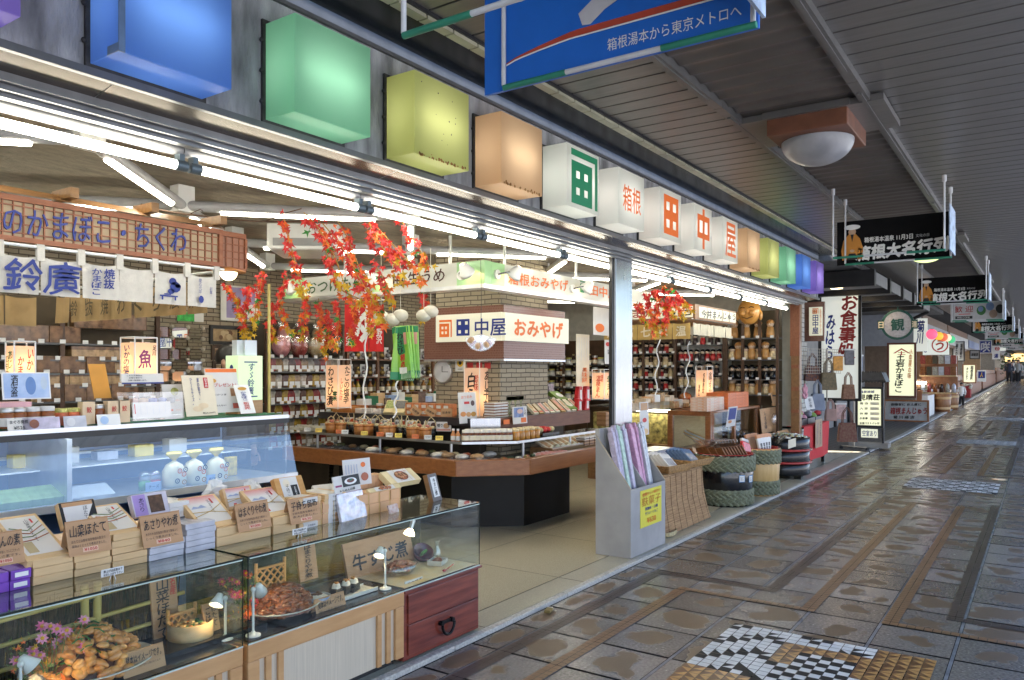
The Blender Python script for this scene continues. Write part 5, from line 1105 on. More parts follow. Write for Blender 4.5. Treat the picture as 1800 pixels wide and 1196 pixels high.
# pale green boxes, white packs, dome jelly packs, tied cloth-like bags inside
mGB=M('pale_green_box',(.24,.36,.14),.6,v=.15,sc=20)
for k in range(5):
 v=on(8+20*k,850,4.12,zS);o=MB().bx(-.045,.045,-.06,.09,0,.055).solo('food_box',mGB,'pale green long box, %s in the row at the left of the cooler'%ORD[k],'food box',v,'green boxes in the cooler',bev=.002,rot=(R(18),0,R(-6)))
for k in range(4):v=on(122+20*k,840,4.2,zS);MB().bx(-.04,.04,-.07,.07,0,.022).solo('fish_cake_pack',M('white_pack',(.6,.64,.68),.3,v=.06),'white fish cake pack, %s in the white row inside the cooler'%ORD[k],'food pack',v,'white packs in the cooler',bev=.006,rot=(R(25),0,0))
for k,(px,cm) in enumerate(((254,(.10,.30,.10)),(272,(.55,.10,.12)))):
 v=on(px,845,4.1,zS);o=thing('jelly_cup',('green','red')[k]+' layered clear topped cup beside the tied bags in the cooler','food cup',v);MB().lathe([(0,0),(.03,0),(.032,.05),(.0,.05)],n=16).obj('cup',M('cup_%d'%k,cm,.3),o);MB().lathe([(.033,.05),(.034,.075),(.024,.098),(0,.105)],n=16).obj('lid',mFilm,o)
mBag=M('frosted_bag',(.74,.66,.44),.35,v=.12,sc=10);mTop=M('yellow_tied_top',(.82,.62,.12),.5,v=.15)
for k,px in enumerate((306,341,380)):
 v=on(px,836,4.08,zS);o=thing('tied_bag','frosted bag with yellow tied top, %s of three in the cooler'%('left','middle','right')[k],'gift bag',v,0,'tied bags in the cooler')
 MB().lathe([(0,0),(.062,0),(.066,.02),(.064,.09),(.045,.125),(.014,.145),(.010,.15)],n=18).obj('bag',mBag,o);MB().lathe([(.010,.148),(.016,.156),(.05,.185),(.042,.20),(.0,.165)],n=11,sy=.6).obj('tied_top',mTop,o);m=MB()
 for (x,z,c_) in ((-.02,.04,0),(.02,.075,1),(.022,.03,2),(-.005,.095,1),(.03,.1,0)):T=fS((x,-.0655,z));m.disc(0,0,.015,0,14,c_,T,.009);m.disc(0,0,.004,0,8,c_,T)
 m.obj('ring_print',[mBlk,mOr,M('print_ochre',(.5,.25,.04),.5)],o)
o=thing('food_pack','yellow and orange packet behind the right tied bag in the cooler','food pack',on(408,838,4.2,zS));MB().bx(-.04,.04,0,.03,0,.12).obj('pack',M('yellow_pack',(.62,.42,.05),.4,v=.4,sc=30),o,.006)
for px,py,tx in ((270,838,'チーズ'),(375,835,'あげかま')):p=on(px,py,4.03,zS);o=thing('price_card','pale blue card reading %s in the cooler'%('cheese','fried cake')[tx!='チーズ'],'price card',p);MB().bx(-.045,.045,0,.003,0,.05).obj('card',M('pale_blue_card',(.40,.55,.78),.4),o);text(tx,fS((0,-.001,0)),0,.026,.06,.018,mBlue,o,W=False)
# ---- things standing on the cooler
def lantern(loc,rz,w_,d_,hgt,label,front,side,glow=1.5,wire=True):
 """paper lantern with a wire frame; texts are (string, cx, cy, w, h, material) in shares of a face"""
 o=thing('paper_lantern',label,'lantern',loc,rz)
 MB().bx(-w_/2,w_/2,-d_/2,d_/2,.02,hgt).obj('paper_shade',mLan,o)
 fr=MB()
 for sx in (-1,1):
  for sy in (-1,1):fr.cyl((sx*w_/2,sy*d_/2,0),(sx*w_/2,sy*d_/2,hgt*1.13),.0045,n=6)
 for z in (.012,hgt*1.13):
  for s in (-1,1):fr.cyl((-w_/2,s*d_/2,z),(w_/2,s*d_/2,z),.0045,n=6);fr.cyl((s*w_/2,-d_/2,z),(s*w_/2,d_/2,z),.0045,n=6)
 fr.obj('wire_frame',mWhite,o);MB().ball((-w_*.0,-.0,hgt*.40),.022,10,7).obj('bulb',emit('lantern_bulb_%s'%label[-6:],(1,.62,.28),9*glow*(w_/.15)**2),o)
 for T,lst,ww in ((fS((0,-d_/2-.0005,0)),front,w_),(fW((-w_/2-.0005,0,0)),side,d_)):
  for (s,cx,cy,a,b,m_) in lst:text(s,T,cx*ww,cy*hgt,a*ww,b*hgt,m_,o,.02,.6,W=False)
 return o
mLan=shade('lantern_paper',(.82,.64,.50),.6,.7,.10,(1,.64,.44))
mInkG=mGrn;mPur=M('purple_ink',(.22,.02,.16),.5);zC=zT+.007
def lan(pxl,pxm,pxr,pyt,pyb,Y,label,front,side,rz=0,glow=1.5):
 """left face pxl..pxm looks along the street, right face pxm..pxr towards the walk"""
 a=at(pxm,pyb,Y=Y);b=at(pxr,pyb,Y=Y);w_=b.x-a.x;dd=ray(pxl,pyb);y2=a.x*dd.y/dd.x;d_=y2-Y;hgt=at(pxm,pyt,Y=Y).z-a.z
 return lantern((a.x+w_/2,Y+d_/2,a.z),rz,w_,d_,hgt,label,front,side,glow)
lan(10,25,62,608,668,4.32,'lit paper lantern with red squid cake letters at the left of the cooler',[(vert('いか'),.25,.6,.3,.6,mRed),(vert('かま'),-.2,.42,.3,.5,mRed)],[(vert('あじ'),.1,.6,.5,.5,mInkG),(vert('ひもの'),-.2,.4,.4,.6,mInkG)])
lan(212,237,276,602,672,4.32,'lit paper lantern with a purple fish character on the cooler',[('魚',-.05,.58,.55,.45,mPur),(vert('足川'),.36,.8,.16,.26,mBlk)],[(vert('いかの塩辛'),-.05,.5,.42,.86,mBlue)])
o,T,w_,h_=None,None,None,None
def stand_card(px0,py0,px1,py1,Y,label,mat,prints=(),tilt=R(8),rz=0,name='placard',cat='placard',th=.004):
 a=at(px0,py1,Y=Y);b=at(px1,py1,Y=Y);z0_=(a.z+b.z)/2;w_=b.x-a.x;hgt=(at((px0+px1)/2,py0,Y=Y).z-z0_)/math.cos(tilt)
 o=thing(name,label,cat,((a.x+b.x)/2,Y,z0_),0,None,(-tilt,0,rz));MB().bx(-w_/2,w_/2,0,th,0,hgt).obj('board',mat,o);T=fS((0,-.0006,0))
 for p_ in prints:
  if p_[0]=='t':text(p_[1],T,p_[2]*w_,p_[3]*hgt,p_[4]*w_,p_[5]*hgt,p_[6],o,.006,p_[7] if len(p_)>7 else 0,W=False,lift=.003)
  elif p_[0]=='r':MB().rect(p_[1]*w_,p_[2]*w_,p_[3]*hgt,p_[4]*hgt,.0012,0,T).obj('print',p_[5],o)
  else:MB().disc(p_[1]*w_,p_[2]*hgt,p_[3]*w_,.0016,18,0,T,0,p_[4]*hgt).obj('print',p_[5],o)
 return o
mBluePic=M('blue_photo_print',(.22,.34,.60),.35,v=0,sc=9,c2=(.50,.60,.78));mBun=M('bun_print',(.72,.58,.38),.6,v=.1,sc=8)
stand_card(5,655,90,702,4.15,'wide blue picture card reading sake, at the left of the cooler top',mWhite,[('r',-.47,.47,.04,.96,mBluePic),('d',.08,.5,.11,.34,M('bottle_print',(.10,.2,.45),.5)),('d',.36,.6,.07,.26,M('jar_print',(.42,.5,.62),.4)),('t',vert('酒盗'),-.26,.5,.14,.8,mBlk,.6)])
stand_card(214,657,288,675,4.18,'small white notice card in front of the fish lantern',mBoxW,[('r',-.5,.5,0,.14,mBlue),('t','こちらの商品は',-.2,.80,.36,.14,mBlk),('t','お取り寄せで',-.18,.58,.3,.14,mBlk),('t','全国へ発送致します。',-.14,.34,.44,.14,mBlk)])
stand_card(327,660,385,731,4.08,'cream placard with two buns and vertical blue writing',mCream,[('t',vert('旅の宿で、'),-.02,.66,.07,.55,mBlue),('t',vert('ひとくちサイズ。'),-.24,.60,.07,.66,mBlue),('r',.16,.30,.68,.94,mRed),('t',vert('おすすめ'),.23,.81,.09,.22,mWhite),('d',.06,.24,.16,.07,mBun),('d',-.12,.17,.17,.07,mBun),('t','税込500円',.2,.06,.4,.045,mBlk)],R(12),R(4))
stand_card(368,648,428,725,4.14,'white placard announcing a present with an orange heading strip',mBoxW,[('r',-.48,.48,.91,.99,mOr),('d',-.3,.72,.11,.05,M('print_gold',(.6,.32,.05),.5)),('t','プレゼント!',.06,.62,.68,.08,mRed),('r',.2,.44,.36,.54,M('gift_print',(.42,.22,.12),.5,v=.4,sc=30)),('r',.22,.40,.08,.2,M('red_print',(.5,.08,.05),.5,v=.3,sc=30)),('t','おまけつき',-.2,.40,.5,.04,mBlk),('t','ごあんない',-.2,.16,.4,.04,mBlk)],R(12),R(4))
stand_card(290,676,325,735,4.16,'white leaflet with salad picture behind the clear boxes',mBoxW,[('d',.1,.78,.2,.12,M('salad_print',(.36,.38,.12),.5,v=.5,sc=30)),('r',-.3,-.05,.5,.56,mOr),('r',-.3,-.05,.2,.26,mOr)],R(10))
o=thing('lit_sign','pale green lit sign box with blue crest and letters on the cooler corner','sign',(at(438,726,Y=4.2).x,4.25,zC));w_=.185;d_=.13;MB().bx(-w_/2,w_/2,-d_/2,d_/2,.085,.37).obj('shade',shade('pale_green_shade',(.62,.74,.50),.4,.4,.22),o,.003);MB().bx(-w_/2,w_/2,-d_/2,d_/2,0,.084).obj('base',wood('sign_base',(.36,.19,.08),(.46,.26,.12)),o);MB().bx(-w_*.3,w_*.22,-.0,.05,.371,.47).prism([(-w_*.1,-.03),(w_*.4,-.03),(w_*.4,-.026),(-w_*.1,-.026)],.371,.47).obj('topper_card',MATS['white_pack'],o)
T=fW((-w_/2-.001,0,0));m=MB();m.disc(0,.29,.018,.002,14,0,T,0,.022);m.obj('crest',mBlue,o);text(vert('すゞ鈴廣'),T,0,.18,.035,.14,mBlue,o,.01,.5,W=False);T=fS((0,-d_/2-.001,0));text(vert('すゞ鈴廣'),T,-.0,.22,.05,.2,mBlue,o,.01,.5,W=False);m=MB();m.rect(-.05,.05,.325,.333,.002,0,T);m.rect(-.05,.05,.105,.113,.002,0,T);m.obj('blue_bracket',mBlue,o)
stand_card(424,677,450,727,4.06,'narrow white slip leaning on the pale green sign',mWhite,[('d',0,.86,.3,.06,M('print_gold',(.6,.32,.05),.5)),('t',vert('かまぼこ'),0,.6,.4,.3,mBlue),('t',vert('新発売'),0,.26,.4,.26,mRed)],R(24),R(0))
# clear acrylic boxes with small cakes
o=thing('acrylic_box','clear acrylic box of small blue and pink cups on the cooler','display box',on(268,722,4.16,zC));MB().bx(-.16,.14,-.08,.08,0,.155).obj('box',mFilm,o);MB().bx(-.155,.135,-.075,.075,.02,.028).obj('shelf',mFilm,o)
for k,c_ in enumerate(((.5,.3,.26),(.55,.4,.3),(.12,.16,.45),(.16,.2,.42),(.3,.3,.32))):MB().lathe([(0,0),(.018,0),(.026,.022),(.02,.03),(0,.034)],n=12).solo('cake_cup',M('cup_cake_%d'%k,c_,.5),'%s small cup from the left inside the clear acrylic box'%ORD[k],'cake cup',tuple(Vector(on(268,722,4.16,zC))+Vector((-.12+.055*k,-.02,.09))),'cups in the acrylic box')
stand_card(234,707,302,735,4.08,'wide white menu sheet in a clear holder before the acrylic box',mBoxW,[('r',-.45,-.42,.3,.9,mRed)]+[('r',-.3+.16*k,-.285+.16*k,.25,.8,mPipe) for k in range(5)],R(10))
mJar=M('brown_relish',(.22,.07,.02),.25,v=.3,sc=30);mCapW=M('white_cap',(.62,.61,.6),.4,v=.04);mCapS=M('silver_cap',(.5,.5,.5),.3,.8)
def jar(px,py,Y,z,r,hgt,label,cmat,lab_,body=mJar,group=None):
 v=at(px,py,Y=Y);o=thing('jar',label,'jar',(v.x,Y,z),rnd.uniform(-.3,.3),group);MB().lathe([(0,0),(r*.95,0),(r,.006),(r,hgt*.72),(r*.85,hgt*.8),(0,hgt*.8)],n=18).obj('glass',body,o);MB().lathe([(r*.93,hgt*.78),(r*.95,hgt*.80),(r*.95,hgt),(r*.9,hgt*1.01),(0,hgt*1.01)],n=18).obj('lid',cmat,o)
 if lab_:MB().lathe([(r*1.01,hgt*.12),(r*1.01,hgt*.52)],n=18).obj('label',lab_,o)
 return o
zJ=zC
for k,(px,cm,lb) in enumerate(((11,mCapS,'silver capped brown relish jar at the left photo edge'),(33,mCapS,'silver capped brown relish jar, second from the left'),(57,mCapW,'brown relish jar with white cloth cap and tie, left one'),(83,mCapW,'brown relish jar with white cloth cap and tie, right one'))):jar(px,740,4.06,zJ,.034,.10,lb,cm,mBoxW)
for k,px in enumerate((107,128)):jar(px,738,4.08,zJ,.034,.085,'pickle jar with yellow checked cap, %s of two'%('left','right')[k],M('yellow_check_cap',(.5,.48,.14),.5,v=.5,sc=60),None,M('red_pickle',(.5,.12,.05),.3,v=.4,sc=30))
for k,px in enumerate((152,196,214)):
 v=on(px,735,4.06,zC);o=thing('spice_box','tall cream box with red letter, %s of three on the cooler'%('left','middle','right')[k],'box',v);MB().bx(-.032,.032,-.025,.025,0,.115).obj('body',M('cream_spice',(.66,.50,.32),.5,v=.05),o,.001);text('鮫',fS((0,-.0255,0)),0,.075,.025,.03,mRed,o,.01,W=False)
jar(173,737,4.08,zC,.03,.10,'small brown jar between the cream boxes',mCapS,None)
MB().bx(-.09,.09,-.06,.06,0,.075).solo('pink_box',M('pink_box',(.62,.34,.36),.5),'pink box with pale lid at the left photo edge','box',on(10,715,4.12,zC+.05),bev=.002)
for k,(px,w_) in enumerate(((34,.05),(74,.085),(133,.055),(192,.06))):
 v=on(px,752,4.0,zC);o=thing('price_card','card in a clear holder, %s along the front edge of the cooler top'%ORD[k],'price card',v,0,'cards along the cooler edge',(R(-12),0,0));MB().bx(-w_,w_,0,.003,-.02,.05).obj('card',(mBoxW,M('lilac_card',(.50,.45,.56),.35,v=.3,sc=20),mWrap,mWhite)[k],o)
 if k==0:text('まぐろ角煮',fS((0,-.001,0)),0,.033,.08,.018,mBlk,o,.01,W=False);text('¥525',fS((0,-.001,0)),0,.005,.05,.015,mBlk,o,.01,W=False)
 else:MB().disc(-w_*.4,.02,.022,.002,12,0,fS((0,-.001,0))).obj('print',(mPipe,MATS['brown_relish'],mPipe,MATS['pale_blue_card'])[k],o)
stand_card(166,640,196,700,4.3,'orange handled box standing behind the cream boxes',M('orange_box',(.62,.28,.04),.5),[],R(20))
for k,px in enumerate((100,118)):MB().lathe([(0,0),(.05,0),(.055,.04),(.05,.05),(0,.05)],n=14).solo('dried_fish_pack',M('striped_fish',(.2,.17,.13),.4,v=.7,sc=30),'striped dried fish pack, %s of two behind the jars'%('left','right')[k],'food pack',on(px,700,4.4,zC),rz=.3*k)
# the shop assistant behind the cooler is hidden but for hair and brow (built with the other people)
# ================================================================ island counter
mTrim=wood('counter_trim',(.24,.085,.028),(.33,.13,.045),3.5,(1.2,6,14),.3,.06,.3)
isl=thing('island_counter','large octagonal island counter with thick brown wood edge and dark base','counter',(6.6,5.2,.02))
OUT=[(5.3,6.55),(5.3,4.24),(5.77,3.77),(7.75,3.77),(7.75,6.55)]
INN=[(5.39,6.46),(5.39,4.277),(5.807,3.86),(7.66,3.86),(7.66,6.46)]
for i in range(3):
 a,b,c,d=OUT[i],OUT[i+1],INN[i+1],INN[i]
 MB().prism([a,b,c,d],.612,.755).obj('edge_board',mTrim,isl,.006,W=True)
MB().prism([(x+(.001 if x<6 else -.001),y+(.001 if y<4.5 else -.001)) for x,y in INN],.62,.71).obj('counter_floor',M('counter_felt',(.10,.09,.07),.7),isl,W=True)
BAS=[(5.86,6.3),(5.86,4.74),(6.32,4.2),(7.2,4.2),(7.2,6.3)]
MB().prism(BAS,.02,.611).obj('base',M('dark_base',(.010,.009,.008),.4,spec=.25),isl,W=True)
MB().bx(7.28,7.36,3.84,3.92,.02,.611).obj('leg',mTrim,isl,.004,W=True)
# inner glass shelf at 0.90 and upper shelf at 1.08
def ring(off,x1=7.7):return [(5.3+off,6.5),(5.3+off,4.24+off*.41),(5.77+off*.41,3.77+off),(x1,3.77+off)]
def strip(mb,o0,o1,z0_,z1_,x1=7.7,segs=(0,1,2)):
 A,B=ring(o0,x1),ring(o1,x1)
 for i in segs:mb.prism([A[i],A[i+1],B[i+1],B[i]],z0_,z1_)
 return mb
gs=thing('glass_shelf','glass and steel display shelf running above the island counter','shelf',(5.6,4.3,.71))
strip(MB(),.20,.46,.885,.893).obj('glass_board',mFilm,gs,W=True);strip(MB(),.188,.2,.876,.898).obj('steel_rim',mAlu,gs,W=True)
sp=MB()
for (x,y) in ((5.56,6.3),(5.56,5.4),(5.56,4.5),(6.03,4.02),(6.9,4.02)):sp.cyl((x,y,.71),(x,y,.885),.013,n=8)
sp.obj('steel_leg',mAlu,gs,W=True)
us=thing('upper_shelf','dark upper shelf of the island with a steel corner panel','shelf',(6,4.6,.71))
strip(MB(),.47,.95,1.075,1.09).obj('board',M('shelf_dark',(.03,.028,.027),.3),us,W=True);strip(MB(),.455,.469,1.02,1.092,segs=(0,)).obj('front_edge',M('shelf_edge_dark',(.05,.045,.05),.3,.3),us,W=True)
strip(MB(),.455,.469,.98,1.092,segs=(1,)).obj('corner_panel',mSteel,us,W=True);strip(MB(),.455,.469,.955,1.092,segs=(2,)).obj('brown_board',wood('shelf_brown',(.12,.04,.02),(.18,.065,.03)),us,W=True)
strip(MB(),.80,.82,.71,1.074).obj('back_board',M('shelf_back',(.05,.04,.03),.6),us,W=True)
# pails, jars and packs along the glass shelf; u runs along the left run (Y), v along the right run (X)
zG1=.894
mPail=wood('pail_wood',(.42,.16,.04),(.55,.24,.07),8,(8,8,1),.4);mRope=M('pale_rope',(.50,.42,.24),.8,v=.3,sc=60)
pail=thing('wooden_pail','','pail',(0,0,0),0,'small wooden pails on the glass shelf')
MB().lathe([(0,0),(.040,0),(.047,.075),(.042,.075),(.038,.06),(0,.06)],n=16).obj('tub',mPail,pail);MB().lathe([(.0425,.012),(.044,.016),(.0435,.02)],n=16).lathe([(.0458,.055),(.0472,.06),(.0466,.064)],n=16).obj('hoop',M('copper_hoop',(.35,.12,.04),.3,.6),pail)
m=MB()
for k in range(9):m.ball((rnd.uniform(-.028,.028),rnd.uniform(-.028,.028),.068+rnd.uniform(0,.02)),.014,7,5,rnd.choice((0,0,1)),None,(1,1,.7))
m.obj('pickles',[M('pale_pickle',(.60,.52,.34),.4,v=.2),M('pink_pickle',(.55,.2,.14),.4)],pail);MB().tube([(-.045,0,.07),(-.03,0,.105),(0,0,.12),(.03,0,.105),(.045,0,.07)],.0045,6).obj('rope_handle',mRope,pail)
pxs=[582,599,632,647,676,687,725,735,748];used=False
def shelfpt(px,off):d=ray(px,700);X=5.3+off;return X,X*d.y/d.x
for k,px in enumerate(pxs):
 x,y=shelfpt(px,.27+.05*(k%2));o=pail if k==0 else copy_tree(pail,rz=rnd.uniform(0,3));o.location=(x,y,zG1);o.scale=(1.3,1.3,1.45);o['label']='small wooden pail of pickles with rope handle, %s from the left on the glass shelf'%ORD[k]
tubp=thing('pickle_tub','','tub',(0,0,0),0,'dark tubs of pickles behind the pails');MB().lathe([(0,0),(.045,0),(.05,.05),(.045,.05),(0,.045)],n=16).obj('tub',mBlackLac,tubp);m=MB()
for k in range(7):m.ball((rnd.uniform(-.03,.03),rnd.uniform(-.03,.03),.056),.018,8,5,0,None,(1,1,.6))
m.obj('pickles',M('cream_pickle',(.62,.55,.33),.4,v=.15),tubp);MB().tube([(-.045,0,.05),(-.03,0,.10),(0,0,.125),(.03,0,.10),(.045,0,.05)],.004,6).obj('rope_handle',mRope,tubp)
for k,px in enumerate((591,612,622,640,660,668,698,706,716,758)):
 x,y=shelfpt(px,.40);o=tubp if k==0 else copy_tree(tubp,rz=rnd.uniform(0,3));o.location=(x,y,zG1+.012);o.scale=(1.25,1.25,1.5);o['label']='dark pickle tub with pale rope loop, %s from the left behind the wooden pails'%ORD[k]
for k in range(4):x,y=shelfpt(536+12*k,.32);MB().bx(-.10,.10,-.12,.12,0,.028).solo('noodle_pack',M('noodle_pack',(.55,.52,.42),.4,v=.25,sc=20),'flat pale pack, %s at the left end of the glass shelf'%ORD[k],'food pack',(x,y,zG1+.03*(k%2)),'flat packs on the glass shelf',rot=(.05,.1,.2))
jp=thing('sauce_jar','','jar',(0,0,0),0,'white capped jars on the glass shelf corner');MB().lathe([(0,0),(.030,0),(.032,.005),(.032,.06),(.025,.066),(0,.066)],n=14).obj('glass',M('dark_sauce',(.12,.03,.01),.12,coat=.5),jp);MB().lathe([(.028,.064),(.029,.066),(.029,.084),(0,.086)],n=14).obj('lid',M('white_lid',(.72,.68,.6),.4,v=.05),jp);MB().lathe([(.0325,.012),(.0325,.045)],n=14).obj('label',mCream,jp)
pA,pB,pC=Vector(ring(.26)[1]),Vector(ring(.26)[2]),Vector(ring(.26,6.35)[3])
jk=0
for r_ in range(2):
 A,B=Vector(ring(.25+.085*r_)[1]),Vector(ring(.25+.085*r_)[2])
 for k in range(9):
  q=A+(B-A)*(k+.3)/9.2;o=jp if jk==0 else copy_tree(jp,rz=rnd.uniform(0,3));o.location=(q.x,q.y,zG1);o.scale=(1.15,1.15,1.3);o['label']='white capped sauce jar, %s from left in the %s row, glass shelf corner'%(ORD[k],('front','rear')[r_]);jk+=1
hp=thing('honey_jar','','jar',(0,0,0),0,'amber jars on the right part of the glass shelf');MB().lathe([(0,0),(.033,0),(.036,.006),(.036,.075),(.028,.085),(0,.085)],n=14).obj('glass',M('amber_honey',(.50,.22,.03),.1,coat=.6,v=.1),hp);MB().lathe([(.03,.083),(.031,.086),(.031,.105),(0,.107)],n=14).obj('lid',M('gold_lid',(.62,.50,.3),.3,.3),hp)
for k in range(10):
 q=Vector(ring(.27+.09*(k//5))[2])+Vector((.06+.088*(k%5),0));o=hp if k==0 else copy_tree(hp);o.location=(q.x,q.y,zG1);o['label']='amber honey jar with gold lid, %s in the %s row right of the sauce jars'%(ORD[k%5],('front','rear')[k//5])
for k in range(2):q=Vector(ring(.25)[1])+Vector((.0,.07+.055*k));jb=thing('drink_bottle','small orange drink bottle with white cap, %s of two beside the sauce jars'%('right','left')[k],'bottle',(q.x,q.y,zG1));MB().lathe([(0,0),(.023,0),(.025,.06),(.011,.085),(.011,.10),(0,.10)],n=12).obj('glass',M('orange_drink',(.6,.26,.1),.2),jb);MB().lathe([(.013,.098),(.013,.115),(0,.115)],n=10).obj('cap',mCapW,jb);MB().lathe([(.0255,.01),(.0258,.05)],n=12).obj('label',mBoxW,jb)
tyo=thing('fruit_tray','black tray of red and cream packets on the right of the glass shelf','tray',(6.55,4.13,zG1));MB().bx(-.14,.18,-.09,.1,0,.035).obj('tray',mBlackLac,tyo,.004)
for k in range(8):MB().ball((0,0,.03),.034,9,6,0,None,(1,1,.8)).solo('fruit_packet',(mRed if k%3 else M('cream_fruit',(.6,.5,.25),.4,v=.3)),'%s packet in the black tray, %s row'%(('crimson','cream')[k%3==0],('front','back')[k%2]),'packet',(6.44+.07*(k//2),4.09+.09*(k%2),zG1+.03),'packets in the black tray')
# red picture price cards under the upper shelf
mCardP=M('price_card_white',(.70,.68,.66),.5);pr=[M('food_red',(.55,.10,.03),.5),M('food_orange',(.6,.24,.06),.5),M('food_dark',(.08,.03,.03),.5),M('food_tan',(.5,.27,.12),.5)]
for k,px in enumerate((616,637,659,682,705,726,758,780)):
 x,y=shelfpt(px,.44);o=thing('picture_price_card','white price card with food picture, %s from the left under the upper shelf'%ORD[k],'price card',(x,y,1.005),R(-62),'picture price cards under the upper shelf');MB().bx(-.072,.072,-.002,.002,-.045,.045).obj('card',mCardP,o);T=fS((0,-.0025,0));MB().disc(.026,.008,.03,.0012,14,0,T,0,.026).obj('food_picture',pr[k%4],o);MB().rect(-.066,.066,-.04,-.022,.001,0,T).obj('price_strip',M('pink_strip',(.62,.28,.22),.5),o);text('漬物梅干浅漬味噌漬奈良漬沢庵'[k]+'り',T,-.036,.012,.05,.032,mBlk,o,.02,.8,W=False)
 # lower goods behind the wooden edge
def low(px,py,fn,*a):p=at(px,py,Z=.72);return fn(p,*a)
for k,px in enumerate((655,690,715,742,770,788,812,838,860)):
 d=ray(px,700);X=5.50+.03*(k%2);y=X*d.y/d.x
 if y<4.25:y=4.0+(5.75-X);X=y*d.x/d.y
 o=MB().bx(-.075,.075,-.06,.06,0,.035).ball((0,0,.035),.055,9,5,1,None,(1.1,.9,.35)).solo('food_tray',[mFilm,(M('brown_snack',(.36,.21,.10),.5,v=.4,sc=40) if k%2 else M('white_snack',(.5,.47,.42),.5,v=.3,sc=40))],'clear tray of snacks, %s from the left behind the wooden counter edge'%ORD[k],'food tray',(X,y,.712),'clear snack trays behind the counter edge',rz=rnd.uniform(-.6,.2));o.scale=(1.25,1.3,1.5)
for k,px in enumerate((871,884,897,911,925,938)):
 d=ray(px,790);y=4.0 if k>2 else 4.06;MB().ball((0,0,.022),.034,9,6,0,None,(1.2,.9,.6)).solo('candy_pack',(M('candy_white',(.62,.6,.55),.3,v=.3,sc=30),M('candy_red_green',(.6,.08,.06),.3,v=0,sc=40,c2=(.1,.35,.1)),M('candy_dark',(.07,.1,.05),.3,v=.5,sc=40))[k%3],'small twisted candy pack, %s from the left on the counter corner'%ORD[k],'candy',(y*d.x/d.y,y,.712),'candy packs on the counter corner')
for k in range(6):
 d=ray(948+7*k,780);y=3.93;MB().bx(-.012,.012,-.075,.075,0,.05).solo('red_white_pack',M('red_white_print',(.60,.14,.12),.4,v=0,sc=30,c2=(.66,.6,.58)),'red and white flat pack, %s in the leaning row at the counter edge'%ORD[k],'food pack',(y*d.x/d.y,y,.715),'red and white packs on the counter',rot=(0,.6,.1),bev=.004)
 # upper shelf goods
zU=1.091
lan(573,594,617,642,720,5.9,'tall lit paper lantern with green horseradish drawing at the left end of the island',[(vert('たこの塩辛'),.15,.55,.42,.84,mBlk),(vert('しいたけ'),-.25,.45,.2,.5,mRed)],[(vert('わさび漬'),-.1,.52,.5,.86,mBlk),('葉',.25,.3,.35,.22,mInkG)],R(0),.8)
lan(816,843,865,647,742,4.55,'tall lit paper lantern reading dried horse mackerel at the island corner',[(vert('あじ干もの'),.05,.5,.5,.88,mBlk)],[(vert('白らす'),-.05,.5,.48,.8,mBlk),(vert('珍味'),.3,.72,.22,.3,mRed)],R(0),.8)
lan(1041,1062,1076,656,704,4.35,'small lit paper lantern with red letters left of the steel pillar',[(vert('幸まん'),0,.5,.4,.8,mInkG)],[(vert('温泉まん'),.0,.5,.4,.8,mRed),(vert('箱根'),.33,.8,.16,.26,mRed)],0,.8)
def us_pt(px,off=.6):d=ray(px,700);X=5.3+off;return X,X*d.y/d.x
x,y=us_pt(612,.62);MB().bx(-.10,.14,-.16,.13,0,.055).bx(-.105,-.10,-.16,.13,0,.07).bx(.14,.145,-.16,.13,0,.07).solo('wooden_tray',mPail,'orange brown wooden tray right of the horseradish lantern','tray',(x,y,zU),bev=.003)
for k,px in enumerate((637,652,668)):x,y=us_pt(px,.58);MB().bx(-.05,.05,-.06,.06,0,.05).solo('sample_box',mBoxW,'small white box, %s of three right of the wooden tray'%('left','middle','right')[k],'box',(x,y,zU),bev=.004)
x,y=us_pt(668,.7);jar(668,714,y,zU,.04,.10,'preserve jar with white lid behind the small white boxes',mCapW,None)
for k,px in enumerate((686,702)):
 x,y=us_pt(px,.52);o=thing('open_box','slanted open pine box of %s, on the upper shelf'%('green tea snacks','black beans')[k],'food box',(x,y,zU),R(-62),None,(R(38),0,R(-62)));MB().bx(-.062,.062,-.02,.17,0,.05).obj('box',M('pine_box',(.62,.50,.26),.5,v=.08),o,.002);MB().rect(-.052,.052,.04,.16,.0515,0).obj('contents',(M('green_snack',(.28,.32,.10),.5,v=.5,sc=60),M('black_beans',(.04,.035,.035),.3,v=.8,sc=60))[k],o)
mOrP=M('orange_wrapped',(.58,.22,.09),.35,v=.2,sc=18)
for k in range(12):
 x,y=us_pt(725+13*(k%6),.60+.0*(k//6));MB().bx(-.05,.05,-.05,.05,0,.062).bx(-.0505,.0,-.03,.03,.015,.045,1).solo('wrapped_box',[mOrP,mBoxW],'orange wrapped box with white label, %s of the %s row behind the tilted tags'%(ORD[k%6],('lower','upper')[k//6]),'box',(x,y,zU+.0625*(k//6)),'orange wrapped boxes on the upper shelf',rz=R(-5))
for k,px in enumerate((731,757,785)):x,y=us_pt(px,.50);o=thing('kraft_tag','brown tag set %s before the orange wrapped boxes'%('on its corner, left','on its corner, right','upright')[k],'price tag',(x,y,zU+.045),0,None,(0,(R(38),R(30),0)[k],R(-62)));MB().bx(-.055,.055,-.002,.002,-.04,.04).obj('card',mKraft,o);text('田舎味',fS((0,-.0025,0)),0,0,.08,.025,mBlk,o,.01,.5,W=False)
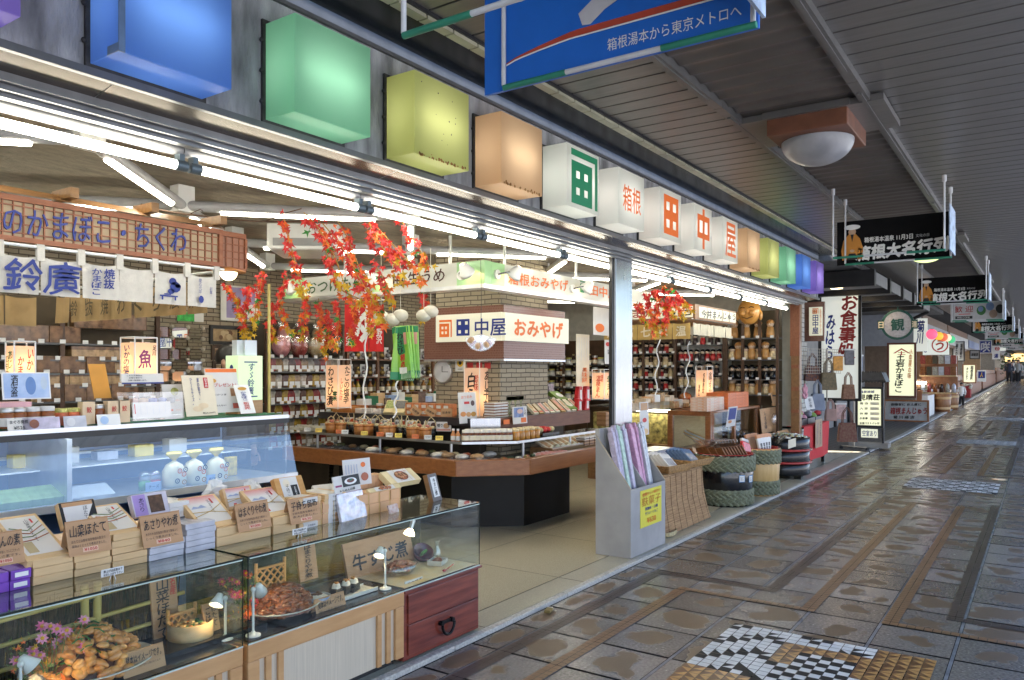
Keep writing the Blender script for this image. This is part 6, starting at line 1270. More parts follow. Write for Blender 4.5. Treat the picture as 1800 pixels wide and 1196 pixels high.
stand_card(808,690,839,744,4.46,'white poster with a drink and food photos before the dried mackerel lantern',mBoxW,[('t','おつまみ',-.05,.85,.6,.10,mOr,.6),('r',-.2,.1,.62,.70,mRed),('d',.28,.64,.11,.09,MATS['food_dark']),('d',-.28,.30,.16,.08,MATS['food_orange']),('d',.02,.28,.14,.08,MATS['food_tan']),('d',.30,.28,.15,.08,MATS['print_ochre'])],R(4))
stand_card(902,715,927,745,4.18,'white picture card of a blue hat figure clipped to the steel corner',mBoxW,[('r',-.42,.25,.38,.94,M('print_bluegrey',(.16,.22,.42),.5,v=.5,sc=20)),('d',.0,.72,.2,.14,M('print_skin2',(.6,.4,.34),.5)),('t',vert('しお'),.36,.72,.14,.4,mBlk,.6),('r',.05,.42,.06,.34,mOr)],R(3))
stand_card(886,738,896,746,4.2,'tiny orange price tag on the steel corner panel',mOr,[],R(3))
for k in range(10):
 p=at(866+12*(k%2),744,Y=4.40);MB().bx(-.055,.055,-.06,.06,0,.027).bx(-.056,.056,-.061,.061,.010,.02,1).solo('candied_box',[mBoxW,MATS['brown_relish']],'flat brown and white box, %s from the bottom in the %s pile by the lantern'%(ORD[k//2],('left','right')[k%2]),'box',(p.x,4.40,zU+.0275*(k//2)),'piles of brown and white boxes')
for k,px in enumerate((893,903,913)):p=at(px,735,Y=4.42);o=thing('pickle_bag','green topped bag, %s of three behind the picture card'%('left','middle','right')[k],'bag',(p.x,4.42,zU));MB().lathe([(0,0),(.035,0),(.045,.04),(.035,.11),(.045,.15),(0,.15)],n=10,sy=.6).obj('bag',M('olive_bag',(.2,.2,.09),.25,v=.4,sc=20),o);MB().bx(-.05,.05,-.02,.02,.151,.19).obj('header',M('lime_header',(.34,.44,.10),.5,v=.2),o)
for k in range(3):p=at(889+10*k,700,Y=4.6);jar(889+10*k,712,4.62,zU+.1,.045,.09,'round preserve jar with silver lid, %s of three behind the green topped bags'%('left','middle','right')[k],mCapS,None)
m=MB();m.ball((0,0,.13),.13,14,10,0,None,(.62,.3,1));m.v=[v+Vector((rnd.uniform(-.012,.012),rnd.uniform(-.012,.012),0)) for v in m.v];m.s=[False]*len(m.s);m.solo('foil_pack',M('silver_foil',(.62,.62,.65),.2,.9),'tall oval silver foil pack before the stone column','food pack',on(935,715,4.42,zU),rot=(R(-12),0,0))
for k,px in enumerate((962,975)):o=thing('rice_cake_pack','round topped green edged pack, %s of two right of the silver foil'%('left','right')[k],'food pack',on(px,712,4.45,zU),0,None,(R(-14),0,0));T=Matrix.Rotation(R(90),4,'X');MB().disc(0,.07,.062,.021,20,0,T,0,.085).obj('paper',M('pale_peach',(.62,.48,.36),.5),o);MB().lathe([(.0,-.02),(.07,-.02),(.07,.02),(.0,.02)],n=20,T=Matrix.Translation((0,0,.07))@T,sy=1.25).obj('body',M('deep_green_pack',(.05,.09,.04),.4,v=.2),o)
for k in range(9):
 p=at(940+9.5*k,740,Y=4.30);o=thing('long_box','slanted long sweets box, %s from the left in the row on the brown board'%ORD[k],'sweets box',(p.x,4.30,zU),0,'slanted sweets boxes on the brown board',(R(34),0,R(-14)))
 MB().bx(-.030,.030,-.02,.20,0,.03).obj('body',(mCream,M('tan_gift',(.42,.27,.12),.5),M('white_pink',(.66,.56,.5),.5),mCream)[k%4],o,.002);m=MB();m.rect(-.02,.02,.02,.17,.0305);m.obj('print',(M('sweet_print_a',(.45,.16,.05),.5,v=0,sc=30,c2=(.6,.5,.3)),M('sweet_print_b',(.60,.5,.35),.5,v=.2),MATS['pink_strip'])[k%3],o);MB().rect(-.025,.025,-.0,.012,.031).obj('seal',mRed,o)
mTea=M('tea_green_box',(.13,.22,.03),.5,v=.1)
for k,(px,pyb) in enumerate(((1003,742),(986,708))):o=thing('tea_box','moss green box with white oval label, %s'%('in front on the brown board','behind and higher')[k],'tea box',on(px,pyb,4.32+.15*k,zU+.1*k),0,None,(R(28),0,R(-12)));MB().bx(-.075,.075,-.02,.16,0,.045).obj('body',mTea,o,.002);MB().disc(.02,.07,.045,.0465,18,0).obj('label',mBoxW,o)
MB().bx(-.075,.075,-.04,.04,0,.19).solo('speckled_box',M('speckled_mauve',(.30,.24,.26),.6,v=.6,sc=30),'mauve speckled tall box standing against the dark shelves','box',on(968,690,4.75,zU+.1),rot=(R(-12),0,R(8)),bev=.003)
mRB=M('red_bag_foil',(.55,.02,.025),.3,v=.2)
for k,(px,py,s) in enumerate(((1017,707,1),(1030,704,1),(1016,740,.8),(1029,738,.8))):o=thing('red_bag','shiny red bag with white slip, %s'%('upper left of four','upper right of four','lower left of four','lower right of four')[k],'bag',on(px,py,4.30+.03*(k<2),zU+(.10 if k<2 else 0)),R(-10));MB().prism([(-.055*s,0),(.055*s,0),(.03*s,.17*s),(-.02*s,.17*s)],-.03,.03,0,Matrix.Rotation(R(90),4,'X')).obj('bag',mRB,o,.008);MB().bx(-.012,.022,-.033,-.031,.02,.13*s).obj('slip',mBoxW,o)
stand_card(1013,588,1036,690,4.6,'tall narrow white hanging sheet with coloured characters behind the red bags',mCream,[('t',vert('美味餅'),.1,.30,.4,.26,mOr,.6),('d',.2,.07,.2,.035,mBlk)]+[('r',-.4+.13*k,-.375+.13*k,.55+.05*(k%2),.95,MATS['pinkgrey'] if 'pinkgrey' in MATS else mPipe) for k in range(7)],0)
stand_card(1063,598,1080,640,4.4,'small white hanging card with a red circle beside the steel pillar',mBoxW,[('d',-.2,.82,.22,.09,mRed),('t',vert('和菓'),-.15,.5,.2,.2,mBlk)],0);o=stand_card(1043,542,1082,590,4.35,'white poster with a tea cup hung under the corner sign',mBoxW,[('d',-.22,.26,.2,.16,mOr),('d',.42,.5,.26,.46,mPipe),('d',.44,.62,.18,.3,MATS['vent_grey'])],0)
# right part of the counter top: sweets in a wooden tray, caramel cake piles
for k in range(10):p=at(957+10*k,770,Y=4.08);MB().bx(-.035,.035,-.09,.09,0,.03).rect(-.02,.02,-.07,.06,.0305,1).solo('sweets_pack',[mCream,MATS['sweet_print_a']],'cream sweets pack, %s in the leaning row above the counter edge'%ORD[k],'sweets pack',(p.x,4.08,.80),'leaning cream sweets packs',rot=(R(30),R(-30),R(-10)),bev=.004)
ty=thing('display_tray','open wooden display tray with glass front on the counter','tray',(6.9,4.08,.712));MB().bx(-.46,.46,-.13,.13,0,.07).obj('tray',mOak,ty,.003);MB().bx(-.46,.46,-.136,-.132,0,.11).obj('front_pane',mGlass,ty)
for k in range(12):p=at(1024+9*(k%4),778,Y=3.98);MB().bx(-.055,.055,-.05,.05,0,.028).bx(-.0555,.0555,-.0505,.0505,.008,.018,1).solo('castella_box',[mBoxW if k>7 else M('caramel_box',(.32,.17,.08),.4,v=.2),M('striped_dark',(.1,.05,.03),.5)],'small striped box, %s in the %s layer beside the sloped crate'%(ORD[k%4],('bottom','middle','top')[k//4]),'sweets box',(p.x+.02,3.99,.758+.0285*(k//4)),'striped boxes beside the sloped crate',rz=R(4))
for k in range(6):p=at(1062,735,Y=4.2);MB().bx(-.09,.09,-.06,.06,0,.026).solo('castella_box',MATS['caramel_box'] if k%2 else mOak,'flat caramel coloured box, %s from the bottom of the pile left of the pillar'%ORD[k],'sweets box',(p.x+.02,4.2,.90+.0265*k),'pile of caramel boxes')
# ================================================================ goods hanging over the island
wb=thing('wasabi_pack','','snack pack',(0,0,0),0,'green snack packs hanging over the island')
mWas=M('wasabi_pack_green',(.16,.42,.05),.28,v=0,sc=7,c2=(.30,.56,.06));MB().prism([(-.075,0),(-.09,-.40),(.09,-.40),(.075,0)],-.012,.014,0,Matrix.Rotation(R(90),4,'X')).obj('pouch',mWas,wb,.006)
T=fS((0,-.015,0));MB().rect(-.075,.075,-.05,-.004,.001,0,T).rect(-.09,.09,-.398,-.34,.001,0,T).obj('dark_green_print',M('print_deep_green',(.01,.20,.07),.4),wb);MB().prism([(-.045,-.05),(.03,-.05),(.045,-.20),(-.02,-.22),(-.05,-.15)],.0012,.002,0,T).obj('dark_green_print',MATS['print_deep_green'],wb);text(vert('わさび'),T,-.005,-.13,.06,.16,mBlk,wb,.02,.6,W=False,lift=.003);text(vert('柿の'),T,.012,-.26,.05,.10,mRed,wb,.02,.4,W=False,lift=.003);MB().rect(.04,.068,-.14,-.05,.002,0,T).obj('pink_slip',MATS['pink_strip'],wb);MB().rect(-.03,.05,-.355,-.31,.0022,0,T).obj('white_slip',mWhite,wb);m=MB()
for k in range(8):m.prism([(-.02+.014*k,-.395),(-.012+.014*k,-.395),(-.012+.016*k,-.34+.02*(k%3))],.002,.003,0,T)
m.obj('grass_print',M('print_pale_leaf',(.45,.6,.4),.5),wb)
p=at(711,573,t=5.9)
for k in range(5):
 o=wb if k==0 else copy_tree(wb);a=(0,-.5,-1.0,-1.35,.5)[k];o.location=p+Vector((.035*math.sin(a*2)-.012*k,-.03*math.cos(a)-.01*(k==0),-.004*k));o.rotation_euler=(0,(0,-.05,-.09,-.12,.07)[k],R(-56)+a*.5);o['label']='bright green horseradish snack pack, %s in the bunch hanging over the island'%('frontmost','second','third','fourth','rearmost')[k]
for k,(px,py) in enumerate(((670,557),(690,562),(704,555),(745,555),(757,548))):
 m=MB();m.ball((0,0,0),.062,14,9,0,None,(1,1,.8));m.cyl((0,0,.04),(0,0,.5),.002,n=4);m.solo('gourd',M('pale_gourd',(.58,.54,.44),.5,v=.12,bump=.3),'pale round gourd hanging over the island, %s from the left'%ORD[k],'gourd',at(px,py,t=6.1),'gourds hanging over the island')
sbp=at(845,590,t=6.4);sb_=thing('snack_bag_cluster','bunch of clear snack bags hanging before the lit white sign','snack bags',sbp);MB().tube([(0,0,.02),(.01,0,.30),(.0,0,.62)],.002,4).obj('hook_wire',mDark,sb_)
for k in range(9):
 a=-1.1+2.2*k/8;T=Matrix.Rotation(YAW-R(90),4,'Z')@Matrix.Rotation(-a,4,'Y');m=MB();m.prism([(-.015,0),(-.04,-.13),(.04,-.13),(.015,0)],-.012+.004*(k%3),.012+.004*(k%3),0,T@Matrix.Rotation(R(90),4,'X'));m.obj('clear_bag',mFilm,sb_,.004);m=MB();m.ball((0,-.01+.006*(k%3),-.09),.028,8,5,0,T,(1,.5,1.2));m.obj('snack',(M('tan_snack',(.5,.3,.16),.5,v=.3,sc=30),M('maroon_snack',(.22,.02,.03),.4),MATS['white_snack'])[k%3],sb_)
rn=noren('red_curtain','split red curtain with a big white bath character, behind the maple sprays',Matrix.Translation(at(635,575,t=8.2))@Matrix.Rotation(YAW-R(90),4,'Z'),[-.18,.08,.24],-.26,.24,M('bright_red_cloth',(.62,.02,.02),.8,v=.08),tabs=False,rod=True)
Tq=fC(at(635,575,t=8.17));text('ゆ',Tq,.045,.03,.20,.34,mWhite,rn,.05,.5);text(vert('大湯'),Tq,-.13,-.12,.06,.16,mWhite,rn,.02,.4);text(vert('野沢'),Tq,.19,-.1,.06,.16,mWhite,rn,.02,.4)
# ================================================================ stocked racks along the rear and end walls
class Proto:
 def __init__(s,o,grp):s.o=o;s.n=0;o['group']=grp
 def put(s,loc,label,rz=0.0):
  o=s.o if s.n==0 else copy_tree(s.o);s.n+=1;o.location=loc;o.rotation_euler=(0,0,rz);o['label']=label;return o
mRack=M('rack_dark_wood',(.07,.035,.018),.5,v=.3);mShelfG=M('rack_grey_shelf',(.10,.10,.10),.4,.3);mTag=M('white_tag',(.7,.7,.7),.5,v=.03)
def pl(px,py,pln):return at(px,py,Y=pln[1]) if pln[0]=='Y' else at(px,py,X=pln[1])
def rack(label,pln,px0,px1,ys,posts=(),back=None,dep=.26,wood_=None,tags=7):
 pm=(px0+px1)/2;a=pl(px0,ys[0],pln);b=pl(px1,ys[0],pln);zs=[pl(pm,y,pln).z for y in ys]
 o=thing('goods_rack',label,'rack',((a.x+b.x)/2,(a.y+b.y)/2,.02))
 horiz=pln[0]=='Y'
 def bb(mb,q0,q1,d0,d1,z0_,z1_):
  if horiz:mb.bx(q0,q1,pln[1]+d0,pln[1]+d1,z0_,z1_)
  else:mb.bx(pln[1]+d0,pln[1]+d1,q1,q0,z0_,z1_)
  return mb
 q0,q1=(a.x,b.x) if horiz else (a.y,b.y)
 for z in zs:bb(MB(),q0,q1,0,dep,z-.018,z).obj('shelf_board',wood_ or mShelfG,o,W=True)
 for p in (px0,)+tuple(posts)+(px1,):
  c=pl(p,600,pln);c=c.x if horiz else c.y;bb(MB(),c-.02 if horiz else c+.02,c+.02 if horiz else c-.02,-.002,.03,.02,zs[0]+.42).obj('post',wood_ or mRack,o,W=True)
 if back:bb(MB(),q0,q1,dep+.001,dep+.012,.02,zs[0]+.42).obj('back_board',back,o,W=True)
 T0=None
 for z in zs:
  for k in range(tags):
   q=q0+(q1-q0)*(k+rnd.uniform(.25,.75))/tags
   P_=(q,pln[1]-.004,z+.012) if horiz else (pln[1]-.004,q,z+.012)
   if T0 is None:T0=MB().box((0,0,0),(.05,.003,.035) if horiz else (.003,.05,.035)).obj('price_tag',mTag,o);t_=T0
   else:t_=T0.copy();COL.objects.link(t_)
   t_.location=Vector(P_)-o.location
 return zs
def row(pro,pln,px0,px1,n_,z,fmt,off=.10,sink=0.0):
 for k in range(n_):
  p=pl(px0+(px1-px0)*(k+.5)/n_+rnd.uniform(-1,1),640,(pln[0],pln[1]+off))
  (pro[k%len(pro)] if isinstance(pro,list) else pro).put((p.x,p.y,z+.001),fmt%ORD[k],(0 if pln[0]=='Y' else R(-90))+rnd.uniform(-.12,.12))
def mk(name,cat,grp,parts):
 o=thing(name,'',cat);[m.obj(nm,mt,o,bv) for nm,m,mt,bv in parts];return Proto(o,grp)
mShine=M('brown_wrapped_goods',(.16,.085,.04),.2,v=.6,sc=16);mShine2=M('tan_wrapped_goods',(.36,.23,.11),.25,v=.5,sc=18)
pBoxD=mk('craft_box','craft box','wrapped craft boxes on the rear rack',[('body',MB().bx(-.14,.14,-.1,.1,0,.15),mShine,.004),('ribbon',MB().bx(-.142,.142,-.012,.012,-.001,.152),M('pale_ribbon',(.42,.36,.26),.3),0)])
pBoxT=mk('craft_box','craft box','tan inlaid boxes on the rear rack',[('body',MB().bx(-.11,.11,-.08,.08,0,.12),mShine2,.004),('lid',MB().bx(-.113,.113,-.083,.083,.09,.122),mShine,.002)])
A_=('Y',7.25);zs=rack('dark rack of wrapped wooden craft boxes behind the cooler at the left',A_,-60,278,(603,632,656,680,706),(110,),M('rack_back_brown',(.12,.09,.055),.8),tags=10)
row(pBoxD,A_,0,118,4,zs[0],'large wrapped box, %s from the left on the top shelf of the rear rack');row(pBoxD,A_,135,238,4,zs[0]+.14,'large wrapped box, %s in the raised right group on the rear rack top')
row(pBoxT,A_,132,205,4,zs[1],'tan inlaid box, %s on the second shelf of the rear rack');row([pBoxD,pBoxT],A_,68,200,6,zs[2],'wrapped box, %s on the third shelf of the rear rack');row(pBoxT,A_,66,200,7,zs[3],'small inlaid box, %s on the fourth shelf of the rear rack');row([pBoxT,pBoxD],A_,60,220,8,zs[4],'inlaid box, %s on the lowest shelf of the rear rack')
B_=('Y',7.15);zs=rack('tall rack of bagged sweets and soft toys left of the horseradish lantern',B_,470,604,(629,653,681,708,733,758,784),(),M('rack_back_dark',(.06,.045,.03),.8),wood_=None,tags=9)
def pouch(col,nm,w_=.07,h_=.15):return mk('snack_pouch','snack pouch','snack pouches on the tall rack',[('pouch',MB().prism([(-w_,0),(w_,0),(w_*.9,h_*.7),(w_*.5,h_),(-w_*.5,h_),(-w_*.9,h_*.7)],-.03,.03,0,Matrix.Rotation(R(90),4,'X')),M(nm,col,.22,v=.45,sc=22),.012),('label',MB().rect(-w_*.5,w_*.5,h_*.15,h_*.45,.0305,0,Matrix.Rotation(R(90),4,'X')),mTag,0)])
pp=[pouch((.30,.05,.04),'pouch_red'),pouch((.34,.22,.12),'pouch_tan'),pouch((.42,.38,.32),'pouch_pale'),pouch((.12,.06,.04),'pouch_brown'),pouch((.40,.26,.05),'pouch_gold')]
toy=[mk('soft_toy','soft toy','bagged soft toys on the tall rack',[('body',MB().ball((0,0,.13),.13,12,9,0,None,(.9,.7,1)).ball((.03,-.02,.28),.085,10,8),M('toy_'+nm,c_,.6,v=.2,sc=14),0),('bag',MB().lathe([(0,0),(.15,.0),(.16,.18),(.13,.3),(.04,.38),(.07,.42)],n=10,sy=.8),mFilm,0)]) for nm,c_ in (('pink',(.62,.26,.28)),('maroon',(.32,.05,.04)),('beige',(.5,.38,.2)),('dark',(.06,.05,.04)))]
row(toy,B_,480,600,4,zs[0],'bagged soft toy, %s from the left on the top of the tall rack')
for j,nm in enumerate(('second','third','fourth','fifth','sixth','lowest')):row([pp[(j+q)%5] for q in range(4)],B_,472,602,12,zs[j+1],'snack pouch, %s from the left on the '+nm+' shelf of the tall rack')
C_=('Y',7.2);zs=rack('brown wooden rack of trinkets and bottles behind the horseradish packs',C_,612,762,(632,662,690,712,735),(665,705),M('rack_back_dark',(.06,.045,.03),.8),wood_=wood('rack_brown',(.11,.045,.02),(.17,.08,.035)),tags=8)
pBot=[mk('sauce_bottle','bottle','bottles on the brown rack',[('glass',MB().lathe([(0,0),(.034,0),(.036,.09),(.014,.13),(.014,.16),(0,.16)],n=12),M('bottle_'+nm,c_,.15,v=.2),0),('cap',MB().lathe([(.017,.155),(.017,.18),(0,.18)],n=10),mt,0),('label',MB().lathe([(.0365,.02),(.037,.075)],n=12),mCream,0)]) for nm,c_,mt in (('amber',(.3,.12,.02),mWhite),('yellow',(.45,.32,.04),mRed),('dark',(.04,.02,.015),M('gold_lid2',(.5,.38,.15),.3)))]
trk=[mk('key_charm','trinket','trinkets on the brown rack',[('charm',MB().ball((0,0,.05),.035,8,6).ball((0,0,.11),.022,8,6),M('charm_'+nm,c_,.25,.5,.3),0),('card',MB().bx(-.04,.04,.03,.034,0,.16),mt,0)]) for nm,c_,mt in (('silver',(.4,.4,.42),mTag),('gold',(.4,.28,.1),mRack))]
for j,nm in enumerate(('top','second','third','fourth','lowest')):row(trk if j<2 else pBot,C_,614,760,14,zs[j],('trinket on a card' if j<2 else 'small bottle')+', %s on the '+nm+' shelf of the brown rack')
D_=('X',11.70);zs=rack('dark rack of jars and packs seen between the stone column and the steel pillar',D_,952,1082,(641,661,682,702),(990,1030),mRack,tags=8);pj=Proto(jar(0,0,5,0,.05,.15,'jar',mCapS,mCream),'jars on the dark rack');pj2=Proto(jar(0,0,5,0,.055,.12,'jar',M('yellow_cap',(.5,.45,.1),.4),mBoxW,M('pale_jar',(.4,.42,.42),.2)),'pale jars on the dark rack')
for j,nm in enumerate(('top','second','third','lowest')):row([pj,pj2,pBot[2]],D_,956,1080,13,zs[j],'jar, %s from the left on the '+nm+' shelf between column and pillar')
def kokeshi(nm,body,hairm,h_=.17,r_=.042):
 o=thing('kokeshi_doll','','doll');MB().lathe([(0,0),(r_,0),(r_*1.05,h_*.2),(r_*.8,h_*.62),(0,h_*.64)],n=14).obj('body',body,o);MB().ball((0,0,h_*.78),r_*.92,12,9,0,None,(1,1,.95)).obj('head',M('doll_face',(.66,.5,.36),.4,v=.04),o)
 MB().ball((0,.006,h_*.80),r_*1.03,12,8,0,None,(1.02,1,1),0,.5).obj('hair',hairm,o);m=MB();T=fS((0,-r_*.93,h_*.78));m.disc(-r_*.3,0,r_*.09,.001,6,0,T);m.disc(r_*.3,0,r_*.09,.001,6,0,T);m.obj('eye',mBlk,o);return Proto(o,'kokeshi dolls on the end wall shelves')
kR=kokeshi('r',M('doll_red',(.45,.03,.03),.3,v=.2,sc=30),mBlackLac);kB=kokeshi('b',M('doll_black',(.05,.03,.03),.3,v=.5,sc=40),mBlackLac);kC=kokeshi('c',M('doll_cream',(.58,.45,.26),.35,v=.3,sc=30),mBlackLac,.2,.055);kW=kokeshi('w',M('doll_wood',(.52,.27,.09),.35,v=.15),M('doll_wood2',(.42,.2,.06),.35),.26,.06);kD=kokeshi('d',mBlackLac,mBlackLac,.2,.055)
E_=('X',11.70);zs=rack('dark gridded rack of dolls and cups just right of the steel pillar',E_,1100,1186,(621,645,665,686,706),(1130,1158),mRack,tags=8)
for j,nm in enumerate(('top','second','third','fourth','lowest')):row([kB,kR,pBot[2],kC][(0,2,1,0,2)[j]:][:3] or [kB],E_,1104,1184,9,zs[j],'small figure or bottle, %s on the '+nm+' shelf right of the pillar',sink=0)
F_=('X',11.72);zs=rack('pale backed glass shelves of kokeshi dolls in the far corner of the shop',F_,1187,1272,(606,634,659,681),(),M('pale_back_board',(.74,.72,.64),.7,v=.05),tags=5)
for j,(nm,pr_) in enumerate((('top',[kB,kB,kB,kR]),('second',[kR,kR,kR,kB,kB]),('third',[kB,kD]),('lowest',[kC]))):row(pr_,F_,1191,1268,(6,8,5,7)[j],zs[j],'black haired kokeshi doll, %s from the left on the '+nm+' pale shelf')
G_=('X',11.66);zs=rack('dark mirrored lattice shelves of large wooden dolls by the corner post',G_,1276,1366,(594,632,667,694),(1305,1335),M('lattice_back',(.10,.08,.05),.25),tags=4)
for j,(nm,pr_,n_) in enumerate((('top',[kW],4),('second',[kC,kW],7),('third',[kD],7),('lowest',[kW,kC],7))):row(pr_,G_,1280,1364,n_,zs[j],'wooden kokeshi doll, %s from the left on the '+nm+' lattice shelf')
p=at(1317,548,X=11.5);mk_=thing('wooden_mask','golden smiling wooden mask hung high by the far corner post','mask',p,R(-90));m=MB();m.ball((0,0,0),.17,18,12,0,None,(1,.6,1.15)).ball((-.17,0,-.06),.05,8,6,0,None,(.6,.6,1.5)).ball((.17,0,-.06),.05,8,6,0,None,(.6,.6,1.5)).ball((0,-.1,.0),.035,8,6).ball((-.07,-.085,-.03),.05,8,6).ball((.07,-.085,-.03),.05,8,6);m.obj('face',M('gilt_wood',(.55,.27,.06),.3,v=.2,coat=.4),mk_);m=MB()
for s in (-1,1):m.tube([(s*.10,-.098,.05),(s*.065,-.115,.065),(s*.03,-.11,.05)],.008,5)
m.tube([(-.08,-.09,-.08),(0,-.11,-.11),(.08,-.09,-.08)],.009,5);m.obj('carved_line',M('carved_dark',(.12,.05,.01),.6),mk_)
cp=thing('corner_post','brown wooden lattice post closing the far end of the shop front','post',(11.95,3.05,.02));MB().bx(11.86,11.99,2.99,3.115,.02,2.52).obj('post',mOak,cp,.006,W=True);m=MB()
for k in range(7):m.bx(11.84,11.859,3.0,3.105,.25+.33*k,.30+.33*k)
m.bx(11.835,11.858,2.985,3.12,1.75,2.52);m.obj('lattice',mCedar,cp,W=True)
# ================================================================ second kiosk
k2_=thing('bun_kiosk_sign','dark framed sign with white lettered panels over the steamed bun kiosk','sign',(9.1,3.53,2.18));m=MB();m.bx(9.1,9.2,3.53,4.9,2.17,2.355).bx(9.201,10.62,3.53,3.63,2.171,2.354);m.obj('frame',mOak,k2_,W=True);w2=MB()
for k in range(4):w2.bx(9.093,9.099,3.56+.33*k,3.86+.33*k,2.195,2.33)
for k in range(5):w2.bx(9.22+.28*k,9.47+.28*k,3.523,3.529,2.195,2.33)
w2.obj('panel',mLitW,k2_,W=True);text('ゅう',fW((9.092,0,0)),-3.75,2.262,.4,.11,mBlk,k2_,.02,.4);text('温泉まん',fW((9.092,0,0)),-4.4,2.262,.75,.11,MATS['print_crimson'],k2_,.02,.4);text('今井まんじゅう',fS((0,3.522,0)),9.92,2.262,1.28,.10,mBlk,k2_,.02,.4)
MB().bx(9.12,10.6,3.64,4.9,2.165,2.20).obj('canopy_board',mHinoki,k2_,W=True)
nb1=noren('noren_curtain','short cream curtain under the bun kiosk sign facing the walk',Matrix.Translation((0,3.56,0)),[9.12+.235*k for k in range(7)],1.98,2.13,M('cream_cloth',(.60,.54,.40),.9,v=.08),tabs=False);nb2=noren('noren_curtain','golden curtain under the bun kiosk sign just right of the steel pillar',Matrix.Translation((9.13,0,0))@Matrix.Rotation(R(90),4,'Z'),[3.6+.24*k for k in range(6)],1.93,2.13,M('gold_cloth',(.50,.34,.11),.9,v=.12),tabs=False)
for k in range(5):text('温泉七福餅'[k],fW((9.115,0,0)),-(3.72+.24*k),2.03,.13,.12,mCream,nb2,.02,.5)
spot(at(1124,530,X=8.95),R(-60),'round white spotlight right beside the steel pillar',.5)
cb=thing('wood_cabinet','brown wooden cabinet with glass window under the bun kiosk lantern','cabinet',(9.8,3.7,.02));m=MB();x0,x1,y0,y1=9.3,9.36,3.41,3.98
m.bx(x0,x1,y0,y1,.97,1.03).bx(x0,x1,y0,y1,.50,.56);[m.bx(x0,x1,yy,yy+.07,.561,.969) for yy in (y0,y1-.07)];m.bx(x1+.001,11.3,y0,y1,1.0,1.03).bx(x1+.001,11.3,y0,y1,.5,.53);[m.bx(xx,xx+.06,y0,y0+.06,.531,.999) for xx in (9.37,10.2,11.2)];m.obj('frame',mTrim,cb,.003,W=True)
MB().bx(9.32,9.325,y0+.07,y1-.07,.561,.969).bx(9.43,11.2,y0+.02,y0+.025,.531,.999).obj('pane',mGlass,cb,W=True);MB().bx(9.4,11.3,y0+.04,y1,.02,.499).obj('base',MATS['dark_base'],cb,W=True);MB().bx(9.4,11.25,y1-.03,y1-.01,.531,.99).obj('lattice_back',mPale,cb,W=True)
for k in range(6):m=MB().cyl((0,0,0),(.0,.36,.16),.014,n=8);m.solo('wooden_rod',mPale if k%2 else mPipe,'wooden rod or pestle, %s in the cabinet window'%ORD[k],'rod',(9.45+.05*k,3.5,.54+.015*k),'rods in the cabinet',rz=.2*k-.4)
gc2=thing('lit_showcase','glass showcase lit by a tube, right of the steel pillar','display case',(9.8,4.4,.02));MB().bx(9.6,10.4,3.99,5.3,.02,.55).obj('base',mOak,gc2,W=True);MB().bx(9.6,9.606,3.99,5.3,.551,1.03).obj('pane',mGlass,gc2,W=True);MB().bx(9.6,10.4,3.99,5.3,1.031,1.05).obj('top',mSteel,gc2,W=True);MB().cyl((9.66,4.02,1.0),(9.66,4.75,1.0),.016,n=8).obj('tube',mTube,gc2,W=True);MB().bx(9.75,10.4,3.99,5.3,.551,.95).obj('gold_stock',M('gold_stock',(.36,.28,.10),.5,v=.8,sc=18),gc2,.01,W=True)
grpR='boxes on the bun kiosk counters'
def cbox(px0,px1,py,Y,d_,hgt,n_,mats,label,z=None):
 a=at(px0,py,Y=Y);b=at(px1,py,Y=Y);z0_=z or a.z
 for k in range(n_):m=MB();m.bx(a.x+.002,b.x-.002,Y,Y+d_,0,hgt-.001);m.solo('sweets_box',mats[k%len(mats)],label%ORD[k],'sweets box',(0,0,z0_+hgt*k),grpR,bev=.002)
cbox(1112,1165,716,4.05,.3,.05,2,[M('cream_print_box',(.58,.46,.32),.5,v=.25,sc=12)],'wide cream printed box, %s layer right of the pillar',1.051);cbox(1167,1212,716,4.0,.25,.045,2,[MATS['cream_box'],M('plain_cream',(.62,.56,.4),.5)],'pale box, %s layer beside the wide cream boxes',1.051)
mOB=M('orange_print_box',(.66,.17,.05),.45,v=.15,sc=25);mOW=M('white_orange_box',(.68,.60,.52),.45,v=0,sc=22,c2=(.68,.35,.2))
cbox(1243,1273,730,3.43,.22,.034,5,[mOW],'white and orange box, %s from the bottom of the pile on the cabinet',1.031);cbox(1280,1316,724,3.45,.3,.042,5,[mOB],'bright orange box, %s from the bottom of the pile on the cabinet',1.031);cbox(1256,1292,712,3.8,.2,.05,4,[mOB],'orange box, %s from the bottom of the rear pile on the cabinet',1.031)
for k in range(7):MB().bx(-.02,.02,-.10,.1,0,.012).solo('wrapped_sample',M('dark_slat',(.08,.07,.06),.5,v=.5),'dark striped sample, %s in the row on the wooden cabinet'%ORD[k],'sample',(9.42+.07*k,3.62,1.045),'samples in a tray on the cabinet',rot=(.2,0,.3))
lan(1223,1243,1253,651,702,3.75,'lit paper lantern with slim brown letters on the bun kiosk',[(vert('金時ようかん'),0,.5,.5,.86,mBlk)],[(vert('冬季限定'),.2,.55,.18,.7,mBlk),(vert('箱根山'),-.2,.3,.14,.4,mBlk)],0,.8)
MB().ball((0,0,.09),.10,16,10,0,None,(1.2,.9,.9)).cyl((.05,-.05,.05),(.18,-.1,.13),.014,n=8).solo('wooden_bell',M('polished_brown',(.30,.10,.03),.2,v=.2,coat=.5),'polished round wooden bell beside the slim lettered lantern','wooden bell',on(1205,698,4.1,1.06))
tb=thing('low_table','low brown table behind the bamboo covered stand','table',(8.4,3.5,.02));MB().bx(7.75,9.2,3.3,3.85,.47,.52).obj('table_top',mTrim,tb,.004,W=True);[MB().bx(x,x+.06,y,y+.06,.02,.469).obj('leg',mTrim,tb,W=True) for x in (7.8,9.1) for y in (3.32,3.77)]
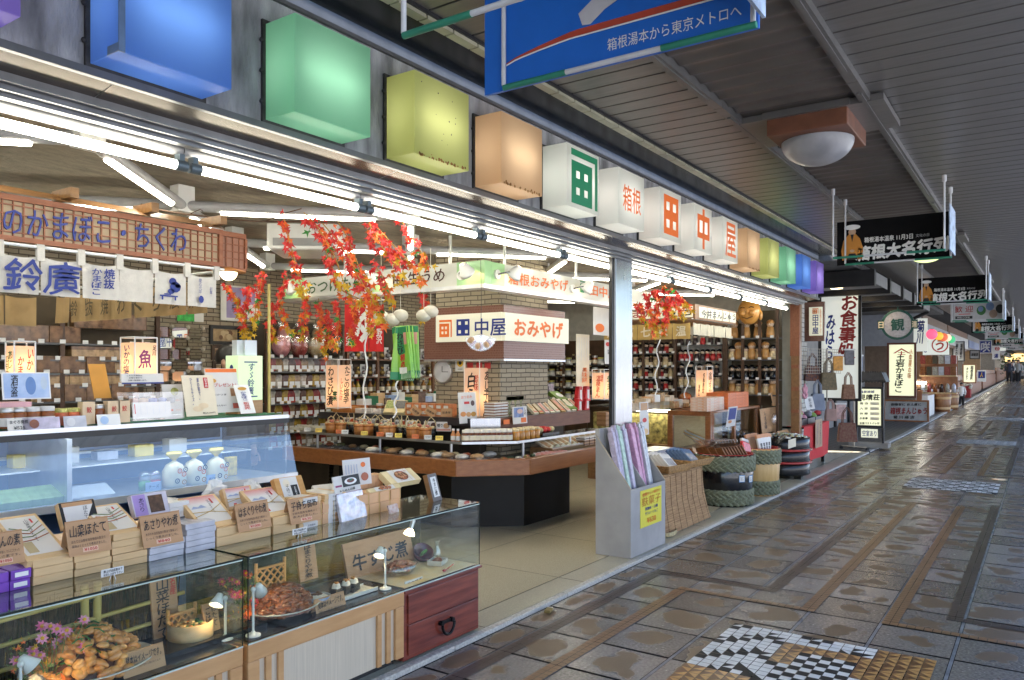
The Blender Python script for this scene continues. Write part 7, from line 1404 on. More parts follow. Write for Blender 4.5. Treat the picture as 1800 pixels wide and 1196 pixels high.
cbox(1150,1187,790,3.38,.25,.034,5,[mWrap],'wrapped pale box, %s from the bottom of the pile on the low table',.521);cbox(1128,1150,792,3.4,.25,.036,4,[MATS['striped_dark']],'dark striped box, %s from the bottom behind the sloped crate',.521)
stand_card(1126,707,1141,765,3.3,'tall narrow card with food picture sticking up behind the sloped crate',mBoxW,[('r',-.4,.4,.75,.97,MATS['food_tan']),('d',.0,.45,.25,.07,mRed),('d',0,.1,.4,.1,mPale)],R(2));stand_card(1276,715,1292,750,3.3,'blue and white leaflet hanging before the orange boxes',mBoxW,[('r',-.4,.4,.35,.93,mBlue),('d',-.15,.25,.2,.08,MATS['food_orange'])],R(-8))
# ================================================================ goods along the kerb
cr=thing('sloped_crate','grey sloped crate of long pastel sweets with a yellow price sign by the pillar','crate',(6.03,2.9,.02));mCr=M('grey_crate_board',(.36,.35,.345),.6,v=.12,sc=5);x0,x1,y0,y1,zf,zb=5.70,6.39,2.755,3.075,.575,1.0
TX=Matrix(((0,0,1,0),(1,0,0,0),(0,1,0,0),(0,0,0,1)))
side=[(y0,.022),(y1,.022),(y1,zb),(y0,zf)]
for xx in (x0,x0+.33,x1-.014):MB().prism(side if xx!=x0+.33 else [(y0+.015,.05),(y1-.015,.05),(y1-.015,zb-.03),(y0+.015,zf-.01)],xx,xx+.014,0,TX).obj('side_board',mCr,cr,W=True)
MB().bx(x0+.0145,x1-.0145,y0,y0+.014,.022,zf).obj('front_board',mCr,cr,W=True);MB().bx(x0+.0145,x1-.0145,y1-.014,y1,.022,zb).obj('back_board',mCr,cr,W=True);m=MB();m.tube([(x0+.007,y0,zf+.003),(x0+.007,y1,zb+.003)],.006,6).tube([(x1-.007,y0,zf+.003),(x1-.007,y1,zb+.003)],.006,6);m.obj('edge_strip',M('wood_edge',(.45,.38,.28),.6),cr,W=True);MB().bx(x0+.02,x1-.02,y0+.015,y1-.015,.40,.41).obj('inner_floor',mCr,cr,W=True)
ys=thing('price_sign','yellow paper price sign on the front of the grey crate','price sign',(6.06,y0,.4));xa,xb=at(1125,890,Y=y0).x,at(1162,870,Y=y0).x;MB().bx(xa,xb,y0-.004,y0-.001,.235,.545).obj('paper',M('yellow_paper',(.74,.66,.06),.6,v=.04),ys,W=True);T=fS(((xa+xb)/2,y0-.0045,0));w_=xb-xa
text('昔懐かしい味わい',T,0,.51,w_*.84,.03,mOr,ys,.01,.4);text('麩菓子',T,0,.45,w_*.88,.075,M('ochre_letter',(.62,.28,.02),.6),ys,.005,.3);text('黒糖味・白糖',T,0,.385,w_*.6,.026,mBlue,ys,.006);text('ザラメ・いちご',T,0,.345,w_*.6,.026,mBlue,ys,.006);text('¥630',T,.0,.285,w_*.42,.045,mOr,ys,.006)
pc_=[M('pack_lilac',(.52,.46,.60),.2,.1,.2,30,.6),M('pack_mint',(.46,.62,.52),.2,.1,.2,30,.6),M('pack_silver',(.56,.57,.60),.18,.3,.2,30,.6),M('pack_pink',(.66,.34,.50),.2,.1,.2,30,.6)]
for k in range(14):
 left=k<9;xx=x0+.05+(.031*k if left else .34+.052*(k-9));o=MB().bx(-.019,.019,-.028,.028,0,.62).bx(-.015,.015,-.02,.02,.62,.66).solo('sweets_stick',pc_[(0,0,2,1,1,2,0,2,2)[k] if left else 3 if k<12 else 2],'long %s wrapped stick, %s in the %s half of the grey crate'%('pastel' if left else 'pink or silver',ORD[k if left else k-9],'left' if left else 'right'),'sweets stick',(xx,y0+.075+.012*(k%3),.425+.012*(k%2)),'long sweets sticks in the crate',bev=.006,rot=(R(-11),R(rnd.uniform(-3,3)),0))
for k in range(6):o=MB().bx(-.04,.04,-.02,.02,0,.64).solo('long_grey_box',M('long_grey_box',(.44,.43,.42),.5,v=.08),'long grey carton, %s in the row at the back of the crate'%ORD[k],'carton',(x0+.06+.095*k,y1-.07,.42),'long cartons at the back of the crate',rot=(R(-6),0,0),bev=.003)
# bamboo mat stand with two wicker baskets
mMat=wood('bamboo_mat',(.28,.14,.055),(.58,.37,.18),14,(.4,.4,9),.6,.4);bs=thing('bamboo_stand','stand covered by a hanging bamboo slat mat','stand',(7.08,3.1,.02));X0b,X1b,Yb=6.50,7.66,2.90
mm=MB();N=60
for k in range(N):
 z=.03+.52*k/N;fl=.07*(1-k/N)**2;mm.cyl((X0b-fl*.1,Yb-fl*.7,z),(X1b+fl*1.6,Yb-fl*.7,z),.0055,n=6)
for k in range(22):y=Yb+.02*k;mm.cyl((X0b,y,.555),(X1b,y,.555),.0055,n=6)
mm.obj('mat_slat',mMat,bs,W=True);th=MB()
for k in range(9):xx=X0b+.06+(X1b-X0b-.1)*k/8;th.tube([(xx+.05*(k-4)/4,Yb-.078,.03),(xx,Yb-.02,.3),(xx,Yb-.0065,.55),(xx,Yb+.02,.562),(xx,Yb+.4,.562)],.0018,5)
th.obj('mat_thread',M('mat_cord',(.08,.035,.015),.8),bs,W=True);MB().bx(X0b+.02,X1b-.02,Yb+.02,Yb+.44,.02,.545).obj('table',mOak,bs,W=True)
mWk=M('wicker',(.42,.24,.09),.6,v=.4,sc=50,bump=.6)
for k,(px,py,nm) in enumerate(((1176,822,'left'),(1214,812,'right'))):
 p=at(px,py,Y=3.02);o=thing('wicker_basket','shallow wicker basket of packs, %s one on the bamboo mat stand'%nm,'basket',(p.x,3.03,.563),R(-8));m=MB()
 for j in range(6):s=1+.05*j;m.tube([(-.19*s,-.12*s,.012*j+.006),(.19*s,-.12*s,.012*j+.006),(.19*s,.12*s,.012*j+.006),(-.19*s,.12*s,.012*j+.006),(-.19*s,-.12*s,.012*j+.006)],.0075,6)
 for j in range(26):xx=-.19+.38*j/25;m.cyl((xx,-.122,0),(xx*1.25,-.152,.075),.0035,n=5)
 m.obj('wicker_weave',mWk,o);MB().bx(-.19,.19,-.12,.12,.0,.006).obj('base',mWk,o)
 for j in range(5):MB().bx(-.09,.09,-.015,.015,0,.17).rect(-.07,.07,.02,.11,.0155,1,Matrix.Rotation(R(90),4,'X')).solo('craft_pack',[(mBoxW,M('blue_pack',(.10,.17,.30),.3,v=.4,sc=20))[k],(MATS['pack_silver'],MATS['pack_silver'])[k]],'flat clear pack, %s from the front in the %s wicker basket'%(ORD[j],nm),'pack',(p.x+.01*j-.02,2.97+.04*j,.60),'packs in the wicker baskets',rot=(R(-48),R(6-3*j),R(-8)),bev=.004)
p=at(1221,795,Y=2.95);MB().bx(-.05,.05,0,.003,0,.05).solo('kraft_tag',mKraft,'small brown tag clipped on the right wicker basket','price tag',p,rot=(R(-14),R(20),0))
m=MB()
for k in range(9):m.tube([(.12*math.cos(t_*.5+k)*(1+.1*(k%3)),.05*math.sin(t_*.5+k),.008+.004*k) for t_ in range(13)],.004,5)
m.solo('cord_coil',MATS['pale_rope'],'loose coil of pale cord at the foot of the bamboo mat','cord',(6.72,2.86,.02))
# barrels bound with braided green rope
mRopeG=M('green_braid',(.17,.185,.115),.6,v=.3,sc=30,bump=.5)
def braid(mb,r,z,rr,n=26):
 for s in (-1,1):
  for k in range(n):
   a=2*math.pi*(k+(.5 if s>0 else 0))/n;T=Matrix.Translation((r*math.cos(a),r*math.sin(a),z+s*rr*.42))@Matrix.Rotation(a,4,'Z')@Matrix.Rotation(s*.62,4,'X');mb.ball((0,0,0),rr*.62,7,6,0,T,(.75,2*math.pi*r/n/rr*1.25,.72))
def barrel(label,loc,r,hgt,mat,inner):
 o=thing('barrel',label,'barrel',loc);MB().lathe([(0,0),(r*.90,0),(r*.96,hgt*.5),(r,hgt),(r*.93,hgt),(r*.92,hgt*.75),(0,hgt*.75)],n=40).obj('tub',mat,o);MB().lathe([(r*.92,hgt-.03),(r*.925,hgt+.006),(r*.985,hgt+.006),(r*1.0,hgt-.012)],n=40).obj('red_rim',mRedLac,o);m=MB()
 for z in (.90,.76):braid(m,r*.985,hgt*z,.042)
 for z in (.24,.10):braid(m,r*.93,hgt*z,.042)
 m.lathe([(r*.985,hgt*.69),(r*1.01,hgt*.71),(r*1.02,hgt*.95),(r,hgt*.97)],n=40).lathe([(r*.92,hgt*.03),(r*.94,hgt*.05),(r*.955,hgt*.30),(r*.94,hgt*.32)],n=40)
 m.obj('rope_weave',mRopeG,o);return o
barrel('black barrel bound with braided green rope, full of wrapped rice crackers',(8.72,3.03,.02),.33,.575,M('black_barrel',(.009,.009,.010),.22,coat=.5),1);barrel('pale wooden barrel bound with braided green rope, full of upright packs',(9.62,2.93,.02),.27,.57,wood('pale_barrel',(.58,.36,.13),(.68,.46,.2),4,(8,8,1)),1)
for k,(px,py) in enumerate(((1304,842),(1319,842))):d=ray(px,py);v=Vector((8.72,3.03));t0=d.x*v.x+d.y*v.y;A=d.x**2+d.y**2;B=t0;Cc=v.length**2-(.318)**2;t_=(B-math.sqrt(max(0,B*B-A*Cc)))/A;p=d*t_;nrm=Vector((p.x-8.72,p.y-3.03,0)).normalized();T=face((p.x+nrm.x*.004,p.y+nrm.y*.004,H+d.z*t_),Vector((0,0,1)).cross(nrm));o=poster('label_sticker','blue edged white sticker, %s one on the black barrel'%('left','right')[k],'sticker',T,.075,.075,M('sticker_blue',(.10,.3,.6),.5),.002);MB().rect(-.032,.032,-.032,.032,.001,0,T).obj('paper',mWhite,o,W=True);text('草加せん',T,0,.01,.045,.012,mBlk,o);text('¥525',T,0,-.012,.04,.014,mBlk,o)
mCrk=M('rice_cracker',(.24,.10,.035),.45,v=.4,sc=30)
for k in range(22):
 a=k/21;o=thing('cracker_pack','clear bag of brown rice crackers, %s from the left in the black barrel'%(ORD[k] if k<20 else ('second last','last')[k-20]),'cracker pack',(8.52+.42*(a-.1)*.8,2.95-.12*a+.1*(k%3),.51),R(-20),'cracker packs in the black barrel',(R(-14),R(-28),R(-20)));MB().bx(-.007,.007,-.085,.085,0,.19).obj('crackers',mCrk,o,.003);MB().prism([(-.09,.19),(.09,.19),(.05,.24),(.07,.28),(-.06,.28),(-.05,.24)],-.004,.004,0,Matrix.Rotation(R(90),4,'Z')@Matrix.Rotation(R(90),4,'X')).obj('bag_top',mFilm,o)
p=at(1297,800,Y=3.0);o=thing('cracker_pack','red printed bag leaning at the right of the black barrel','cracker pack',(p.x+.05,2.90,.53),0,None,(R(-20),R(14),R(-10)));MB().bx(-.10,.10,-.02,.02,0,.17).obj('bag',M('red_print_bag',(.60,.03,.03),.25,v=.3,sc=22),o,.015);MB().bx(-.08,.08,-.019,.019,.171,.21).obj('header',M('header_white',(.66,.62,.6),.4),o,.008)
for k in range(7):
 o=thing('upright_pack','tall %s pack, %s in the pale barrel'%(('white lettered','brown')[k>3],ORD[k]),'snack pack',(9.47+.075*(k%4),2.82+.13*(k//4),.50),0,'tall packs in the pale barrel',(R(-10),R(-8+5*(k%4)),R(-35)));MB().bx(-.035,.035,-.018,.018,0,.26).obj('bag',mWhite if k<4 else M('kraft_pack',(.42,.24,.14),.5),o,.008);MB().bx(-.036,.036,-.0185,.0185,.22,.262).obj('header',M('peach_header',(.66,.33,.17),.5),o)
 if k<4:text(vert('草餅'),fS((0,-.0205,0)),0,.11,.03,.09,mBlk,o,.02,.5,W=False)
 # tiered lacquer tubs
o=thing('tiered_tub','stack of three black lacquer tubs with red rims holding foil sweets','tub',(11.36,3.10,.02));r=.37
for k in range(3):z=.05+.175*k;MB().lathe([(0,z),(r*.97,z),(r,z+.02),(r*.98,z+.08),(r,z+.172),(r*.93,z+.172),(r*.92,z+.1),(0,z+.1)],n=40).obj('tub',mBlackLac,o)
for k in (1,2):z=.045+.175*k;MB().lathe([(r*1.0,z-.008),(r*1.09,z-.002),(r*1.09,z+.018),(r*1.0,z+.024)],n=40).obj('red_rim',mRedLac,o)
for k in range(3):a=2.1*k;MB().bx(-.05,.05,-.05,.05,0,.05,0,Matrix.Translation((r*.8*math.cos(a),r*.8*math.sin(a),0))).obj('foot',mBlackLac,o)
fm=MB();heap(90,.33,.33,.06,lambda q:fm.ball(q+Vector((0,0,.56)),rnd.uniform(.022,.034),6,4,rnd.choice((0,0,0,1)),None,(1.3,.9,.6)));fm.s=[False]*len(fm.s);fm.solo('foil_sweets',[MATS['silver_foil'],mTag],'heap of silver foil wrapped sweets in the top lacquer tub','sweets',(11.36,3.10,.02),kind='stuff')
stand_card(1386,772,1399,787,2.73,'cream label on the top lacquer tub',mCream,[],0);o=stand_card(1349,804,1372,821,2.78,'orange tag leaning on the middle lacquer tub',M('orange_tag',(.60,.11,.02),.5),[('t','飴詰合',0,.5,.7,.4,mBlk)],R(6));stand_card(1374,757,1392,770,3.1,'small brown card standing in the foil sweets',mKraft,[('t','あめ',0,.5,.6,.5,mBlk,.5)],R(30))
o=stand_card(1340,716,1390,757,3.32,'brown cardboard sign with brush letters above the lacquer tubs',mKraft,[('t',vert('金太郎'),.36,.66,.16,.56,mBlk,.8),('t',vert('天然飴'),.16,.36,.13,.5,mBlk,.8),('t',vert('しょうが味'),-.36,.52,.08,.7,mBlk,.8)],R(6));o2=thing('sign_stand','orange and red post holding the brown cardboard sign','stand',(at(1365,760,Y=3.34).x,3.345,.55));MB().bx(-.09,.09,.0,.03,0,.15).obj('post',M('orange_post',(.62,.28,.12),.5),o2);MB().bx(-.15,.13,-.01,.025,.46,.50).obj('clamp',mPale,o2)
MB().ball((0,0,0),.09,9,7,0,None,(.9,.4,1)).solo('candy_bag',mFilm,'clear candy bag pinned on the brown cardboard sign','candy bag',at(1361,737,Y=3.27))
# red cloth table
rt=thing('red_cloth_table','black table with red cloth hanging to the walk beside the lacquer tubs','table',(12.8,3.2,.02));X0r,X1r,Y0r=12.0,13.6,2.98;MB().bx(X0r,X1r,Y0r,3.6,.66,.69).obj('table_top',mBlackLac,rt,W=True);m=MB();c=cloth(X0r-.02,X1r+.02,.16,.69,.018,1,24);c.v=[v+Vector((0,Y0r-.022,0)) for v in c.v];c.obj('red_cloth',M('red_cloth',(.62,.035,.04),.8,v=.06,sc=20),rt,W=True);MB().bx(X0r-.03,X1r,Y0r-.03,3.2,.691,.698).obj('cloth_top',MATS['red_cloth'],rt,W=True);[MB().bx(x,x+.05,y,y+.05,.02,.659).obj('leg',mBlackLac,rt,W=True) for x in (X0r,X1r-.06) for y in (3.02,3.54)];MB().bx(X0r+.02,X0r+.03,3.0,3.6,.3,.31).bx(X0r,X1r,3.02,3.6,.32,.34).obj('lower_shelf',mBlackLac,rt,W=True)
poster('paper_notice','brown handwritten notice pinned on the red cloth','notice',fS((at(1439,760,Y=2.93).x,2.925,.55)),.44,.44,M('notice_kraft',(.46,.31,.2),.7),.003);text(vert('手作りの根付けです'),fS((at(1439,760,Y=2.93).x,2.924,.55)),.08,0,.05,.36,mBlk,bpy.data.objects['paper_notice'],.01,.6);text(vert('おみやげにどうぞ'),fS((at(1439,760,Y=2.93).x,2.924,.55)),-.1,0,.04,.34,mBlue,bpy.data.objects['paper_notice'],.01,.6)
for k in range(3):m=MB();m.bx(-.24,.24,-.2,.2,0,.012).bx(-.24,.24,-.2,-.19,.012,.09).bx(-.24,.24,.19,.2,.012,.09).bx(-.24,-.23,-.19,.19,.012,.09).bx(.23,.24,-.19,.19,.012,.09);m.solo('black_tray',M('navy_black_tray',(.012,.014,.02),.3),'dark square tray of trinkets, %s on the red cloth table'%('near','middle','far')[k],'tray',(12.26+.52*k,3.24,.70))
sc3=[M('chirimen_red',(.55,.04,.05),.6,v=.3,sc=20),M('chirimen_pink',(.66,.30,.36),.6,v=.2,sc=20),M('chirimen_green',(.22,.36,.08),.6,v=.2,sc=20),M('chirimen_white',(.6,.58,.6),.5,v=.2),M('chirimen_grey',(.2,.2,.24),.6,v=.3)]
for k in range(16):MB().ball((0,0,.04),.065,9,7,0,None,(1,.8,rnd.uniform(.6,1.1))).solo('cloth_trinket',sc3[k%5],'%s cloth trinket, %s in the trays on the red cloth table'%(('red','pink','green','white','grey')[k%5],ORD[k]),'trinket',(12.10+.1*k,3.14+.09*(k%3),.74+.05*(k%2)),'cloth trinkets in the dark trays',rz=k)
for k,(px,py,tz) in enumerate(((1366,702,'left'),(1425,710,'middle'),(1403,698,'right'))):stand_card(px-7,py-12,px+8,py+10,3.2 if k else 3.3,'small upright tag among the trinkets, %s one'%tz,(mKraft,mBoxW,M('mint_tag',(.45,.6,.45),.5))[k],[('t',vert('和小物'),.05,.5,.3,.7,mBlk,.5)],R(12))
pkb=thing('pink_bow','big pink cloth bow standing over the trinket trays','bow',at(1415,690,Y=3.2));m=MB()
for k in range(5):a=-1+.5*k;m.ball((.10*math.sin(a*1.3),0,.07*math.cos(a)),.06,8,6,0,Matrix.Rotation(a,4,'Y'),(.5,.4,1.3))
m.obj('cloth',sc3[1],pkb)
# bag rack
br=thing('bag_rack','wire rack on wheels hung with patchwork bags in front of the tiled pillar','rack',(14.9,3.2,.02));A,B=Vector((13.9,3.55,0)),Vector((15.9,3.0,0));m=MB()
for P_ in (A,B,(A+B)/2):m.cyl(P_+Vector((0,0,.06)),P_+Vector((0,0,1.92)),.014,n=6)
for k in range(9):z=1.92-.055*k;m.cyl(A+Vector((0,0,z)),B+Vector((0,0,z)),.005,n=4)
for k in range(28):q=A+(B-A)*k/27;m.cyl(q+Vector((0,0,1.48)),q+Vector((0,0,1.92)),.004,n=4)
for P_ in (A,B):m.cyl(P_+Vector((-.1,-.25,.08)),P_+Vector((.1,.25,.08)),.014,n=6)
m.obj('wire_frame',M('rack_cream_metal',(.42,.38,.32),.4,.3),br,W=True);m=MB();[m.ball(P_+Vector((s*.1,s*.25,.045)),.04,8,6) for P_ in (A,B) for s in (-1,1)];m.obj('wheel_knob',mDark,br,W=True)
def patch(nm,c1,c2,sc=9):
 return M('patchwork_'+nm,c1,.8,c2=c2,sc=22,v=0,bump=.3)
def bag(px,py0,py1,t,w_,mat,label,hm=None,handle=.45):
 p=at(px,py1,t=t);hgt=(py1-py0)*t/F;o=thing('hand_bag',label,'bag',p,YAW-R(90));hb=hgt*(1-handle);m=MB();m.prism([(-w_*.5,.03*hb),(-w_*.42,0),(w_*.42,0),(w_*.5,.03*hb),(w_*.40,hb),(-w_*.40,hb)],-.045,.045,0,Matrix.Rotation(R(90),4,'X'));m.obj('body',mat,o,.02);m=MB()
 for s in (-.03,.03):m.tube([(-w_*.25,s,hb*.9),(-w_*.22,s,hb+(hgt-hb)*.6),(0,s,hgt),(w_*.22,s,hb+(hgt-hb)*.6),(w_*.25,s,hb*.9)],.010,6)
 m.obj('handle',hm or mat,o);return o
pb=[patch('rust',(.16,.06,.035),(.30,.17,.10)),patch('olive',(.11,.10,.06),(.25,.18,.10)),patch('indigo',(.05,.055,.08),(.3,.11,.05)),patch('maroon',(.16,.045,.035),(.24,.14,.09))]
bag(1405,633,692,14.2,.22,pb[1],'checkered green and brown bag at the upper left of the rack',mBlk);bag(1428,622,670,14.1,.30,pb[2],'indigo bag with orange patch stripes on the rack');bag(1456,630,686,14.0,.30,pb[1],'large olive patchwork bag in the middle of the rack');bag(1491,655,702,14.2,.24,pb[0],'rust patchwork bag with looped handles at the right of the rack');bag(1437,668,722,13.2,.24,M('denim_pale',(.26,.29,.36),.8,v=.15),'pale blue grey tote bag over the trinket trays');bag(1460,702,740,13.4,.20,M('dusty_pink',(.42,.26,.22),.8,v=.15),'dusty pink tote bag beside the trinket trays');bag(1489,716,777,14.3,.36,pb[3],'wide maroon patchwork bag at the bottom of the rack');bag(1400,618,652,14.5,.18,M('black_bag',(.012,.012,.014),.6),'small black bag at the top left of the rack')
for k,(px,py,c_,lb) in enumerate(((1473,640,(.60,.27,.03),'bright orange pouch in clear wrap on the rack top'),(1493,630,(.13,.12,.13),'dark pouch in clear wrap at the rack top'),(1478,725,(.60,.40,.38),'pale pink fluffy cloth hanging low on the rack'),(1508,640,(.2,.22,.3),'silvery wrapped pouch at the right end of the rack'),(1505,690,(.16,.05,.04),'slim red and black pouch on the rack end'),(1420,655,(.1,.1,.14),'slim dark pouch between the upper bags'))):p=at(px,py+12,t=14.25+.1*k);o=thing('wrapped_pouch',lb,'pouch',p,YAW-R(90));MB().bx(-.09,.09,-.02,.02,0,.27).obj('body',M('pouch_cloth_%d'%k,c_,.5,v=.25,sc=20),o,.015);MB().bx(-.1,.1,-.025,.025,.271,.30).obj('header',mTag,o)
# ================================================================ maple sprays hung under the tubes
def spray(pts,t,n_,label,grp,s0=.038,goldfrom=.55,dt=0.0):
 """a drooping plastic maple strand; pts are places along its stalk"""
 W_=[at(x,y,t=t+dt*i) for i,(x,y) in enumerate(pts)];o=thing('maple_spray',label,'maple spray',W_[0],0,grp);MB().tube(W_,.0035,5).obj('stem',M('straw_stem',(.42,.25,.05),.6),o,W=True);m=MB();segs=[(W_[i+1]-W_[i]).length for i in range(len(W_)-1)];L_=sum(segs)
 n_=int(n_*3)
 for k in range(n_):
  u=(k+rnd.random())/n_;d=u*L_;i=0
  while i<len(segs)-1 and d>segs[i]:d-=segs[i];i+=1
  p=W_[i].lerp(W_[i+1],min(1,d/max(segs[i],1e-6)))+Vector((rnd.gauss(0,.017),rnd.gauss(0,.017),rnd.gauss(-.02,.02)))
  c_=rnd.choice((0,0,0,0,0,1)) if u<.4 else rnd.choice((0,0,0,1,1)) if u<goldfrom else rnd.choice((1,1,2,0,0)) if u<.8 else rnd.choice((1,2,2,2));c_=3 if rnd.random()<.04 else c_
  q=Matrix.Rotation(YAW+R(90)+rnd.uniform(-1.1,1.1),4,'Z')@Matrix.Rotation(R(90)+rnd.uniform(-.6,.6),4,'X')@Matrix.Rotation(R(180)+rnd.uniform(-.9,.9),4,'Z');add_leaf(m,p,s0*rnd.uniform(.75,1.25),c_,q)
 m.obj('leaves',mLeaf,o,W=True);return o
br_=thing('bare_branch','thin bare branch under the tubes carrying the maple sprays','branch',at(300,368,t=4.7));m=MB();m.tube([at(x,y,t=4.75) for x,y in ((248,360),(270,368),(320,376),(380,383),(440,389),(520,390),(600,392),(700,388))],.007,6,r1=.003);m.tube([at(x,y,t=4.75) for x,y in ((465,390),(490,378),(530,367))],.004,5);m.tube([at(x,y,t=4.75) for x,y in ((335,376),(352,368),(357,372))],.003,5);m.obj('branch',M('dark_twig',(.09,.05,.03),.8),br_,W=True)
gF='maple sprays hanging in front of the corner sign'
FS=[[(497,378),(506,410),(516,450),(526,490),(535,522)],[(534,374),(556,396),(575,425),(592,460),(605,500)],[(560,385),(590,420),(615,455),(640,500),(672,545)],[(594,390),(612,420),(625,455),(640,490)],[(648,392),(665,425),(690,460),(712,490)],[(652,388),(690,430),(725,465),(745,495)],[(705,388),(735,435),(757,472)],[(572,440),(585,475),(600,510),(640,530)],[(655,460),(680,500),(690,530)],[(620,470),(650,520),(680,570)]]
for k,f in enumerate(FS):spray(f,4.65+.06*(k%4),(15,15,20,12,15,15,9,13,11,14)[k],'red and orange maple spray, %s along the branch over the corner sign'%ORD[k],gF)
gB='maple sprays farther inside the shop'
for k,f in enumerate([[(462,475),(458,505),(450,540),(445,580)],[(395,500),(415,520),(425,560)],[(505,480),(490,520),(500,560),(515,590)],[(540,520),(535,560),(530,590)],[(560,525),(565,560),(562,600)],[(590,530),(595,565),(590,610)],[(620,525),(625,560),(615,600)],[(480,530),(475,565),(482,600)],[(440,500),(432,540),(430,590)],[(575,545),(580,580),(572,620)],[(655,530),(650,560),(655,580)],[(740,505),(748,530),(740,560)]]):spray(f,6.9+.15*(k%5),15,'orange and gold maple spray, %s in the farther row inside the shop'%ORD[k],gB,.046,.35)
gR='maple sprays right of the steel pillar'
for k,f in enumerate([[(1135,512),(1142,545),(1150,575)],[(1145,508),(1165,530),(1185,555)],[(1165,503),(1180,525),(1195,545),(1205,560)],[(1152,508),(1155,540),(1148,590)],[(1180,508),(1198,525),(1215,545)],[(1120,530),(1128,555),(1140,570)],[(1175,535),(1170,560),(1165,585)]]):spray(f,8.6,13,'maple spray right of the steel pillar, %s from its left'%ORD[k],gR,.05,.55)
# ================================================================ next door: tiled pillar, signs, stepped awning
mTile=brick('white_wall_tile',(.50,.51,.50),(.44,.45,.45),(.05,.05,.05),.2,.085,.008,.3,.3)
tp=thing('tiled_pillar','pillar of glossy white brick tiles behind the bag rack','pillar',(14.6,3.9,0));MB().bx(14.5,14.9,3.62,4.0,.02,3.2).obj('shaft',mTile,tp,W=True)
dp=thing('dark_gate_post','dark metal frame post between the corner post and the tiled pillar','post',(12.2,3.05,0));MB().bx(12.16,12.26,3.13,3.3,.02,2.6).obj('post',mDark,dp,W=True)
nbw=thing('inn_facade','dim grey entrance walls of the inn beyond the souvenir shop','building',(18,5,0));mGreyW=M('grey_wall',(.28,.28,.28),.7,v=.15,sc=3);MB().bx(14.95,26,4.6,4.8,0,3.3).bx(12.3,14.4,4.2,4.4,0,3.3).obj('wall',mGreyW,nbw,W=True);MB().bx(25.0,25.2,2.95,4.6,2.25,3.3).obj('side_wall',M('pale_panel_wall',(.32,.34,.40),.5,v=.08),nbw,W=True);MB().bx(12.2,26,2.46,4.8,3.17,3.4).obj('upper_soffit',M('rough_soffit',(.09,.09,.09),.9,v=.3,bump=.5),nbw,W=True)
for k in range(5):MB().bx(16.6+1.7*k,16.75+1.7*k,4.55,4.599,0,3.1).obj('door_frame',mDark,nbw,W=True)
aw=thing('stepped_awning','stepped grey awning with black edges and warm downlights over the inn entrance','awning',(17,3,3));mDL=emit('downlight',(1,.72,.42),9);mAw=M('awning_grey',(.20,.20,.20),.6,v=.1)
for k in range(5):
 a=13.5+1.5*k;MB().bx(a,a+1.15,2.25,4.55,2.96,2.98).bx(a+.05,a+1.2,2.24,2.249,2.93,3.12).obj('panel',mAw,aw,W=True);MB().bx(a-.16,a-.01,2.22,4.55,2.88,3.14).obj('black_edge',mDark,aw,W=True)
 if k<4:MB().lathe([(0,0),(.09,0),(.1,-.012),(.11,-.012),(.11,.0)],(a+.6,2.95,2.955),n=16).obj('downlight',mDL,aw,W=True)
def plate(name,label,cat,px0,py0,px1,py1,X,mat,items,fr=None,group=None,th=.06):
 """upright board facing back along the street at distance X; items use shares of its width and height"""
 a=at(px0,py0,X=X);b=at(px1,py1,X=X);ya,yb=a.y,b.y;zt_=at((px0+px1)/2,py0,X=X).z;zb_=at((px0+px1)/2,py1,X=X).z;w_,h_=ya-yb,zt_-zb_
 o=thing(name,label,cat,(X,(ya+yb)/2,zb_),0,group);MB().bx(X,X+th,yb,ya,zb_,zt_).obj('panel',mat,o,W=True);T=fW((X-.003,(ya+yb)/2,(zt_+zb_)/2))
 if fr:t=.05*min(w_,h_)+.02;m=MB();[m.bx(*r_,-.03,.025,0,T) for r_ in ((-w_/2-t,w_/2+t,h_/2,h_/2+t),(-w_/2-t,w_/2+t,-h_/2-t,-h_/2),(-w_/2-t,-w_/2,-h_/2,h_/2),(w_/2,w_/2+t,-h_/2,h_/2))];m.obj('frame',fr,o,W=True)
 for s,cx,cy,ww,hh,m_ in items:
  if s=='disc':MB().disc(cx*w_,cy*h_,ww*w_,.002,24,0,T,hh*w_).obj('print',m_,o,W=True)
  elif s=='box':MB().rect((cx-ww/2)*w_,(cx+ww/2)*w_,(cy-hh/2)*h_,(cy+hh/2)*h_,.002,0,T).obj('print',m_,o,W=True)
  else:text(s,T,cx*w_,cy*h_,ww*w_,hh*h_,m_,o,.03,.6,lift=.006)
 return o,T,w_,h_
mLitS=shade('lit_shop_sign',(.74,.76,.72),.3,.35,.14);mLitC=shade('lit_cream_sign',(.80,.80,.60),.3,.35,.24)
o,T,w_,h_=plate('shop_name_sign','small lit sign with orange crest and blue name on a brown patterned board','sign',1414,531,1449,600,12.35,mScript,[]);MB().rect(-w_*.22,w_*.42,-h_*.36,h_*.36,.05,0,T).bx(-w_*.22,w_*.42,-h_*.36,h_*.36,.002,.049,0,T).obj('panel',mLitW,o,W=True);T2=T@Matrix.Translation((0,0,.052));m=MB();crest(m,T2,w_*.1,h_*.26,w_*.3,h_*.14);m.obj('crest',mOr,o,W=True);text(vert('田中屋'),T2,w_*.1,-h_*.08,w_*.3,h_*.48,mBlue,o,.02);text(vert('箱根みやげ'),T2,w_*.36,0,w_*.08,h_*.6,mOr,o)
mBrR=M('dark_red_brush',(.30,.02,.02),.5)
plate('restaurant_sign','tall lit sign with dark red restaurant letters and blue script','sign',1444,514,1509,700,15.4,mLitS,[(vert('お食事処'),.22,.17,.46,.60,mBrR),(vert('みはらし'),-.27,-.0,.24,.56,mBlue)],mDark)
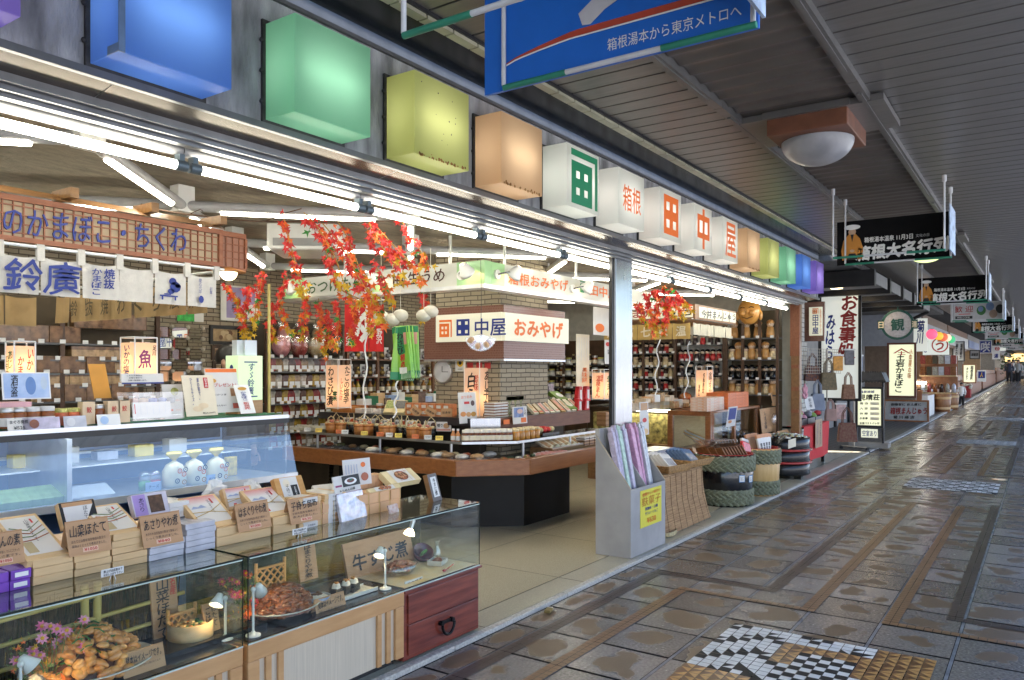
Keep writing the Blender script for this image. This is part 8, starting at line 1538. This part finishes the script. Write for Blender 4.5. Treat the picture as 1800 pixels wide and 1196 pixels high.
o,T,w_,h_=plate('inn_sign','free standing lit inn price board with a little tiled roof','sign',1508,684,1549,748,16.4,mLitC,[('温泉旅館',-.1,.42,.62,.07,mBlue),('見晴荘',0,.27,.86,.16,mBlk),('宿 泊',-.24,.1,.34,.06,mBlk),('入 浴',-.24,-.04,.34,.06,mBlk),('休 憩',-.24,-.18,.34,.06,mBlk),('お食事',-.24,-.31,.34,.06,mBlk),('全室バストイレ付',0,-.44,.84,.06,mBlk)]+[('box',.22,.1-.138*k,.36,.075,mCream) for k in range(4)],mDark)
m=MB();[m.cyl(T@Vector((s*(w_/2+.03),-h_/2-.36,-.03)),T@Vector((s*(w_/2+.03),h_/2+.22,-.03)),.022,n=6) for s in (-1,1)];m.obj('post',mDark,o,W=True);m=MB();m.prism([(-w_*.78,.10),(w_*.78,.10),(w_*.6,.28),(-w_*.6,.28)],-.26,.20,0,T@Matrix.Translation((0,h_/2+.04,0)));[m.cyl(T@Vector((-w_*.72+w_*.13*k,h_/2+.14,.21)),T@Vector((-w_*.57+w_*.103*k,h_/2+.33,.0)),.022,n=6) for k in range(12)];m.obj('roof_tile',M('dark_roof_tile',(.05,.045,.043),.5,v=.3),o,W=True);MB().rect(-w_*.36,w_*.36,-h_/2-.24,-h_/2-.07,.0,0,T).obj('lit_strip',mLitC,o,W=True);text('空室あり',T,0,-h_/2-.155,w_*.6,.11,mBlue,o,.01,lift=.004);MB().bx(-.35,.35,-h_/2-.42,-h_/2-.34,-.2,.15,0,T).obj('base_block',M('concrete_block',(.3,.28,.25),.8),o,W=True)
m=MB();o=thing('round_sign','round grey sign with dark green rim hung on a bracket','sign',at(1578,571,X=19));T=fW(at(1578,571,X=19));m.disc(0,0,.30,.012,32,0,T);m.obj('panel',M('scale_pattern',(.34,.36,.42),.4,v=.2,sc=20),o,W=True);m=MB();m.disc(0,0,.335,.02,32,0,T,.285);m.rect(-.40,-.27,-.10,.10,.022,0,T);m.rect(.27,.40,-.10,.10,.022,0,T);m.tube([T@Vector((0,.33,0)),T@Vector((0,.45,0)),T@Vector((-.8,.48,0))],.02,5);m.obj('rim',M('sea_green_metal',(.015,.08,.075),.4,.3),o,W=True);text('観',T,0,0,.26,.26,MATS['sea_green_metal'],o,.03,lift=.02);text('日',T,-.335,0,.1,.14,mCream,o,.02,lift=.026);text('連',T,.335,0,.1,.14,mCream,o,.02,lift=.026)
o,T,w_,h_=plate('fishcake_sign','tall lit cream sign with brown stepped border and bold black brush writing','sign',1563,606,1607,696,23.0,mLitC,[(vert('土岩かまぼこ'),-.08,-.06,.34,.74,mBlk),(vert('小田原の味'),.34,.12,.13,.56,mOr)],M('sign_brown_border',(.13,.035,.02),.5));m=MB();m.prism([(-w_*.34,h_*.33),(0,h_*.43),(w_*.34,h_*.33),(w_*.26,h_*.33),(0,h_*.40),(-w_*.26,h_*.33)],.002,.008,0,T);m.obj('roof_emblem',mRed,o,W=True);text('土',T,0,h_*.335,w_*.3,h_*.07,mRed,o,.03,lift=.01)
o,T,w_,h_=plate('bun_counter','low white counter front with crimson bun lettering and wooden edge','counter',1556,706,1630,739,24.6,M('white_counter_board',(.42,.42,.43),.5),[('御贈答に お土産に',0,.34,.72,.14,mBlk),('箱根まんじゅう',.06,0,.86,.36,mBrR),('菊 川 商 店',-.05,-.34,.5,.16,mBlk)],mTrim,None,.5)
o,T,w_,h_=plate('lantern_sign','white curved lantern sign with two dark characters','sign',1606,560,1630,618,24.4,mLitS,[(vert('菊川'),0,.08,.5,.7,mBlue)]);MB().cyl(T@Vector((-w_*.5,h_/2,0)),T@Vector((w_*.6,h_/2+.18,0)),.05,n=6).obj('hood',mDark,o,W=True)
o,T,w_,h_=plate('round_mark_sign','white lit sign with a big red ringed character','sign',1622,590,1668,624,24.8,mLitS,[('disc',.16,0,.32,.27,mRed),('う',.16,0,.30,.5,mRed),(vert('まこ'),-.38,-.06,.12,.6,mBlue)])
for k,(px,py,r_,c_,nm) in enumerate(((1638,588,9,(.85,.12,.22),'bright pink'),(1650,591,7.5,(.55,.36,.05),'ochre'),(1658,593,7.5,(.48,.12,.06),'red brown'),(1665,594,7,(.62,.5,.36),'cream'),(1672,597,7,(.06,.36,.17),'green'))):p=at(px,py,t=20.4+.25*k);o=thing('round_lantern',nm+' round paper lantern in the string above the red ringed sign','lantern',p,0,'string of round lanterns');rr=r_*20.6/F;MB().ball((0,0,0),rr,16,10).obj('paper_shade',shade('lantern_'+nm.replace(' ','_'),c_,.4,.5,.5),o);MB().lathe([(rr*.3,rr*.93),(rr*.3,rr*1.05),(0,rr*1.05)],n=10).obj('cap',mDark,o)
# far shops down the arcade
mWarm=emit('interior_glow_panel',(1,.74,.45),.5);mStock=M('mixed_stock',(.30,.14,.06),.5,v=.9,sc=7);mBrn=M('stall_wood',(.30,.13,.06),.6,v=.15)  # glowing rear panels stand in for the warmly lit shop interiors
def shopfront(x0,x1,label,wallc,signc):
 g_=G(x0);o=thing('far_shop',label,'shop',(x0,3.1,g_));MB().bx(x0,x1,3.0,3.2,g_+2.25,3.22).bx(x0,x0+.3,3.2,6,g_,3.2).bx(x0,x1,5.9,6,g_,3.2).obj('wall',M('far_wall_%d'%x0,wallc,.7,v=.15),o,W=True);MB().bx(x0+.3,x1,2.96,2.999,g_+2.35,2.95).obj('fascia_sign',M('far_sign_%d'%x0,signc,.5,v=.2),o,W=True);MB().bx(x0+.4,x1-.2,5.8,5.89,g_+1.2,g_+2.5).obj('glow_panel',mWarm,o,W=True);MB().cyl((x0+.5,3.5,g_+2.45),(x1-.5,3.5,g_+2.45),.03,n=6).obj('tube',mTube,o,W=True)
 MB().bx(x0+.6,x1-.4,3.1,3.9,g_,g_+.85).obj('counter',mBrn,o,W=True);MB().bx(x0+.7,x1-.5,3.15,3.8,g_+.851,g_+1.15).obj('stock',mStock,o,.06,W=True)
for x0,x1,lb,wc,sc_2 in ((26,33,'nearest far shop, with shelves of bottles behind the wooden barrels',(.20,.14,.10),(.3,.3,.34)),(33.3,42,'second far shop, brown fronted under the second welcome banner',(.18,.10,.06),(.45,.44,.42)),(42.3,54,'third far shop with lit counter down the arcade',(.22,.2,.18),(.12,.16,.3)),(54.4,70,'fourth far shop near the two walkers',(.25,.17,.1),(.4,.3,.18)),(70.5,100,'last far shop at the end of the arcade',(.2,.2,.2),(.3,.26,.2))):shopfront(x0,x1,lb,wc,sc_2)
sr=thing('stall_shelf','wooden stall shelf of packed goods and bottles behind the round lanterns','shelf',at(1650,690,X=26.8));X=26.8
a=at(1617,632,X=X);b=at(1682,690,X=X);MB().bx(X+.3,X+.34,b.y,a.y,.95,a.z+.1).obj('back_board',mBrn,sr,W=True)
for py in (660,690):z=at(1650,py,X=X).z;MB().bx(X-.1,X+.299,b.y,a.y,z-.04,z).obj('shelf_board',mPale,sr,W=True)
for k in range(18):z=at(1650,(660,640,690)[k//6],X=X).z;y=b.y+(a.y-b.y)*((k%6)+.5)/6;m=MB();(m.bx(-.05,.05,-.07,.07,0,.26) if k<12 else m.lathe([(0,0),(.06,0),(.06,.2),(.03,.26),(0,.28)],n=8));m.solo('packed_goods',(MATS['brown_relish'],MATS['pouch_red'],mWrap,MATS['pouch_pale'],MATS['bottle_dark'])[k%5],'%s, %s on the %s row of the far stall shelf'%(('pack','bottle')[k>11],ORD[k%6],('middle','top','lower')[k//6]),'pack',(X+.02,y,z),'goods on the far stall shelf')
o=thing('far_cooler','lit glass cooler under the stall shelf behind two brown barrels','cooler',(27,3.1,.07));MB().bx(26.7,28.4,2.95,3.6,.07,.75).obj('cabinet',mWhite,o,W=True);MB().bx(26.7,28.4,2.95,3.6,.751,1.12).obj('glass_top',mCool,o,W=True);MB().cyl((26.65,2.98,1.15),(26.65,3.58,1.15),.035,n=8).obj('tube',mTube,o,W=True)
for k,(px,py,r_) in enumerate(((1657,728,.26),(1672,724,.25))):p=at(px,py,Z=.05);o=thing('brown_barrel','brown wooden barrel with bands, %s of two before the far cooler'%('left','right')[k],'barrel',(p.x,p.y,.05));MB().lathe([(0,0),(r_*.85,0),(r_,.7),(r_*.92,.7),(r_*.9,.6),(0,.6)],n=20).obj('tub',wood('far_barrel',(.26,.12,.05),(.36,.18,.08),5,(6,6,1)),o);MB().lathe([(r_*.9,.16),(r_*.92,.2),(r_*.92,.24)],n=20).lathe([(r_*.97,.50),(r_*1.0,.54),(r_*1.0,.58)],n=20).obj('hoop',mPale,o);MB().ball((0,0,.66),r_*.8,10,6,0,None,(1,1,.4)).obj('wrapped_stock',mWrap,o)
DS=[(1694,642,1714,672,33,mLitC,[(vert('箱根温泉'),.2,.05,.24,.8,mBlk),(vert('まんじゅう'),-.2,.0,.2,.7,mBlk)],mBrn,'white brush lettered board with brown frame beyond the far cooler'),(1718,651,1733,671,36,mWhite,[('box',0,.1,.8,.6,mBlue),('人',0,.1,.3,.4,MATS['print_yellow'])],None,'small white board with dark blue square down the arcade'),(1723,600,1742,620,46,mBlue,[('咲',0,0,.8,.84,mPipe)],mPipe,'square blue sign with one big pale character'),(1744,608,1758,632,50,mWhite,[('disc',.15,.28,.3,.02,mRed),('の',.15,.28,.3,.26,mWhite),('湯',0,-.25,.5,.3,mBlue)],None,'white sign with red disc at the far end'),(1676,602,1694,634,36,mWhite,[(vert('箱根寄木'),.25,0,.22,.84,mBlk),(vert('細工の店'),-.2,0,.22,.84,mBlk)],mBlk,'white lettered sign with dark edge above the brush lettered board'),(1757,610,1768,617,60,mLitS,[],None,'tiny glowing pale blue sign above the walkers'),(1706,617,1721,630,40,M('grey_sign',(.36,.37,.38),.5),[('旅館部',0,0,.8,.4,mBlk)],mDark,'small grey sign with dark frame left of the blue square')]
for k,(a,b,c,d,X,mt,it,fr,lb) in enumerate(DS):plate('shop_sign',lb,'sign',a,b,c,d,X,mt,it,fr)
m=MB();fw=M('white_flower',(.6,.55,.45),.6,v=.3);[m.ball((rnd.gauss(0,.28),rnd.gauss(0,.15),.85+rnd.gauss(0,.12)),.09,6,5) for _ in range(40)];p=at(1698,705,Z=.1);o=thing('flower_stand','stand of white flowers in red and white cloth beside the far kerb','flower stand',(p.x,p.y,.1));m.obj('petal',fw,o);MB().bx(-.3,.3,-.2,.2,0,.7).obj('draped_box',M('crimson_drape',(.3,.03,.03),.8),o,.02)
ew=thing('end_building','dim building closing the far end of the arcade with one orange lit window','building',(101,0,1));MB().bx(100.5,101.5,-14,6,0,12).obj('wall',M('end_wall_grey',(.36,.36,.36),.8,v=.3,sc=1),ew,W=True);p=at(1784,626,X=100.4);MB().bx(100.4,100.49,p.y-.8,p.y+.9,p.z-.6,p.z+.7).obj('lit_window',emit('orange_window',(1,.66,.25),.7),ew,W=True)
fo=MB();[add_leaf(fo,Vector((rnd.gauss(0,.5),rnd.gauss(0,.5),1.2+rnd.gauss(0,.5))),.22,0,Matrix.Rotation(rnd.uniform(0,6),4,'Z')@Matrix.Rotation(rnd.uniform(0,2),4,'X')) for _ in range(160)];p=at(1783,660,X=75);o=thing('potted_plant','dark leafy potted plant behind the walkers at the far end','plant',(75,p.y,G(75)));fo.obj('foliage',M('dark_leaf',(.02,.06,.02),.6),o);MB().lathe([(0,0),(.3,0),(.4,.6),(0,.6)],n=12).obj('pot',mDark,o)
# ================================================================ people
mSkin=M('skin',(.48,.27,.18),.5,v=.05);mHair=M('black_hair',(.012,.010,.009),.4)
def person(label,loc,rz,s,top,legs,stride=.12,arm=.12):
 """one skinned body: joints placed by hand, thickness per joint, then smoothed"""
 o=thing('person',label,'person',loc,rz);J=[(0,0,.92,.13),(0,0,1.12,.135),(0,0,1.36,.15),(0,.0,1.46,.07),(0,-.01,1.52,.055),(0,-.015,1.60,.095),(0,-.01,1.68,.09)];E_=[(0,1),(1,2),(2,3),(3,4),(4,5),(5,6)]
 for sd_ in (-1,1):
  k=len(J);J+=[(sd_*.095,0,.86,.095),(sd_*.10,-sd_*stride*.5-.02,.48,.065),(sd_*.10,-sd_*stride+.03,.09,.045),(sd_*.105,-sd_*stride-.12,.035,.035)];E_+=[(0,k),(k,k+1),(k+1,k+2),(k+2,k+3)]
  k=len(J);J+=[(sd_*.19,0,1.40,.07),(sd_*.25,sd_*arm*.3,1.12,.05),(sd_*.25,sd_*arm-.05,.88,.036),(sd_*.25,sd_*arm-.07,.80,.034)];E_+=[(2,k),(k,k+1),(k+1,k+2),(k+2,k+3)]
 me=bpy.data.meshes.new('body');me.from_pydata([(x*s,y*s,z*s) for x,y,z,r in J],E_,[]);b=bpy.data.objects.new('body',me);link(b,o);md=b.modifiers.new('skin','SKIN');b.modifiers.new('smooth','SUBSURF').render_levels=2
 for v,j in zip(me.skin_vertices[0].data,J):v.radius=(j[3]*s,j[3]*s*(.8 if j[2]>.9 and j[3]>.1 else 1))
 me.skin_vertices[0].data[0].use_root=True;me.materials.append(mSkin)
 MB().ball((0,.012*s,1.665*s),.112*s,14,9,0,None,(.95,1.05,1.05),0,.62).obj('hair',mHair,o)
 MB().lathe([(.155*s,.80*s),(.17*s,.95*s),(.165*s,1.15*s),(.185*s,1.32*s),(.16*s,1.43*s),(.07*s,1.49*s)],n=18,sy=.78).obj('jacket',top,o);m=MB()
 for sd_ in (-1,1):m.tube([(sd_*.16*s,0,1.41*s),(sd_*.25*s,sd_*arm*.3*s,1.12*s),(sd_*.25*s,(sd_*arm-.05)*s,.90*s)],.078*s,8,r1=.052*s)
 m.obj('sleeve',top,o);m=MB();m.ball((0,-.115*s,1.615*s),.016*s,6,5,0,None,(.8,1.2,1.4));[m.ball((q*.098*s,0,1.62*s),.022*s,6,5,0,None,(.5,1,1.5)) for q in (-1,1)]
 for sd_ in (-1,1):
  hx,hy=sd_*.25*s,(sd_*arm-.07)*s
  for k in range(4):m.tube([(hx,hy+(-.027+.018*k)*s,.80*s),(hx-sd_*.006*s,hy+(-.03+.019*k)*s,.755*s),(hx-sd_*.02*s,hy+(-.028+.018*k)*s,(.715+.006*abs(k-1.6))*s)],.0085*s,5)
  m.tube([(hx,hy-.03*s,.83*s),(hx-sd_*.01*s,hy-.055*s,.79*s),(hx-sd_*.015*s,hy-.06*s,.76*s)],.009*s,5)
 m.obj('hand_and_nose',mSkin,o);m=MB();[m.ball((q*.034*s,-.098*s,1.645*s),.009*s,6,4) for q in (-1,1)];m.tube([(-.022*s,-.100*s,1.565*s),(0,-.106*s,1.562*s),(.022*s,-.100*s,1.565*s)],.004*s,4);m.obj('face_feature',M('face_dark',(.09,.03,.025),.5),o)
 for sd_ in (-1,1):MB().tube([(sd_*.085*s,0,.93*s),(sd_*.10*s,(-sd_*stride*.5-.02)*s,.48*s),(sd_*.10*s,(-sd_*stride+.03)*s,.10*s)],.115*s,9,r1=.07*s).obj('trouser_leg',legs,o);MB().ball((sd_*.10*s,(-sd_*stride-.05)*s,.045*s),.05*s,8,6,0,None,(.9,2.1,.8)).obj('shoe',mBlk,o)
 return o
mNavy=M('navy_coat',(.012,.016,.035),.8);mGreyC=M('pale_grey_coat',(.30,.31,.30),.8);mTrs=M('dark_trousers',(.015,.015,.018),.8)
for px,lb,tp_,rz in ((1774,'walker in dark navy coat and trousers, seen from behind',mNavy,R(-85)),(1781,'walker in a white shirt half hidden behind the navy coat',mWhite,R(-80)),(1790,'walker in pale grey jacket at the right edge of the photo',mGreyC,R(-95))):t_=58+(px==1781)*3;p=at(px,650,t=t_);person(lb,(p.x,p.y,G(p.x)),rz,1.0,tp_,mTrs,.14)
p=at(1690,716,Z=.08);person('child sized figure in white top and black trousers by the far cooler',(p.x,p.y,.08),R(100),.55,mWhite,mTrs,.03)
p=at(405,690,Y=5.6);person('shop assistant with black hair hidden behind the pale green sign',(p.x,5.6,.02),R(20),.98,M('assistant_apron',(.10,.08,.07),.8),mTrs,.02,.0)
# ================================================================ smaller stock that fills the counters
for k,px in enumerate((540,560,596,606,640,668,684,700,730,752,772)):
 x,y=shelfpt(px,.195);o=thing('shelf_tag','small %s tag, %s from the left along the steel rim of the glass shelf'%(('white','yellow','orange')[k%3],ORD[k]),'price tag',(x,y,.90),R(-60+10*(k%3)),'tags along the glass shelf',(R(-14),0,R(-60)));MB().bx(-.035,.035,0,.002,0,.042).obj('card',(mTag,mTopY,MATS['orange_print_box'])[k%3],o);text('つけもの',fS((0,-.0006,0)),0,.024,.05,.012,mBlk,o,.01,W=False)
for k in range(16):
 d=ray(560+20*k,700);X=5.72+.02*(k%3);y=X*d.y/d.x
 if y>4.3:o=MB().bx(-.06,.06,-.05,.05,0,.04).ball((0,0,.04),.045,8,5,1,None,(1.1,.9,.5)).solo('pickle_tray',[mFilm,(MATS['cream_pickle'],MATS['red_pickle'],MATS['olive_bag'],MATS['brown_snack'])[k%4]],'pickle tray, %s in the inner row below the glass shelf'%ORD[k],'food tray',(X,y,.713),'pickle trays below the glass shelf',rz=rnd.uniform(-.4,.4))
for k in range(14):
 p=at(640+12*k,700,Y=6.3);MB().bx(-.07,.07,-.05,.05,0,.07+.03*(k%3)).solo('register_box',(mWhite,MATS['green_mat'],mPale,MATS['pouch_brown'],mBluePic)[k%5],'%s box, %s along the ledge by the stone column'%(('white','dark green','wooden','brown','blue')[k%5],ORD[k]),'box',(p.x,6.3,1.151),'boxes along the register ledge',rz=rnd.uniform(-.3,.3),bev=.004)
rl=thing('register_ledge','brown ledge behind the island carrying small boxes beside the stone column','ledge',(6.0,6.3,.02));MB().bx(at(632,700,Y=6.3).x,at(812,700,Y=6.3).x,6.15,6.5,1.12,1.15).bx(at(632,700,Y=6.3).x+.05,at(812,700,Y=6.3).x-.05,6.3,6.48,.02,1.119).obj('ledge_board',MATS['rack_brown'],rl,W=True)
mTanB=MATS['tan_wrapped_goods']
for k in range(18):
 p=at(1108+9*(k%9),716,Y=(3.99,4.25)[k//9]);MB().bx(-.06,.06,-.07,.07,0,.05+.02*(k%4)).solo('sweets_pack',(MATS['cream_print_box'],MATS['sweet_print_a'],mBoxW,mTanB,MATS['sweet_print_b'])[k%5],'sweets pack, %s in the %s row on the lit showcase'%(ORD[k%9],('front','rear')[k//9]),'sweets pack',(p.x+.35,p.y,1.15 if k//9==0 and k%9<6 else 1.051),'sweets packs on the lit showcase',rz=rnd.uniform(-.3,.3),bev=.004)
for k,(px,y0_,y1_,t_) in enumerate(((646,556,735,7.0),(700,660,735,6.9),(1158,597,705,9.6),(1212,600,700,10.2))):m=MB();m.tube([at(px+3*math.sin(j*1.1+k)-j*.5,y0_+(y1_-y0_)*j/14,t=t_) for j in range(15)],.008,5);o=thing('hanging_wire',('white wavy cord hanging left of the horseradish packs','white wavy cord hanging below the horseradish packs','white wavy cord hanging just right of the steel pillar','white wavy cord hanging left of the slim lettered lantern')[k],'cord',at(px,y0_,t=t_));m.obj('cord',mWhite,o,W=True)
p=at(965,1076,Z=0);o=thing('door_stop','small brown block with a white end lying by the kerb','door stop',(p.x,p.y,.004),R(15));MB().bx(-.045,.03,-.02,.02,0,.018).obj('block',M('brass_block',(.22,.16,.05),.5),o,.003);MB().cyl((.035,-.012,.01),(.035,.02,.01),.009,n=10).obj('white_end',mWhite,o)
bp=thing('bamboo_pole','thin bamboo pole standing by the dark carved picture on the cooler side','pole',at(472,740,Y=5.2));MB().cyl(at(473,740,Y=5.2),at(473,500,Y=5.2),.012,n=8).obj('pole',mBam,bp,W=True)
for k,(px,nm) in enumerate(((880,'left'),(897,'right'))):
 p=at(px,700,Y=4.38);MB().lathe([(0,0),(.045,0),(.05,.03),(.05,.10),(.04,.12),(0,.12)],n=14).solo('pickle_jar',MATS['olive_bag'],'olive pickle jar, %s of two on the upper shelf beside the lantern'%nm,'jar',(p.x+.06,4.56,zU))
 # ================================================================ lettering is set in one go
flush_text()
